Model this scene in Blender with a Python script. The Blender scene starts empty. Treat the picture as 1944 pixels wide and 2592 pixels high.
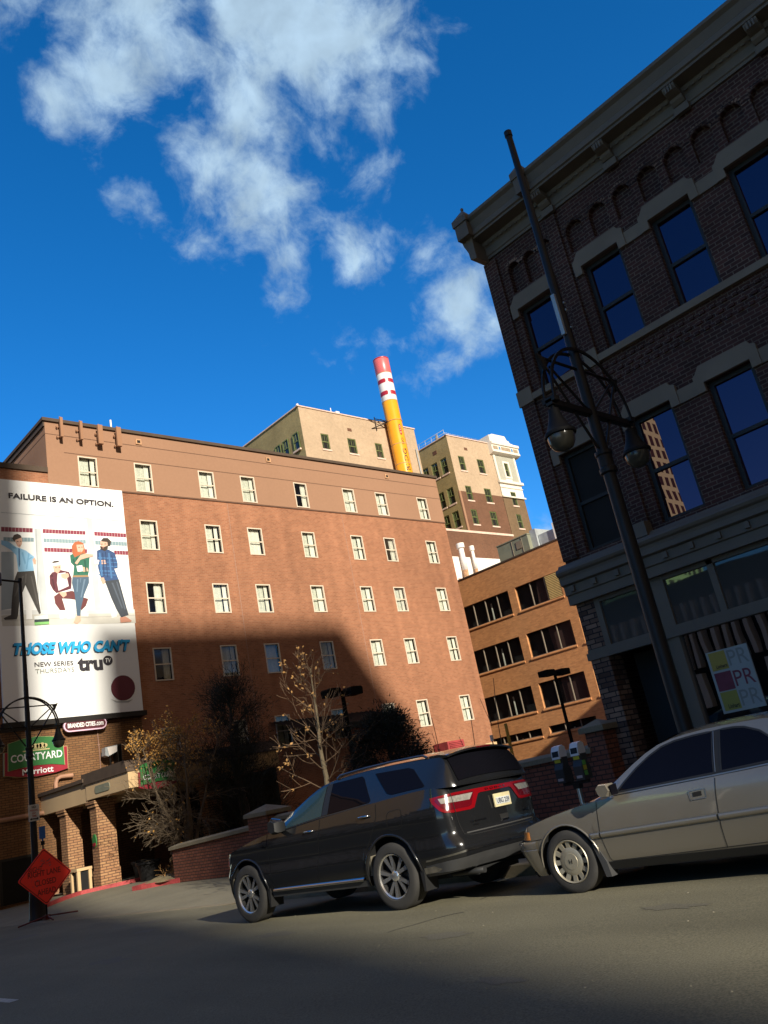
import bpy, bmesh, math, random
from mathutils import Vector, Matrix
random.seed(7)
SC = bpy.context.scene
COL = SC.collection
rad = math.radians

# ------------------------------------------------------------------ camera
YAW, PITCH, ROLL = rad(45.0719), rad(18.0857), rad(-11.4672)
cam_d = bpy.data.cameras.new("camera")
cam = bpy.data.objects.new("camera", cam_d)
COL.objects.link(cam)
f_ = Vector((math.sin(YAW) * math.cos(PITCH), math.cos(YAW) * math.cos(PITCH), math.sin(PITCH)))
r0 = Vector((math.cos(YAW), -math.sin(YAW), 0.0))
u0 = r0.cross(f_)
r_ = r0 * math.cos(ROLL) + u0 * math.sin(ROLL)
u_ = -r0 * math.sin(ROLL) + u0 * math.cos(ROLL)
M = Matrix((r_, u_, -f_)).transposed().to_4x4()
M.translation = Vector((0, 0, 1.3148))
cam.matrix_world = M
cam_d.sensor_fit = 'VERTICAL'
cam_d.sensor_height = 36.0
cam_d.sensor_width = 27.0
cam_d.lens = 36.0 * 2090.7 / 2592.0
cam_d.clip_start = 0.05
cam_d.clip_end = 2000.0
SC.camera = cam

# ------------------------------------------------------------------ sun, sky, exposure
SUN = Vector((0.27, 1.0, -0.4185)).normalized()          # direction the light travels
sd = bpy.data.lights.new("sun", 'SUN')
sd.energy = 5.0
sd.angle = rad(0.53)
sd.color = (1.0, 0.93, 0.80)
so = bpy.data.objects.new("sun", sd)
COL.objects.link(so)
so.rotation_euler = SUN.to_track_quat('-Z', 'Y').to_euler()
so.location = (-30, -100, 60)

SC.view_settings.view_transform = 'Standard'
SC.view_settings.look = 'None'
SC.view_settings.exposure = 0.5
SC.view_settings.gamma = 1.0

CLOUDS= [(0.4882, 0.4451, 0.7507, 0.0869, 1.05), (0.5437, 0.4277, 0.7221, 0.0393, 0.7), (0.397, 0.5355, 0.7454, 0.0716, 0.9), (0.3208, 0.5512, 0.7703, 0.0634, 0.95), (0.3548, 0.5408, 0.7627, 0.0884, 1), (0.4359, 0.4657, 0.7701, 0.1139, 1.2), (0.5209, 0.4264, 0.7395, 0.0922, 1), (0.5465, 0.3875, 0.7424, 0.0528, 0.9), (0.2891, 0.6341, 0.7172, 0.0406, 0.8), (0.3269, 0.594, 0.7351, 0.0601, 0.75), (0.4538, 0.5465, 0.7039, 0.0797, 0.95), (0.4338, 0.5981, 0.6738, 0.0652, 0.9), (0.4887, 0.5761, 0.6552, 0.0875, 1), (0.5174, 0.5786, 0.6305, 0.0627, 0.85), (0.5389, 0.4981, 0.6793, 0.0611, 0.7), (0.5633, 0.4611, 0.6856, 0.0404, 0.6), (0.5803, 0.4965, 0.6455, 0.0466, 0.6), (0.3693, 0.6657, 0.6485, 0.0414, 0.6), (0.5978, 0.5583, 0.5752, 0.0589, 0.75), (0.5344, 0.6042, 0.591, 0.0398, 0.6), (0.5371, 0.6371, 0.5529, 0.0456, 0.65), (0.7008, 0.5154, 0.4932, 0.0646, 1.05), (0.7278, 0.4924, 0.4773, 0.0428, 0.9), (0.7039, 0.4784, 0.5251, 0.0319, 0.5), (0.6655, 0.5012, 0.5532, 0.0427, 0.6), (0.6984, 0.5514, 0.4563, 0.0383, 0.7), (0.6209, 0.6097, 0.4926, 0.0494, 0.5), (0.4559, 0.6537, 0.604, 0.0361, 0.45), (0.2329, 0.5944, 0.7697, 0.0337, 0.4), (0.8038, 0.5418, 0.2456, 0.0428, 0.7)]
world = bpy.data.worlds.new("World")
SC.world = world
world.use_nodes = True
nt = world.node_tree
for n in list(nt.nodes):
    nt.nodes.remove(n)
def N(tree, t, **kw):
    n = tree.nodes.new(t)
    for k, v in kw.items():
        setattr(n, k, v)
    return n
def Mth(tree, op, a, b=None, c=None, clamp=False):
    n = tree.nodes.new('ShaderNodeMath')
    n.operation = op
    n.use_clamp = clamp
    for i, v in enumerate((a, b, c)):
        if v is None:
            continue
        if isinstance(v, (int, float)):
            n.inputs[i].default_value = v
        else:
            tree.links.new(v, n.inputs[i])
    return n.outputs[0]
sky = N(nt, 'ShaderNodeTexSky', sky_type='NISHITA')
sky.sun_disc = False
sky.sun_elevation = math.asin(-SUN.z)
sky.sun_rotation = math.atan2(-SUN.x, -SUN.y)
sky.altitude = 1600.0
sky.air_density = 1.0
sky.dust_density = 0.0
sky.ozone_density = 5.0
hs = N(nt, 'ShaderNodeHueSaturation')
hs.inputs['Hue'].default_value = 0.501
hs.inputs['Saturation'].default_value = 1.235
hs.inputs['Value'].default_value = 1.0
nt.links.new(sky.outputs[0], hs.inputs['Color'])
tc = N(nt, 'ShaderNodeTexCoord')
DIR = tc.outputs['Generated']
warp = N(nt, 'ShaderNodeTexNoise')
warp.inputs['Scale'].default_value = 9.0
warp.inputs['Detail'].default_value = 3.0
nt.links.new(DIR, warp.inputs['Vector'])
wv = N(nt, 'ShaderNodeVectorMath', operation='MULTIPLY_ADD')
nt.links.new(warp.outputs['Color'], wv.inputs[0])
wv.inputs[1].default_value = (0.05, 0.05, 0.05)
off = N(nt, 'ShaderNodeVectorMath', operation='ADD')
nt.links.new(DIR, off.inputs[0])
off.inputs[1].default_value = (-0.025, -0.025, -0.025)
nt.links.new(off.outputs[0], wv.inputs[2])
WD = wv.outputs[0]
acc = None
for (cx, cy, cz, r, w) in CLOUDS:
    d = N(nt, 'ShaderNodeVectorMath', operation='DISTANCE')
    nt.links.new(WD, d.inputs[0])
    d.inputs[1].default_value = (cx, cy, cz)
    m = Mth(nt, 'MULTIPLY_ADD', d.outputs['Value'], -w / r, w)
    acc = m if acc is None else Mth(nt, 'SMOOTH_MAX', acc, m, 0.25)
nz = N(nt, 'ShaderNodeTexNoise')
nz.inputs['Scale'].default_value = 14.0
nz.inputs['Detail'].default_value = 13.0
nz.inputs['Roughness'].default_value = 0.62
nz.inputs['Distortion'].default_value = 0.12
nt.links.new(WD, nz.inputs['Vector'])
dens = Mth(nt, 'ADD', Mth(nt, 'MULTIPLY', acc, 1.15), Mth(nt, 'MULTIPLY_ADD', nz.outputs['Fac'], 2.9, -1.50))
mr = N(nt, 'ShaderNodeMapRange', interpolation_type='SMOOTHSTEP')
nt.links.new(dens, mr.inputs['Value'])
mr.inputs['From Min'].default_value = 0.0
mr.inputs['From Max'].default_value = 1.10
mr.inputs['To Max'].default_value = 0.95
shade = N(nt, 'ShaderNodeTexNoise')
shade.inputs['Scale'].default_value = 22.0
shade.inputs['Detail'].default_value = 4.0
nt.links.new(WD, shade.inputs['Vector'])
sh = N(nt, 'ShaderNodeMapRange')
nt.links.new(shade.outputs['Fac'], sh.inputs['Value'])
sh.inputs['From Min'].default_value = 0.3
sh.inputs['From Max'].default_value = 0.7
sh.inputs['To Min'].default_value = 1.65
sh.inputs['To Max'].default_value = 2.35
cc = N(nt, 'ShaderNodeVectorMath', operation='SCALE')
cc.inputs[0].default_value = (1.12, 1.55, 1.95)
nt.links.new(sh.outputs[0], cc.inputs['Scale'])
# unseen warm cloud banks, added to neutralise ambient light (overhead and towards the sun)
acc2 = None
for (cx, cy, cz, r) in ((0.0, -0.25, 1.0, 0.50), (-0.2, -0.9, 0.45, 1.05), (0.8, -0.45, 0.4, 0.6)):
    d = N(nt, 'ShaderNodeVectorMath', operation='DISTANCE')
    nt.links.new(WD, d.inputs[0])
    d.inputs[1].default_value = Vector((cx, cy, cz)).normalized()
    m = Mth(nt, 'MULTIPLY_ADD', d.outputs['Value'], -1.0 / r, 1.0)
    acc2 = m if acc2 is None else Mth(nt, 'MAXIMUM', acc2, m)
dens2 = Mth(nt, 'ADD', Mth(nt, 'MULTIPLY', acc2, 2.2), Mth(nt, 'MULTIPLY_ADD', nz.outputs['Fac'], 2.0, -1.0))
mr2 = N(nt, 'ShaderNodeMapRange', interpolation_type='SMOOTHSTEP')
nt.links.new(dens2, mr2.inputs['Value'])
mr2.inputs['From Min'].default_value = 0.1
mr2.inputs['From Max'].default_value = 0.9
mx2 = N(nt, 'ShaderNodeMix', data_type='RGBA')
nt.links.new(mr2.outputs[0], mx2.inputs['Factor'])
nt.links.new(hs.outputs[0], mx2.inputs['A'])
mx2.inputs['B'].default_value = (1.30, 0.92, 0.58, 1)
mx = N(nt, 'ShaderNodeMix', data_type='RGBA')
nt.links.new(mr.outputs[0], mx.inputs['Factor'])
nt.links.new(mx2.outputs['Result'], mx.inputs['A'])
nt.links.new(cc.outputs[0], mx.inputs['B'])
bg = N(nt, 'ShaderNodeBackground')
bg.inputs['Strength'].default_value = 0.145
nt.links.new(mx.outputs['Result'], bg.inputs['Color'])
wo = N(nt, 'ShaderNodeOutputWorld')
nt.links.new(bg.outputs[0], wo.inputs['Surface'])
world.cycles.sampling_method = 'MANUAL'
world.cycles.sample_map_resolution = 1024

# ------------------------------------------------------------------ materials
MATS = {}
def _new(name):
    m = bpy.data.materials.new(name)
    m.use_nodes = True
    t = m.node_tree
    for n in list(t.nodes):
        t.nodes.remove(n)
    o = t.nodes.new('ShaderNodeOutputMaterial')
    MATS[name] = m
    return m, t, o
def _noise_col(t, vec, col, scale, amt, detail=5.0, hue=None):
    n = N(t, 'ShaderNodeTexNoise')
    n.inputs['Scale'].default_value = scale
    n.inputs['Detail'].default_value = detail
    t.links.new(vec, n.inputs['Vector'])
    mr = N(t, 'ShaderNodeMapRange')
    t.links.new(n.outputs['Fac'], mr.inputs['Value'])
    mr.inputs['From Min'].default_value = 0.25
    mr.inputs['From Max'].default_value = 0.75
    mr.inputs['To Min'].default_value = 1 - amt
    mr.inputs['To Max'].default_value = 1 + amt
    s = N(t, 'ShaderNodeVectorMath', operation='SCALE')
    if isinstance(col, tuple):
        s.inputs[0].default_value = col[:3]
    else:
        t.links.new(col, s.inputs[0])
    t.links.new(mr.outputs[0], s.inputs['Scale'])
    return s.outputs[0]
def mat(name, col, rough=0.7, metal=0.0, noise=(3.0, 0.15), noise2=None, streak=None, bump=None, spec=0.5, coat=0.0, emis=None):
    m, t, o = _new(name)
    b = N(t, 'ShaderNodeBsdfPrincipled')
    t.links.new(b.outputs[0], o.inputs[0])
    b.inputs['Roughness'].default_value = rough
    b.inputs['Metallic'].default_value = metal
    b.inputs['Specular IOR Level'].default_value = spec
    if coat:
        b.inputs['Coat Weight'].default_value = coat
        b.inputs['Coat Roughness'].default_value = 0.04
    tcn = N(t, 'ShaderNodeTexCoord')
    vec = tcn.outputs['Object']
    c = tuple(col)
    if noise:
        c = _noise_col(t, vec, c, *noise)
    if noise2:
        c = _noise_col(t, vec, c, *noise2)
    if streak:
        mp = N(t, 'ShaderNodeMapping')
        mp.inputs['Scale'].default_value = streak[0]
        t.links.new(vec, mp.inputs[0])
        c = _noise_col(t, mp.outputs[0], c, 1.0, streak[1], 5.0)
    if isinstance(c, tuple):
        b.inputs['Base Color'].default_value = (*c, 1)
    else:
        t.links.new(c, b.inputs['Base Color'])
    if bump:
        n = N(t, 'ShaderNodeTexNoise')
        n.inputs['Scale'].default_value = bump[0]
        n.inputs['Detail'].default_value = 6
        t.links.new(vec, n.inputs['Vector'])
        bp = N(t, 'ShaderNodeBump')
        bp.inputs['Strength'].default_value = bump[1]
        bp.inputs['Distance'].default_value = bump[2] if len(bump) > 2 else 0.01
        t.links.new(n.outputs['Fac'], bp.inputs['Height'])
        t.links.new(bp.outputs[0], b.inputs['Normal'])
    if emis:
        b.inputs['Emission Color'].default_value = (*emis[0], 1)
        b.inputs['Emission Strength'].default_value = emis[1]
    return m
def brick(name, c1, c2, mortar, bw=0.2, bh=0.0762, ms=0.012, big=(0.25, 0.12), rough=0.85, bump=0.6, streak=0.0):
    m, t, o = _new(name)
    b = N(t, 'ShaderNodeBsdfPrincipled')
    t.links.new(b.outputs[0], o.inputs[0])
    b.inputs['Roughness'].default_value = rough
    b.inputs['Specular IOR Level'].default_value = 0.25
    tcn = N(t, 'ShaderNodeTexCoord')
    vec = tcn.outputs['Object']
    sp = N(t, 'ShaderNodeSeparateXYZ')
    t.links.new(vec, sp.inputs[0])
    u = Mth(t, 'ADD', sp.outputs[0], sp.outputs[1])
    cb = N(t, 'ShaderNodeCombineXYZ')
    t.links.new(u, cb.inputs[0])
    t.links.new(sp.outputs[2], cb.inputs[1])
    br = N(t, 'ShaderNodeTexBrick')
    br.offset = 0.5
    br.inputs['Scale'].default_value = 1.0
    br.inputs['Brick Width'].default_value = bw
    br.inputs['Row Height'].default_value = bh
    br.inputs['Mortar Size'].default_value = ms
    br.inputs['Mortar Smooth'].default_value = 0.3
    br.inputs['Bias'].default_value = 0.0
    br.inputs['Color1'].default_value = (*c1, 1)
    br.inputs['Color2'].default_value = (*c2, 1)
    br.inputs['Mortar'].default_value = (*mortar, 1)
    t.links.new(cb.outputs[0], br.inputs['Vector'])
    c = _noise_col(t, vec, br.outputs['Color'], big[0], big[1], 6.0)
    c = _noise_col(t, vec, c, 2.3, 0.10, 4.0)
    if streak:
        mp = N(t, 'ShaderNodeMapping')
        mp.inputs['Scale'].default_value = (1.6, 1.6, 0.07)
        t.links.new(vec, mp.inputs[0])
        c = _noise_col(t, mp.outputs[0], c, 1.0, streak, 4.0)
    t.links.new(c, b.inputs['Base Color'])
    bp = N(t, 'ShaderNodeBump')
    bp.inputs['Strength'].default_value = bump
    bp.inputs['Distance'].default_value = 0.006
    bp.invert = True
    t.links.new(br.outputs['Fac'], bp.inputs['Height'])
    t.links.new(bp.outputs[0], b.inputs['Normal'])
    return m
def glass(name, dark=(0.01, 0.01, 0.012), refl=0.2, clear=0.0, tint=(1, 1, 1), rough=0.0, fres=0.8):
    """flat pane: a mirror share, a clear share and a dark body; with faint waviness"""
    m, t, o = _new(name)
    gl = N(t, 'ShaderNodeBsdfGlossy')
    gl.inputs['Roughness'].default_value = rough
    gl.inputs['Color'].default_value = (*tint, 1)
    tcn = N(t, 'ShaderNodeTexCoord')
    n = N(t, 'ShaderNodeTexNoise')
    n.inputs['Scale'].default_value = 0.9
    n.inputs['Detail'].default_value = 1.0
    t.links.new(tcn.outputs['Object'], n.inputs['Vector'])
    bp = N(t, 'ShaderNodeBump')
    bp.inputs['Strength'].default_value = 0.05
    bp.inputs['Distance'].default_value = 0.05
    t.links.new(n.outputs['Fac'], bp.inputs['Height'])
    t.links.new(bp.outputs[0], gl.inputs['Normal'])
    df = N(t, 'ShaderNodeBsdfDiffuse')
    df.inputs['Color'].default_value = (*dark, 1)
    tr = N(t, 'ShaderNodeBsdfTransparent')
    tr.inputs['Color'].default_value = (0.95, 0.97, 0.97, 1)
    m1 = N(t, 'ShaderNodeMixShader')
    m1.inputs[0].default_value = clear
    t.links.new(df.outputs[0], m1.inputs[1])
    t.links.new(tr.outputs[0], m1.inputs[2])
    fr = N(t, 'ShaderNodeLayerWeight')
    fr.inputs['Blend'].default_value = 0.25
    fac = Mth(t, 'MULTIPLY_ADD', fr.outputs['Fresnel'], fres, refl, clamp=True)
    m2 = N(t, 'ShaderNodeMixShader')
    t.links.new(fac, m2.inputs[0])
    t.links.new(m1.outputs[0], m2.inputs[1])
    t.links.new(gl.outputs[0], m2.inputs[2])
    t.links.new(m2.outputs[0], o.inputs[0])
    return m

# ------------------------------------------------------------------ mesh builder
SPLIT = set('window_seal front_window rear_door_window quarter_window rear_window door_pillar headlamp indicator_lamp tail_light_inner reversing_light sill_strip sill arch_lip wheel_well mud_flap exhaust door_handle window_trim wall_vent roof_vent rubbing_strip strip_trim grey_panel relief_panel blue_boss movement_joint shop_column cornice_block fin bright_trim shut_line well_dust access_panel'.split())
class MB:
    def __init__(self):
        self.v, self.f, self.m, self.s = [], [], [], []
    def face(self, pts, mi=0, smooth=False):
        b = len(self.v)
        self.v += [tuple(p) for p in pts]
        self.f.append(tuple(range(b, b + len(pts))))
        self.m.append(mi); self.s.append(smooth)
    def grid(self, rows, mi=0, smooth=True, closed_u=False, closed_v=False):
        b = len(self.v)
        nr, nc = len(rows), len(rows[0])
        for r in rows:
            self.v += [tuple(p) for p in r]
        for i in range(nr if closed_v else nr - 1):
            for j in range(nc if closed_u else nc - 1):
                i2, j2 = (i + 1) % nr, (j + 1) % nc
                self.f.append((b + i * nc + j, b + i * nc + j2, b + i2 * nc + j2, b + i2 * nc + j))
                self.m.append(mi); self.s.append(smooth)
    def box(self, x0, x1, y0, y1, z0, z1, mi=0):
        b = len(self.v)
        self.v += [(x0, y0, z0), (x1, y0, z0), (x1, y1, z0), (x0, y1, z0), (x0, y0, z1), (x1, y0, z1), (x1, y1, z1), (x0, y1, z1)]
        for q in ((0, 3, 2, 1), (4, 5, 6, 7), (0, 1, 5, 4), (1, 2, 6, 5), (2, 3, 7, 6), (3, 0, 4, 7)):
            self.f.append(tuple(b + i for i in q)); self.m.append(mi); self.s.append(False)
    def prism(self, poly, a, b_, axis='y', mi=0, smooth=False):
        """poly: 2-D outline; extruded from a to b_ along axis. axis y: poly=(x,z); x: poly=(y,z); z: poly=(x,y)"""
        def P(p, t):
            if axis == 'y': return (p[0], t, p[1])
            if axis == 'x': return (t, p[0], p[1])
            return (p[0], p[1], t)
        n = len(poly); b = len(self.v)
        self.v += [P(p, a) for p in poly] + [P(p, b_) for p in poly]
        self.f.append(tuple(b + i for i in range(n))); self.m.append(mi); self.s.append(False)
        self.f.append(tuple(b + n + i for i in reversed(range(n)))); self.m.append(mi); self.s.append(False)
        for i in range(n):
            j = (i + 1) % n
            self.f.append((b + i, b + j, b + n + j, b + n + i)); self.m.append(mi); self.s.append(smooth)
    def tube(self, pts, rads, sides=8, mi=0, cap=True):
        pts = [Vector(p) for p in pts]
        if not hasattr(rads, '__len__'):
            rads = [rads] * len(pts)
        rows = []
        up = None
        for i, p in enumerate(pts):
            d = (pts[min(i + 1, len(pts) - 1)] - pts[max(i - 1, 0)]).normalized()
            if up is None:
                up = Vector((0, 0, 1)) if abs(d.z) < 0.9 else Vector((1, 0, 0))
            s = d.cross(up)
            if s.length < 1e-4:
                s = d.cross(Vector((0, 1, 0)))
            s.normalize(); w = s.cross(d).normalized(); up = w
            rows.append([p + (s * math.cos(2 * math.pi * k / sides) + w * math.sin(2 * math.pi * k / sides)) * rads[i] for k in range(sides)])
        self.grid(rows, mi, True, closed_u=True)
        if cap:
            self.face(rows[0], mi); self.face(rows[-1], mi)
    def lathe(self, prof, c=(0, 0, 0), axis='z', sides=16, mi=0):
        """prof: (radius, height) pairs"""
        rows = []
        for r, h in prof:
            row = []
            for k in range(sides):
                a = 2 * math.pi * k / sides
                x, y = r * math.cos(a), r * math.sin(a)
                if axis == 'z': row.append((c[0] + x, c[1] + y, c[2] + h))
                elif axis == 'y': row.append((c[0] + x, c[1] + h, c[2] + y))
                else: row.append((c[0] + h, c[1] + x, c[2] + y))
            rows.append(row)
        self.grid(rows, mi, True, closed_u=True)
    def build(self, name, mats, parent=None, merge=True, xf=None, sharp=35):
        me = bpy.data.meshes.new(name)
        me.from_pydata(self.v, [], self.f)
        if not isinstance(mats, (list, tuple)):
            mats = [mats]
        for m in mats:
            me.materials.append(MATS[m] if isinstance(m, str) else m)
        me.polygons.foreach_set('material_index', self.m)
        me.polygons.foreach_set('use_smooth', self.s)
        bm = bmesh.new(); bm.from_mesh(me)
        if merge:
            bmesh.ops.remove_doubles(bm, verts=bm.verts, dist=0.0004)
            bmesh.ops.recalc_face_normals(bm, faces=bm.faces)
        if any(self.s):
            for e in bm.edges:
                if len(e.link_faces) == 2 and e.calc_face_angle(0) > rad(sharp):
                    e.smooth = False
        if xf is not None:
            bmesh.ops.transform(bm, matrix=xf, verts=bm.verts)
        if name in SPLIT:
            bmesh.ops.remove_doubles(bm, verts=bm.verts, dist=0.0004)
            seen, isl = set(), []
            for v0 in bm.verts:
                if v0 in seen: continue
                st, comp = [v0], []
                seen.add(v0)
                while st:
                    v = st.pop(); comp.append(v)
                    for e in v.link_edges:
                        w = e.other_vert(v)
                        if w not in seen:
                            seen.add(w); st.append(w)
                isl.append(comp)
            if len(isl) > 1:
                first = None
                for comp in isl:
                    cs = set(comp)
                    b2 = bmesh.new(); mp = {v: b2.verts.new(v.co) for v in comp}
                    for fc in bm.faces:
                        if fc.verts[0] in cs:
                            nf = b2.faces.new([mp[v] for v in fc.verts]); nf.material_index = fc.material_index; nf.smooth = fc.smooth
                    m2 = bpy.data.meshes.new(name)
                    for mm in me.materials: m2.materials.append(mm)
                    b2.to_mesh(m2); b2.free()
                    o = bpy.data.objects.new(name, m2); COL.objects.link(o)
                    if parent is not None:
                        o.parent = parent; o.matrix_parent_inverse = parent.matrix_basis.inverted()
                    first = first or o
                bm.free(); bpy.data.meshes.remove(me)
                return first
        bm.to_mesh(me); bm.free()
        o = bpy.data.objects.new(name, me)
        COL.objects.link(o)
        if parent is not None:
            o.parent = parent
            o.matrix_parent_inverse = parent.matrix_basis.inverted()
        return o
def tag(o, label=None, cat=None, group=None, kind=None):
    if label: o['label'] = label
    if cat: o['category'] = cat
    if group: o['group'] = group
    if kind: o['kind'] = kind
    return o
def thing(name, label, cat, loc=(0, 0, 0), group=None):
    o = bpy.data.objects.new(name, None)
    o.empty_display_size = 0.2
    COL.objects.link(o)
    o.location = loc
    o.matrix_basis = Matrix.Translation(loc)
    return tag(o, label, cat, group)
def copy_tree(o, delta=Vector((0, 0, 0)), parent=None):
    c = o.copy()
    COL.objects.link(c)
    if parent is None:
        c.location = o.location + delta
    else:
        c.parent = parent
    for ch in list(o.children):
        copy_tree(ch, delta, c)
    return c
def text_mesh(name, body, mats, fn, size=1.0, width=None, height=None, bold=0.0, shear=0.0, parent=None, res=3, depth=0.0):
    """lettering as a mesh; laid out in a 0..1 box (or natural size) and mapped by fn(u, v) -> world point"""
    cu = bpy.data.curves.new(name, 'FONT')
    cu.body = body
    cu.size = 1.0
    cu.offset = bold
    cu.shear = shear
    cu.resolution_u = res
    ob = bpy.data.objects.new(name + "_tmp", cu)
    COL.objects.link(ob)
    dg = bpy.context.evaluated_depsgraph_get()
    dg.update()
    me = bpy.data.meshes.new_from_object(ob.evaluated_get(dg))
    bpy.data.objects.remove(ob)
    xs = [v.co.x for v in me.vertices]; ys = [v.co.y for v in me.vertices]
    x0, x1, y0, y1 = min(xs), max(xs), min(ys), max(ys)
    for v in me.vertices:
        v.co = Vector(fn((v.co.x - x0) / (x1 - x0), (v.co.y - y0) / (y1 - y0)))
    me.materials.clear()
    me.materials.append(MATS[mats])
    me.name = name
    o = bpy.data.objects.new(name, me)
    COL.objects.link(o)
    if parent is not None:
        o.parent = parent
        o.matrix_parent_inverse = parent.matrix_basis.inverted()
    return o
def wall(mb, axis, c, u0, u1, v0, v1, holes, depth, mi=0, mir=None):
    """upright wall sheet with rectangular openings and their reveals. axis 'y': face at y=c looking -y; 'x': at x=c looking -x"""
    us = sorted(set([u0, u1] + [h[0] for h in holes] + [h[1] for h in holes]))
    vs = sorted(set([v0, v1] + [h[2] for h in holes] + [h[3] for h in holes]))
    us = [u for u in us if u0 <= u <= u1]; vs = [v for v in vs if v0 <= v <= v1]
    P = (lambda u, v, d: (u, c + d, v)) if axis == 'y' else (lambda u, v, d: (c + d, u, v))
    for i in range(len(us) - 1):
        for j in range(len(vs) - 1):
            a, b, p, q = us[i], us[i + 1], vs[j], vs[j + 1]
            uc, vc = (a + b) / 2, (p + q) / 2
            if any(h[0] < uc < h[1] and h[2] < vc < h[3] for h in holes):
                continue
            mb.face([P(a, p, 0), P(b, p, 0), P(b, q, 0), P(a, q, 0)], mi)
    mir = mi if mir is None else mir
    for (a, b, p, q) in holes:
        mb.face([P(a, p, 0), P(a, q, 0), P(a, q, depth), P(a, p, depth)], mir)
        mb.face([P(b, p, 0), P(b, q, 0), P(b, q, depth), P(b, p, depth)], mir)
        mb.face([P(a, p, 0), P(b, p, 0), P(b, p, depth), P(a, p, depth)], mir)
        mb.face([P(a, q, 0), P(b, q, 0), P(b, q, depth), P(a, q, depth)], mir)
def ip(x, pts):
    """smooth curve through points (monotone cubic)"""
    n = len(pts)
    if x <= pts[0][0]: return pts[0][1]
    if x >= pts[-1][0]: return pts[-1][1]
    d = [(pts[i + 1][1] - pts[i][1]) / (pts[i + 1][0] - pts[i][0]) for i in range(n - 1)]
    mm = [d[0]] + [0 if d[i - 1] * d[i] <= 0 else 2 * d[i - 1] * d[i] / (d[i - 1] + d[i]) for i in range(1, n - 1)] + [d[-1]]
    for i in range(n - 1):
        if x <= pts[i + 1][0]:
            h = pts[i + 1][0] - pts[i][0]; t = (x - pts[i][0]) / h
            return ((2 * t**3 - 3 * t**2 + 1) * pts[i][1] + (t**3 - 2 * t**2 + t) * h * mm[i] + (-2 * t**3 + 3 * t**2) * pts[i + 1][1] + (t**3 - t**2) * h * mm[i + 1])
def sstep(a, b, x):
    t = max(0.0, min(1.0, (x - a) / (b - a)))
    return t * t * (3 - 2 * t)

# palette
mat('asphalt', (0.150, 0.136, 0.086), 0.9, noise=(0.45, 0.16), noise2=(70.0, 0.42), streak=((1.1, 0.07, 1.0), 0.17), bump=(160.0, 0.5, 0.006), spec=0.3)
mat('asphalt_stain', (0.118, 0.106, 0.070), 0.85, noise=(1.5, 0.12), noise2=(70.0, 0.42))
mat('concrete', (0.20, 0.18, 0.125), 0.9, noise=(0.7, 0.14), noise2=(14.0, 0.12), bump=(60.0, 0.3, 0.004), spec=0.25)
mat('kerb_stone', (0.20, 0.165, 0.105), 0.9, noise=(2.0, 0.2), noise2=(25, .15))
mat('kerb_red', (0.33, 0.045, 0.045), 0.75, noise=(2.5, 0.25), noise2=(20, .2))
mat('road_paint', (0.45, 0.43, 0.36), 0.85, noise=(9.0, 0.3))
mat('tar', (0.028, 0.027, 0.026), 0.7)
mat('dirt', (0.22, 0.17, 0.085), 0.95, noise=(6, .3), bump=(30, .6, .03))
brick('brick_hotel', (0.335, 0.140, 0.072), (0.258, 0.101, 0.052), (0.31, 0.170, 0.102), bw=0.24, bh=0.09, ms=0.013, big=(0.13, 0.18), streak=0.13)
brick('brick_hotel_low', (0.36, 0.20, 0.095), (0.28, 0.14, 0.068), (0.10, 0.055, 0.035), bw=0.30, bh=0.10, ms=0.016, big=(0.5, 0.12))
brick('brick_wall', (0.235, 0.085, 0.05), (0.17, 0.058, 0.036), (0.06, 0.035, 0.026), bw=0.215, bh=0.085, ms=0.013, big=(0.9, 0.18))
brick('brick_drive', (0.21, 0.108, 0.046), (0.165, 0.078, 0.034), (0.075, 0.045, 0.025), bw=0.30, bh=0.10, ms=0.014, big=(0.4, 0.12))
mat('blind_brown', (0.075, 0.035, 0.028), 0.9)
mat('louvre_tan', (0.60, 0.42, 0.16), 0.8)
brick('brick_office', (0.56, 0.255, 0.098), (0.44, 0.19, 0.074), (0.46, 0.24, 0.11), bw=0.3, bh=0.1, ms=0.01, big=(0.3, 0.1))
brick('brick_old', (0.078, 0.033, 0.026), (0.045, 0.021, 0.017), (0.140, 0.105, 0.082), bw=0.21, bh=0.077, ms=0.0085, big=(0.8, 0.25))
brick('brick_tan', (0.46, 0.335, 0.225), (0.42, 0.305, 0.20), (0.38, 0.28, 0.19), bw=0.25, bh=0.1, ms=0.014, big=(0.3, 0.10))
brick('brick_tan_grey', (0.36, 0.27, 0.12), (0.30, 0.23, 0.10), (0.26, 0.2, 0.1), bw=0.25, bh=0.1, ms=0.014, big=(0.3, 0.2))
brick('brick_brown', (0.165, 0.075, 0.042), (0.125, 0.058, 0.034), (0.14, 0.08, 0.05), bw=0.25, bh=0.1, ms=0.014, big=(0.5, 0.14))
brick('brick_umber', (0.165, 0.105, 0.058), (0.14, 0.088, 0.05), (0.16, 0.11, 0.06), bw=0.25, bh=0.1, ms=0.014, big=(0.5, 0.1))
mat('stucco', (0.300, 0.168, 0.104), 0.9, noise=(0.25, 0.05), noise2=(7.0, 0.04), bump=(90, .25, .004), spec=.2)
mat('stucco_groove', (0.12, 0.06, 0.035), 0.9)
mat('stucco_dark', (0.30, 0.155, 0.085), 0.9, noise=(0.6, 0.08))
mat('coping_brown', (0.07, 0.045, 0.028), 0.8)
mat('canopy_stucco', (0.52, 0.36, 0.19), 0.9, noise=(0.6, 0.08))
mat('joint_pale', (0.30, 0.17, 0.12), 0.9)
mat('window_cream', (0.62, 0.52, 0.40), 0.6, noise=(6, .06))
mat('room_dark', (0.012, 0.011, 0.010), 0.9)
mat('sheer_curtain', (0.60, 0.60, 0.50), 0.9, noise=(8, .15))
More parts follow.
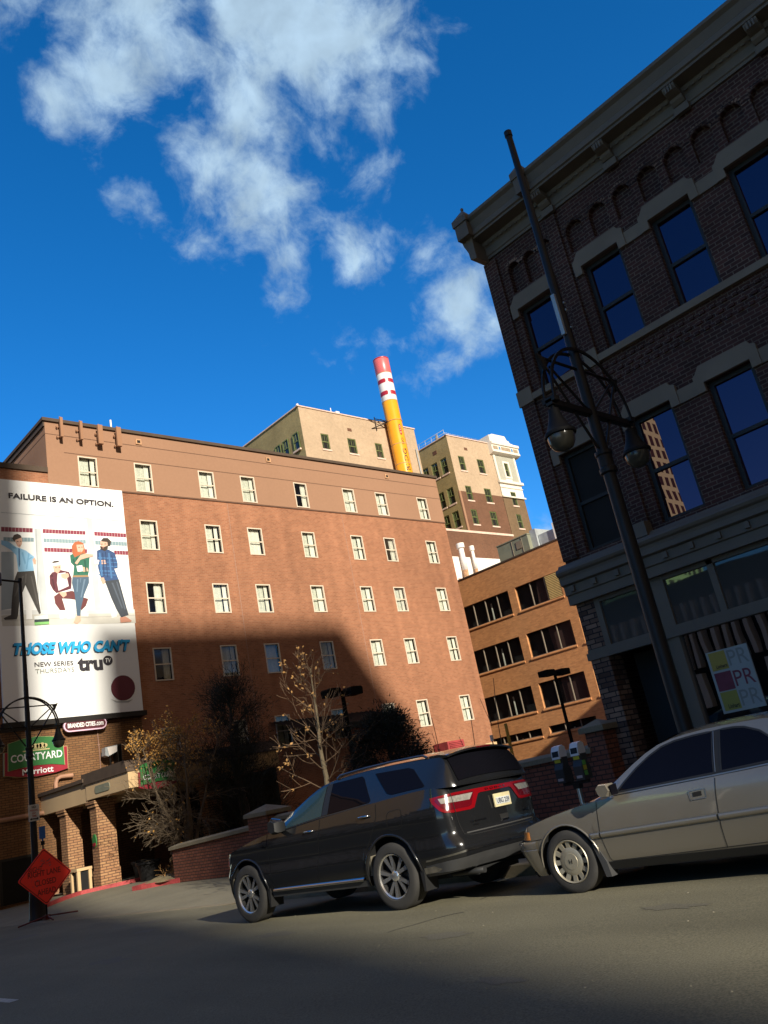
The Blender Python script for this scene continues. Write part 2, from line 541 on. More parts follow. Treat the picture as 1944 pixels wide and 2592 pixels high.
mat('white_curtain', (0.72, 0.70, 0.60), 0.9, noise=(8, .1))
glass('pane_hotel', refl=0.03, clear=0.93)
glass('pane_tall', dark=(0.015, 0.016, 0.017), refl=0.05, clear=0.0)
glass('pane_office', dark=(0.006, 0.006, 0.007), refl=0.01, clear=0.7, fres=0.1)
glass('pane_old', dark=(0.002, 0.002, 0.003), refl=0.15, clear=0.0, tint=(0.95, 0.40, 0.60), fres=0.15)
glass('pane_shop', dark=(0.004, 0.004, 0.005), refl=0.16, clear=0.5, fres=0.6)
glass('pane_transom', dark=(0.060, 0.058, 0.052), refl=0.045, clear=0.0, rough=0.02)
mat('stone_dark', (0.195, 0.155, 0.112), 0.85, noise=(1.5, 0.15))
mat('cornice_grey', (0.145, 0.115, 0.082), 0.7, noise=(2, 0.12))
mat('shopfront_grey', (0.125, 0.103, 0.076), 0.6, noise=(2, 0.1))
mat('frame_black', (0.016, 0.014, 0.012), 0.6)
brick('brick_rough', (0.26, 0.165, 0.115), (0.065, 0.038, 0.030), (0.025, 0.02, 0.02), bw=0.27, bh=0.095, ms=0.012, big=(1.6, 0.4), bump=1.0)
mat('green_frame', (0.12, 0.145, 0.045), 0.6)
mat('sill_pale', (0.62, 0.45, 0.36), 0.8)
mat('terracotta_white', (0.70, 0.64, 0.54), 0.7, noise=(1, .06))
mat('panel_grey', (0.36, 0.345, 0.28), 0.8, noise=(2, .1))
mat('blue_tile', (0.10, 0.22, 0.40), 0.5)
mat('ornament', (0.32, 0.24, 0.16), 0.8, noise=(9, .5))
mat('white_paint', (0.78, 0.72, 0.66), 0.8, noise=(0.6, .05))
mat('hvac_green', (0.20, 0.205, 0.145), 0.6, noise=(2, .12))
mat('galvanised', (0.42, 0.45, 0.46), 0.45, metal=0.3)
mat('rust_pipe', (0.45, 0.25, 0.13), 0.8, noise=(4, .4))
mat('metal_black', (0.012, 0.0095, 0.0080), 0.5, spec=0.35, noise=(4, .2))
mat('metal_dark', (0.009, 0.0085, 0.0085), 0.65, spec=0.25, noise=(4, .2))
mat('lamp_glass', (0.06, 0.055, 0.04), 0.2, noise=(5, .1))
mat('steel', (0.42, 0.44, 0.44), 0.35, metal=0.9)
mat('pencil_pink', (0.62, 0.13, 0.13), 0.35, noise=(1, .06))
mat('pencil_white', (0.74, 0.71, 0.68), 0.28, noise=(1, .06))
mat('pencil_red', (0.36, 0.016, 0.03), 0.4, noise=(1, .06))
mat('pencil_yellow', (0.74, 0.315, 0.013), 0.33, noise=(1, .06))
mat('ink', (0.02, 0.015, 0.012), 0.6)

# ------------------------------------------------------------------ ground
S_ = 0.0137
KX = 9.35
def road_z(x, y):
    z = -S_ * y
    if x > 7.25:
        z -= 0.03 * (min(x, KX) - 7.25)
    return z
LOT = -0.26
def side_z(x, y):
    base = -S_ * y + 0.087 + 0.02 * max(0.0, x - KX)
    ap = sstep(13.8, 16.2, y) * (1 - sstep(33.6, 35.2, y))       # the driveway dips to the road here
    t = sstep(KX, 13.6, x)
    drive = (road_z(KX, y) + 0.012) * (1 - t) + LOT * t
    z = base * (1 - ap) + drive * ap
    return z
mb = MB()
ys = [-160, -80, -40, -20, -10, 0, 5, 10, 15, 20, 25, 30, 35, 40, 50, 70, 110, 200, 400]
xs = [-300, -60, -20, -9, -5, 0, 4, 7.25, 8.3, KX]
mb.grid([[(x, y, road_z(x, y)) for x in xs] for y in ys], 0, False)
road = tag(mb.build('road', 'asphalt'), 'sunlit grey asphalt street', 'road', kind='structure')
mb = MB()
ys = [-160, -60, -20, -8, 0, 8, 12] + [13 + 0.4 * i for i in range(25)] + [23 + 0.4 * i for i in range(36)] + [40, 60, 120, 400]
xs = [KX + 0.15, 9.8, 10.3, 10.8, 11.4, 12.0, 12.6, 13.2, 13.6, 13.85, 14.2]
mb.grid([[(x, y, side_z(x, y)) for x in xs] for y in ys], 0, True)
tag(mb.build('pavement', 'concrete'), 'pale concrete pavement with a driveway apron', 'pavement', kind='structure')
mb = MB()
rows = []
for y in ys:
    a = side_z(KX + 0.15, y)
    rows.append([(KX, y, road_z(KX, y) - 0.02), (KX, y, a - 0.012), (KX + 0.02, y, a + 0.003), (KX + 0.152, y, a + 0.003)])
mb.grid(rows, 0, False)
tag(mb.build('kerb', 'kerb_stone'), 'worn concrete kerb along the parked cars', 'kerb', kind='structure')
mb = MB()
mb.face([(14.2, -200, LOT), (400, -200, LOT), (400, 500, LOT), (14.2, 500, LOT)])
tag(mb.build('ground', 'concrete'), 'concrete yard behind the brick wall', 'ground', kind='structure')
# painted lane dash, tar seams
mb = MB()
def strip(pts, w, z=0.004):
    for (x0, y0), (x1, y1) in zip(pts[:-1], pts[1:]):
        d = Vector((x1 - x0, y1 - y0)).normalized(); n = Vector((-d.y, d.x)) * w / 2
        mb.face([(x0 + n.x, y0 + n.y, road_z(x0, y0) + z), (x1 + n.x, y1 + n.y, road_z(x1, y1) + z), (x1 - n.x, y1 - n.y, road_z(x1, y1) + z), (x0 - n.x, y0 - n.y, road_z(x0, y0) + z)])
strip([(3.62, 10.95), (3.62, 14.0)], 0.11)
strip([(3.62, 19.9), (3.62, 23.0)], 0.11)
tag(mb.build('lane_marking', 'road_paint'), 'worn white dash of the lane marking', 'lane marking', kind='structure')
mb = MB()
random.seed(3)
for (x, y, L, a) in ((7.6, 7.3, 1.3, .5), (6.9, 6.9, .9, 2.3), (8.5, 18.5, 2.2, 1.2)):
    p = [(x, y)]
    for k in range(9):
        a += random.uniform(-.5, .5)
        p.append((p[-1][0] + math.cos(a) * L / 9, p[-1][1] + math.sin(a) * L / 9))
    strip(p, 0.016, 0.003)
tag(mb.build('tar_seam', 'tar'), 'dark cracks in the asphalt', 'road', kind='structure')
random.seed(9)
mb = MB()
for (x, y, r) in ((6.3, 9.6, .35), (5.9, 6.2, .28), (8.0, 16.2, .5), (7.0, 14.6, .3), (5.2, 12.0, .4), (8.3, 7.1, .3), (6.6, 4.2, .25), (4.6, 4.4, .2), (7.2, 21.0, .6)):
    n = 18; pts = []
    for i in range(n):
        a = 2 * math.pi * i / n; rr = r * random.uniform(.55, 1.1)
        px_, py_ = x + rr * .55 * math.cos(a), y + rr * 1.3 * math.sin(a)
        pts.append((px_, py_, road_z(px_, py_) + .0025))
    mb.face(pts)
tag(mb.build('oil_stain', 'asphalt_stain'), 'darker oil stains on the asphalt', 'road', kind='structure')
mb = MB()
for i in range(170):
    x, y = random.uniform(3.5, 9.2), random.uniform(2.5, 22); r = random.uniform(.004, .011)
    mb.lathe([(r, 0), (r * .6, r * .5), (0, r * .6)], (x, y, road_z(x, y)), 'z', 5)
tag(mb.build('grit', 'concrete'), 'loose grit scattered over the road', 'grit', kind='stuff')
# red painted kerbs of the hotel drive, planted bed behind one of them
def kerb_line(pts, name, label, w=0.16, h=0.13):
    mb = MB()
    rows = []
    for i, p in enumerate(pts):
        a = Vector(pts[max(i - 1, 0)]); b = Vector(pts[min(i + 1, len(pts) - 1)])
        d = (b - a).normalized(); n = Vector((-d.y, d.x)) * w / 2
        z = side_z(min(p[0], 14.2), p[1])
        rows.append([(p[0] - n.x, p[1] - n.y, z - .03), (p[0] - n.x, p[1] - n.y, z + h), (p[0] + n.x, p[1] + n.y, z + h), (p[0] + n.x, p[1] + n.y, z - .03)])
    mb.grid(rows, 0, False)
    mb.face(rows[0]); mb.face(rows[-1])
    return tag(mb.build(name, 'kerb_red'), label, 'kerb')
kerb_line([(11.2, 31.6), (11.9, 31.9), (12.6, 32.4), (13.3, 32.75), (14.0, 32.6), (15.0, 32.2), (16.0, 32.0)], 'painted_kerb', 'red painted kerb bending in towards the brick pillars')
kerb_line([(13.65, 25.7), (13.45, 26.4), (13.05, 27.1), (12.95, 27.5), (13.6, 27.75), (14.4, 27.8), (16, 27.8)], 'painted_kerb', 'short red painted kerb curving to the end of the low wall')
mb = MB()
rows = []
for i in range(9):
    y = 25.8 + i * 0.24
    rows.append([(13.15 + max(0, .5 - .22 * i) + .02 * i + k * 0.35, y, LOT + 0.11 + 0.09 * math.sin(k * 1.3 + i) ** 2 * (k > 0) + .03 * k) for k in range(9)])
mb.grid(rows, 0, True)
tag(mb.build('planting_bed', 'dirt'), 'bed of dry straw coloured soil behind the red kerb', 'soil', kind='structure')

# ------------------------------------------------------------------ hotel
HY = 38.0
hotel = thing('hotel', 'long six storey red brick hotel with a tan stucco top floor', 'building', (15.3, HY, LOT))
WX = [20.46, 24.37, 27.19, 31.13, 35.10, 38.02, 42.05]
rowsz = [(19.44, [17.37] + WX), (16.15, WX), (12.69, WX), (9.22, WX), (5.22, WX)]
holes_b, holes_s, wins = [], [], []
HW, HH = 0.51, 0.84
for ri, (zc, cols) in enumerate(rowsz):
    for xc in cols:
        h = (xc - HW, xc + HW, zc - HH, zc + HH)
        (holes_s if ri == 0 else holes_b).append(h)
        wins.append((xc, zc, ri))
BELT = 18.49
mb = MB()
wall(mb, 'y', HY, 11.9, 44.03, LOT - .3, BELT, holes_b, 0.14)
mb.face([(11.9, HY, LOT - .3), (11.9, HY + 22, LOT - .3), (11.9, HY + 22, 19.1), (11.9, HY, 19.1)])
mb.face([(11.9, HY, BELT), (15.28, HY, BELT), (15.28, HY, 19.15), (11.9, HY, 19.15)])
mb.face([(44.03, HY, LOT - .3), (44.03, HY + 22, LOT - .3), (44.03, HY + 22, BELT), (44.03, HY, BELT)])
mb.build('brick_wall', 'brick_hotel', hotel)
mb = MB(); mb.box(11.88, 19.0, HY - .012, HY - .001, LOT - .3, 6.85); mb.build('lower_brick', 'brick_drive', hotel)
mb = MB()
wall(mb, 'y', HY - 0.03, 15.28, 44.06, BELT, 22.02, holes_s, 0.17)
mb.face([(15.28, HY - .03, BELT), (15.28, HY + 22, BELT), (15.28, HY + 22, 22.02), (15.28, HY - .03, 22.02)])
mb.face([(44.06, HY - .03, BELT), (44.06, HY + 22, BELT), (44.06, HY + 22, 22.02), (44.06, HY - .03, 22.02)])
mb.face([(15.28, HY - .03, BELT), (44.06, HY - .03, BELT), (44.06, HY + .1, BELT), (15.28, HY + .1, BELT)])
for z in (21.33, 20.38):
    mb.box(15.28 + (.9 if z < 21 else 0), 44.06, HY - .034, HY - .02, z - .022, z + .022, 1)
mb.box(15.27, 44.07, HY - .05, HY - .02, BELT - .03, BELT + .05, 1)
# recessed joints and the small return cornice on the street side
for y in (41.5, 47, 53):
    mb.box(15.272, 15.29, y - .02, y + .02, 19.5, 21.4, 1)
mb.box(15.272, 15.29, HY, HY + 22, 21.3, 21.35, 1)
mb.build('stucco_band', ['stucco', 'stucco_groove'], hotel)
mb = MB()
mb.box(15.13, 44.15, HY - .15, HY + 22, 22.02, 22.2)
mb.box(15.2, 15.28, HY - .03, HY + 22, 21.75, 22.02)
mb.box(11.8, 15.27, HY - .1, HY + .25, 19.15, 19.42)
mb.face([(11.9, HY + .25, 19.2), (15.279, HY + .25, 19.2), (15.279, HY + 22, 19.2), (11.9, HY + 22, 19.2)])
mb.build('roof_coping', 'coping_brown', hotel)
mb = MB()
mb.face([(15.4, HY + 1.3, LOT), (44, HY + 1.3, LOT), (44, HY + 1.3, 22), (15.4, HY + 1.3, 22)])
for zc, cols in rowsz:
    mb.face([(15.4, HY + .15, zc + HH + .05), (44, HY + .15, zc + HH + .05), (44, HY + 1.3, zc + HH + .05), (15.4, HY + 1.3, zc + HH + .05)])
    mb.face([(15.4, HY + .15, zc - HH - .05), (44, HY + .15, zc - HH - .05), (44, HY + 1.3, zc - HH - .05), (15.4, HY + 1.3, zc - HH - .05)])
mb.build('interior', 'room_dark', hotel)
mb = MB()
for x in (34.2, 25.57):
    mb.box(x - .02, x + .02, HY - .003, HY + .01, 2.5, BELT - .06)
mb.build('movement_joint', 'joint_pale', hotel)
mb = MB()
wall(mb, 'y', HY - .06, 39.0, 44.1, LOT - .3, 2.62, [], .05)
mb.box(43.0, 44.14, HY - .12, HY - .061, 1.5, 2.75)
mb.build('stucco_base', 'canopy_stucco', hotel)
random.seed(11)
for (xc, zc, ri) in wins:
    y0 = HY - (.03 if ri == 0 else 0)
    mb = MB()
    x0, x1, z0, z1 = xc - HW, xc + HW, zc - HH, zc + HH
    fw_ = 0.06
    ya, yb = y0 - .025, y0 + .07
    mb.box(x0, x0 + fw_, ya, yb, z0, z1); mb.box(x1 - fw_, x1, ya, yb, z0, z1)
    mb.box(x0 + fw_, x1 - fw_, ya, yb, z1 - fw_, z1); mb.box(x0 + fw_, x1 - fw_, ya - .02, yb, z0, z0 + fw_)
    mb.box(x0 + fw_, x1 - fw_, y0 + .02, yb, zc - .03, zc + .03)
    xd = xc + .0
    mb.face([(x0, y0 + .06, z0), (x1, y0 + .06, z0), (x1, y0 + .06, z1), (x0, y0 + .06, z1)], 1)
    w = mb.build('window', ['window_cream', 'pane_hotel'], hotel)
    # curtains: a thin grey-green sheer on the left, a white drape on the right, differently drawn in each room
    style = random.random()
    mb = MB()
    def drape(a, b, y, mi, amp, n, zt=None, zb=None):
        rows = []
        for j in range(2):
            zz = (z0 + .04 if zb is None else zb) if j == 0 else (z1 - .03 if zt is None else zt)
            rows.append([(a + (b - a) * i / n, y + amp * math.sin(i * 2.1 + xc) * (1.0 + .3 * math.sin(i * .7)), zz) for i in range(n + 1)])
        mb.grid(rows, mi, True)
    split = x0 + (x1 - x0) * random.uniform(.55, .72)
    if style < .80:
        drape(x0 + .05, split, y0 + .24, 0, .025, 22)
        drape(split + random.uniform(-.03, .05), x1 - random.uniform(.05, .14), y0 + .18, 1, .02, 12)
    elif style < .86:
        drape(x0 + .05, x1 - .06, y0 + .24, 1, .03, 30)
    else:
        drape(split - .1, split + .25, y0 + .2, 1, .03, 14)
        drape(split + .2, x1 - .05, y0 + .26, 0, .03, 10)
    if ri == 4 and xc == WX[-2]:
        pass
    mb.build('curtain', ['sheer_curtain', 'white_curtain'], w)
for x, z in ((20.36, 21.58), (28.96, 21.61), (39.0, 21.62)):
    mb = MB()
    mb.box(x - .17, x + .17, HY - .09, HY - .031, z - .16, z + .16)
    mb.box(x - .09, x + .09, HY - .1, HY - .089, z - .08, z + .08, 1)
    mb.build('roof_drain_box', ['rust_pipe', 'room_dark'], hotel)
# lower awning roof over the side entrance, and a louvred vent near the far corner
mb = MB()
rows = []
for i in range(61):
    x = 26.3 + i * (33.6 - 26.3) / 60
    d = .05 if i % 3 == 0 else 0
    rows.append([(x, HY, 5.72 + d), (x, HY - 2.6, 4.9 + d)])
mb.grid(rows, 0, False)
mb.box(26.2, 33.7, HY - 2.75, HY - 2.55, 4.62, 4.95)
mb.build('awning_roof', 'metal_dark', hotel)
mb = MB()
mb.box(38.2, 39.7, HY - 1.3, HY - .1, 2.62, 3.2)
for i in range(5):
    mb.box(38.35, 39.55, HY - 1.36, HY - 1.3, 2.70 + i * .095, 2.74 + i * .095)
vent = mb.build('louvred_box', 'kerb_red')
tag(vent, 'small dark red louvred vent box low on the brick wall', 'vent')
mb = MB(); mb.box(38.1, 41, HY - 1.5, HY - .065, LOT, 2.6)
tag(mb.build('utility_shed', 'stucco_dark'), 'low flat shed against the foot of the wall under the red vent', 'shed')

# wall-mounted antennas along the parapet
for i, (x, zt, zb, dx) in enumerate(((15.97, 22.15, 21.05, 0), (17.0, 22.1, 21.05, 0), (18.02, 22.05, 20.95, .1), (19.05, 22.08, 20.96, .1))):
    a = thing('panel_antenna', ['slim tan antenna panel, first from the left corner of the parapet', 'slim tan antenna panel, second from the left corner of the parapet',
              'wider tan antenna panel, second from the right in the parapet row', 'tan antenna panel under the white rod, rightmost of the row'][i], 'antenna', (x, HY - .3, zb), 'antenna panels along the hotel parapet')
    w = .07 + dx * .6
    mb = MB(); mb.box(x - w, x + w, HY - .5, HY - .36, zb, zt); mb.build('panel', 'stucco_dark', a)
    mb = MB()
    for z in (zb + .12, zt - .42):
        mb.box(x - .03, x + .02, HY - .36, HY - .03, z - .02, z + .02); mb.box(x - .16, x - .10, HY - .2, HY - .1, z - .04, z + .04); mb.box(x - .16, x + .02, HY - .17, HY - .14, z - .015, z + .015)
    mb.tube([(x, HY - .3, zb + .1), (x, HY - .3, zt + .12)], .025, 6)
    mb.build('bracket', 'stucco_dark', a)
a = thing('whip_antenna', 'thin white rod antenna standing above the parapet', 'antenna', (18.93, HY + .1, 22.2))
mb = MB(); mb.tube([(18.93, HY + .1, 22.2), (18.93, HY + .1, 22.75)], .05, 8); mb.build('rod', 'white_paint', a)
mb = MB(); mb.box(18.85, 19.01, HY + .02, HY + .18, 22.19, 22.26); mb.build('base', 'metal_dark', a)

# ------------------------------------------------------------------ billboard
bbo = thing('billboard', 'huge white poster of four people in a washroom on the hotel wall', 'billboard', (15.9, HY, 6.95))
for n, c in dict(bb_white=(.80, .80, .78), tile_red=(.24, .03, .055), tile_teal=(.23, .33, .36), stall=(.52, .55, .55), stall_dark=(.36, .42, .45), floor=(.56, .54, .48), skirting=(.62, .63, .62), toilet=(.82, .82, .80),
                 trousers_dark=(.05, .045, .04), shirt_blue=(.27, .52, .74), tie=(.05, .15, .30), skin=(.66, .40, .29), hair=(.045, .028, .02), jacket_maroon=(.115, .022, .035), trousers_maroon=(.13, .03, .03),
                 shirt_white=(.72, .70, .70), headband=(.8, .8, .78), top_green=(.02, .135, .085), jeans=(.06, .11, .17), belt=(.32, .2, .1), hair_red=(.42, .115, .04), mug=(.82, .82, .8), shirt_navy=(.03, .075, .19),
                 shirt_check=(.06, .17, .36), jeans_dark=(.04, .05, .065), skin_shoe=(.52, .24, .16), book=(.7, .74, .74), book_dark=(.03, .05, .05), book_green=(.22, .52, .16), ball=(.115, .012, .024), ball_shadow=(.40, .40, .38),
                 lips=(.42,.16,.14), fold_blue=(.17,.40,.62), fold_dark=(.09,.082,.075), fold_jeans=(.13,.2,.28), fold_jeans2=(.08,.10,.13), fold_green=(.008,.08,.05), fold_maroon=(.06,.012,.02), fold_navy=(.015,.04,.11), floor_line=(.42,.40,.36), stall_line=(.33,.36,.37), bb_ink=(.022, .018, .025), bb_grey=(.20, .22, .18), bb_cyan=(.01, .36, .72), bb_navy=(.015, .04, .07)).items():
    mat(n, c, 0.55, noise=None if n.startswith('bb_') else (1.2, .12))
mb = MB()
mb.box(12.6, 19.06, HY - .16, HY - .04, 6.97, 18.5)
mb.build('panel', 'bb_white', bbo)
mb = MB()
mb.box(12.5, 19.1, HY - .45, HY - .02, 6.72, 6.95)
mb.build('frame', 'metal_black', bbo)
BB_SHAPES=[
('tile_red', 1, [(12.88, 16.05), (14.32, 16.07), (14.31, 15.86), (12.87, 15.82)]),
('tile_red', 1, [(14.8, 16.07), (16.91, 16.09), (16.89, 15.9), (14.78, 15.86)]),
('tile_red', 1, [(17.36, 16.09), (19.05, 16.09), (19.04, 15.88), (17.36, 15.88)]),
('tile_teal', 1, [(12.96, 15.54), (14.35, 15.59), (14.34, 15.39), (12.95, 15.33)]),
('tile_teal', 1, [(14.8, 15.59), (16.89, 15.62), (16.88, 15.42), (14.8, 15.39)]),
('tile_teal', 1, [(17.37, 15.62), (19.04, 15.62), (19.04, 15.41), (17.36, 15.4)]),
('tile_red', 1, [(14.81, 15.12), (16.92, 15.13), (16.9, 14.93), (14.81, 14.91)]),
('tile_red', 1, [(18.32, 15.13), (19.06, 15.13), (19.05, 14.92), (18.32, 14.92)]),
('stall', 1, [(14.4, 16.04), (14.7, 16.06), (14.82, 11.73), (14.47, 11.73)]),
('stall', 1, [(17.02, 16.77), (17.29, 16.79), (17.41, 11.39), (17.08, 11.39)]),
('stall_dark', 1, [(12.83, 14.81), (13.39, 14.84), (13.26, 12.12), (12.71, 12.02)]),
('floor', 1, [(12.7, 11.78), (19.12, 12.04), (19.11, 11.33), (12.73, 11.28)]),
('skirting', 1, [(12.71, 12.02), (19.09, 12.01), (19.08, 11.83), (12.7, 11.81)]),
('toilet', 2, [(13.66, 12.48), (14.21, 12.52), (14.19, 12.29), (14.05, 12.12), (14.06, 11.6), (13.79, 11.58), (13.81, 12.12), (13.68, 12.29)]),
('toilet', 2, [(15.49, 12.51), (16.15, 12.54), (16.12, 12.11), (16.03, 11.61), (15.64, 11.58), (15.63, 12.17)]),
('toilet', 2, [(17.81, 12.52), (18.09, 12.34), (18.15, 11.67), (17.88, 11.61)]),
('trousers_dark', 3, [(13.5, 13.86), (14.26, 13.93), (14.31, 13.51), (14.46, 11.87), (14.38, 11.82), (13.83, 13.22), (13.53, 12.5), (13.42, 11.75), (13.36, 11.59), (12.84, 11.57), (12.79, 11.65), (13.12, 11.8), (13.21, 12.67), (13.32, 13.38)]),
('shirt_blue', 4, [(12.85, 15.38), (13.16, 15.34), (13.51, 15.07), (13.69, 15.02), (13.94, 14.92), (14.32, 14.62), (14.29, 14.48), (14.21, 14.53), (14.26, 13.93), (13.55, 13.86), (13.49, 14.67), (13.24, 14.94), (12.84, 15.18)]),
('tie', 5, [(13.6, 15.02), (13.67, 15.01), (13.65, 14.23), (13.59, 14.07), (13.57, 14.22)]),
('skin', 5, [(13.46, 15.47), (13.77, 15.6), (13.8, 15.43), (13.77, 15.23), (13.66, 15.05), (13.56, 15.13), (13.49, 15.3)]),
('hair', 6, [(13.34, 15.49), (13.43, 15.67), (13.59, 15.74), (13.73, 15.68), (13.78, 15.57), (13.47, 15.42), (13.44, 15.32)]),
('skin', 5, [(14.22, 14.5), (14.32, 14.59), (14.39, 14.45), (14.36, 14.25), (14.28, 14.28)]),
('jacket_maroon', 4, [(14.97, 13.7), (15.11, 13.87), (15.53, 14.0), (15.92, 13.92), (16.03, 13.6), (15.97, 13.08), (15.24, 12.85), (15.09, 13.02), (14.97, 13.3)]),
('trousers_maroon', 4, [(15.12, 12.68), (15.35, 12.85), (16.02, 12.97), (16.39, 12.68), (16.77, 12.57), (16.63, 12.23), (16.39, 12.0), (16.34, 12.11), (16.43, 12.46), (15.88, 12.57), (15.49, 12.59), (15.62, 12.0), (15.39, 11.95), (15.15, 12.34)]),
('shirt_white', 5, [(15.36, 13.82), (15.75, 13.89), (15.86, 13.2), (15.35, 12.96), (15.3, 13.36)]),
('skin', 5, [(15.15, 14.28), (15.55, 14.29), (15.53, 14.03), (15.38, 13.82), (15.2, 13.93)]),
('headband', 6, [(15.13, 14.33), (15.55, 14.41), (15.55, 14.26), (15.14, 14.19)]),
('hair', 5, [(15.13, 14.36), (15.23, 14.45), (15.43, 14.47), (15.53, 14.38), (15.53, 14.32), (15.13, 14.26)]),
('skin', 6, [(15.52, 13.8), (15.86, 13.86), (15.93, 13.69), (15.72, 13.54), (15.53, 13.62)]),
('skin', 6, [(15.35, 12.88), (15.71, 12.91), (15.72, 12.74), (15.55, 12.62)]),
('toilet', 5, [(15.34, 12.0), (15.62, 12.0), (15.62, 11.61), (15.32, 11.59)]),
('toilet', 5, [(16.38, 11.91), (16.72, 11.85), (16.7, 11.68), (16.37, 11.71)]),
('top_green', 7, [(16.03, 14.78), (16.27, 14.9), (16.73, 14.98), (17.01, 14.76), (16.91, 13.98), (16.84, 13.71), (16.1, 13.69), (16.19, 14.25), (16.04, 14.42)]),
('jeans', 7, [(16.07, 13.69), (16.89, 13.71), (16.87, 13.39), (16.59, 12.8), (16.37, 12.11), (16.31, 11.71), (16.15, 11.72), (16.13, 12.28), (16.11, 12.8), (16.02, 13.37)]),
('belt', 8, [(16.08, 13.74), (16.86, 13.78), (16.86, 13.68), (16.08, 13.65)]),
('skin', 8, [(16.38, 15.33), (16.71, 15.37), (16.74, 15.13), (16.62, 14.95), (16.42, 14.97)]),
('hair_red', 7, [(16.15, 15.26), (16.31, 15.47), (16.51, 15.53), (16.74, 15.44), (16.79, 15.17), (16.81, 14.87), (16.67, 14.89), (16.25, 14.67), (16.15, 14.9)]),
('skin', 9, [(16.23, 14.37), (16.55, 14.8), (16.84, 14.9), (17.19, 14.85), (17.18, 14.77), (16.82, 14.66), (16.53, 14.56), (16.34, 14.31)]),
('mug', 9, [(16.3, 14.23), (16.59, 14.28), (16.61, 13.97), (16.34, 13.93)]),
('skin', 8, [(16.59, 14.2), (16.84, 14.15), (16.89, 13.98), (16.62, 13.94)]),
('skin', 8, [(16.12, 11.72), (16.31, 11.71), (16.32, 11.49), (16.12, 11.32), (15.96, 11.41)]),
('shirt_navy', 7, [(17.41, 15.07), (17.63, 15.18), (18.02, 15.16), (18.34, 14.99), (18.44, 14.45), (18.42, 14.2), (18.23, 14.16), (18.42, 13.56), (17.78, 13.49), (17.5, 13.64), (17.4, 14.17), (17.38, 14.65)]),
('shirt_check', 8, [(17.49, 14.96), (17.58, 14.99), (17.6, 13.76), (17.51, 13.73)]),
('shirt_check', 8, [(17.97, 14.98), (18.06, 14.98), (18.09, 13.65), (18.0, 13.62)]),
('shirt_check', 8, [(17.44, 14.74), (18.37, 14.72), (18.38, 14.65), (17.44, 14.66)]),
('shirt_check', 8, [(17.45, 14.05), (18.19, 14.04), (18.2, 13.97), (17.45, 13.98)]),
('jeans_dark', 7, [(17.69, 13.49), (18.42, 13.59), (18.56, 12.82), (18.76, 11.75), (18.36, 11.63), (18.13, 12.1), (17.94, 12.63)]),
('skin', 8, [(17.62, 15.57), (18.0, 15.65), (18.0, 15.35), (17.89, 15.13), (17.63, 15.18)]),
('hair', 9, [(17.67, 15.64), (17.8, 15.77), (18.04, 15.78), (18.2, 15.6), (18.13, 15.38), (18.0, 15.35), (17.99, 15.56), (17.72, 15.58)]),
('hair', 9, [(17.59, 15.33), (17.76, 15.27), (18.01, 15.38), (17.99, 15.22), (17.83, 15.06), (17.61, 15.14)]),
('skin', 8, [(17.45, 14.56), (17.79, 14.6), (17.83, 14.39), (17.56, 14.36)]),
('mug', 8, [(17.23, 14.55), (17.46, 14.59), (17.44, 14.35), (17.23, 14.33)]),
('skin', 8, [(17.45, 13.66), (17.65, 13.67), (17.7, 13.4), (17.56, 13.34)]),
('skin_shoe', 8, [(18.3, 11.62), (18.6, 11.66), (18.9, 11.45), (18.84, 11.38), (18.3, 11.35)]),
('book', 9, [(14.13, 11.71), (14.74, 11.79), (14.8, 11.51), (14.15, 11.44)]),
('book_dark', 10, [(14.14, 11.56), (14.81, 11.59), (14.81, 11.46), (14.13, 11.42)]),
('book_green', 10, [(14.13, 11.43), (14.81, 11.46), (14.8, 11.34), (14.14, 11.3)]),
('hair', 11, [(13.55, 15.36), (13.62, 15.37), (13.61, 15.34), (13.54, 15.33)]),
('hair', 11, [(13.68, 15.38), (13.75, 15.38), (13.75, 15.36), (13.68, 15.35)]),
('hair', 11, [(17.65, 15.44), (17.73, 15.45), (17.73, 15.42), (17.65, 15.41)]),
('hair', 11, [(17.83, 15.46), (17.91, 15.47), (17.91, 15.44), (17.83, 15.43)]),
('hair', 11, [(16.47, 15.21), (16.54, 15.22), (16.54, 15.19), (16.47, 15.18)]),
('hair', 11, [(16.62, 15.23), (16.68, 15.24), (16.68, 15.21), (16.62, 15.2)]),
('hair', 11, [(15.27, 14.13), (15.33, 14.14), (15.32, 14.11), (15.26, 14.11)]),
('hair', 11, [(15.43, 14.15), (15.49, 14.16), (15.49, 14.13), (15.43, 14.12)]),
('lips', 11, [(13.62, 15.18), (13.69, 15.19), (13.68, 15.15), (13.62, 15.15)]),
('lips', 11, [(16.53, 15.02), (16.61, 15.03), (16.6, 15.0), (16.53, 14.99)]),
('lips', 11, [(17.69, 15.24), (17.78, 15.25), (17.77, 15.21), (17.7, 15.21)]),
('fold_blue', 5, [(13.73, 14.79), (13.81, 14.86), (13.91, 14.29), (13.85, 14.23)]),
('fold_blue', 5, [(14.04, 14.81), (14.11, 14.78), (13.95, 14.01), (13.89, 13.98)]),
('fold_blue', 5, [(13.33, 15.12), (13.48, 15.07), (13.53, 14.97), (13.35, 15.01)]),
('fold_blue', 5, [(14.17, 14.61), (14.24, 14.58), (14.0, 14.44), (13.98, 14.48)]),
('fold_dark', 4, [(13.7, 13.67), (13.8, 13.67), (13.36, 12.67), (13.3, 12.67)]),
('fold_dark', 4, [(14.09, 13.68), (14.15, 13.65), (14.38, 12.29), (14.31, 12.29)]),
('fold_dark', 4, [(13.86, 13.78), (13.92, 13.78), (13.86, 13.34), (13.8, 13.28)]),
('fold_jeans', 8, [(16.28, 13.55), (16.35, 13.55), (16.26, 12.91), (16.21, 12.91)]),
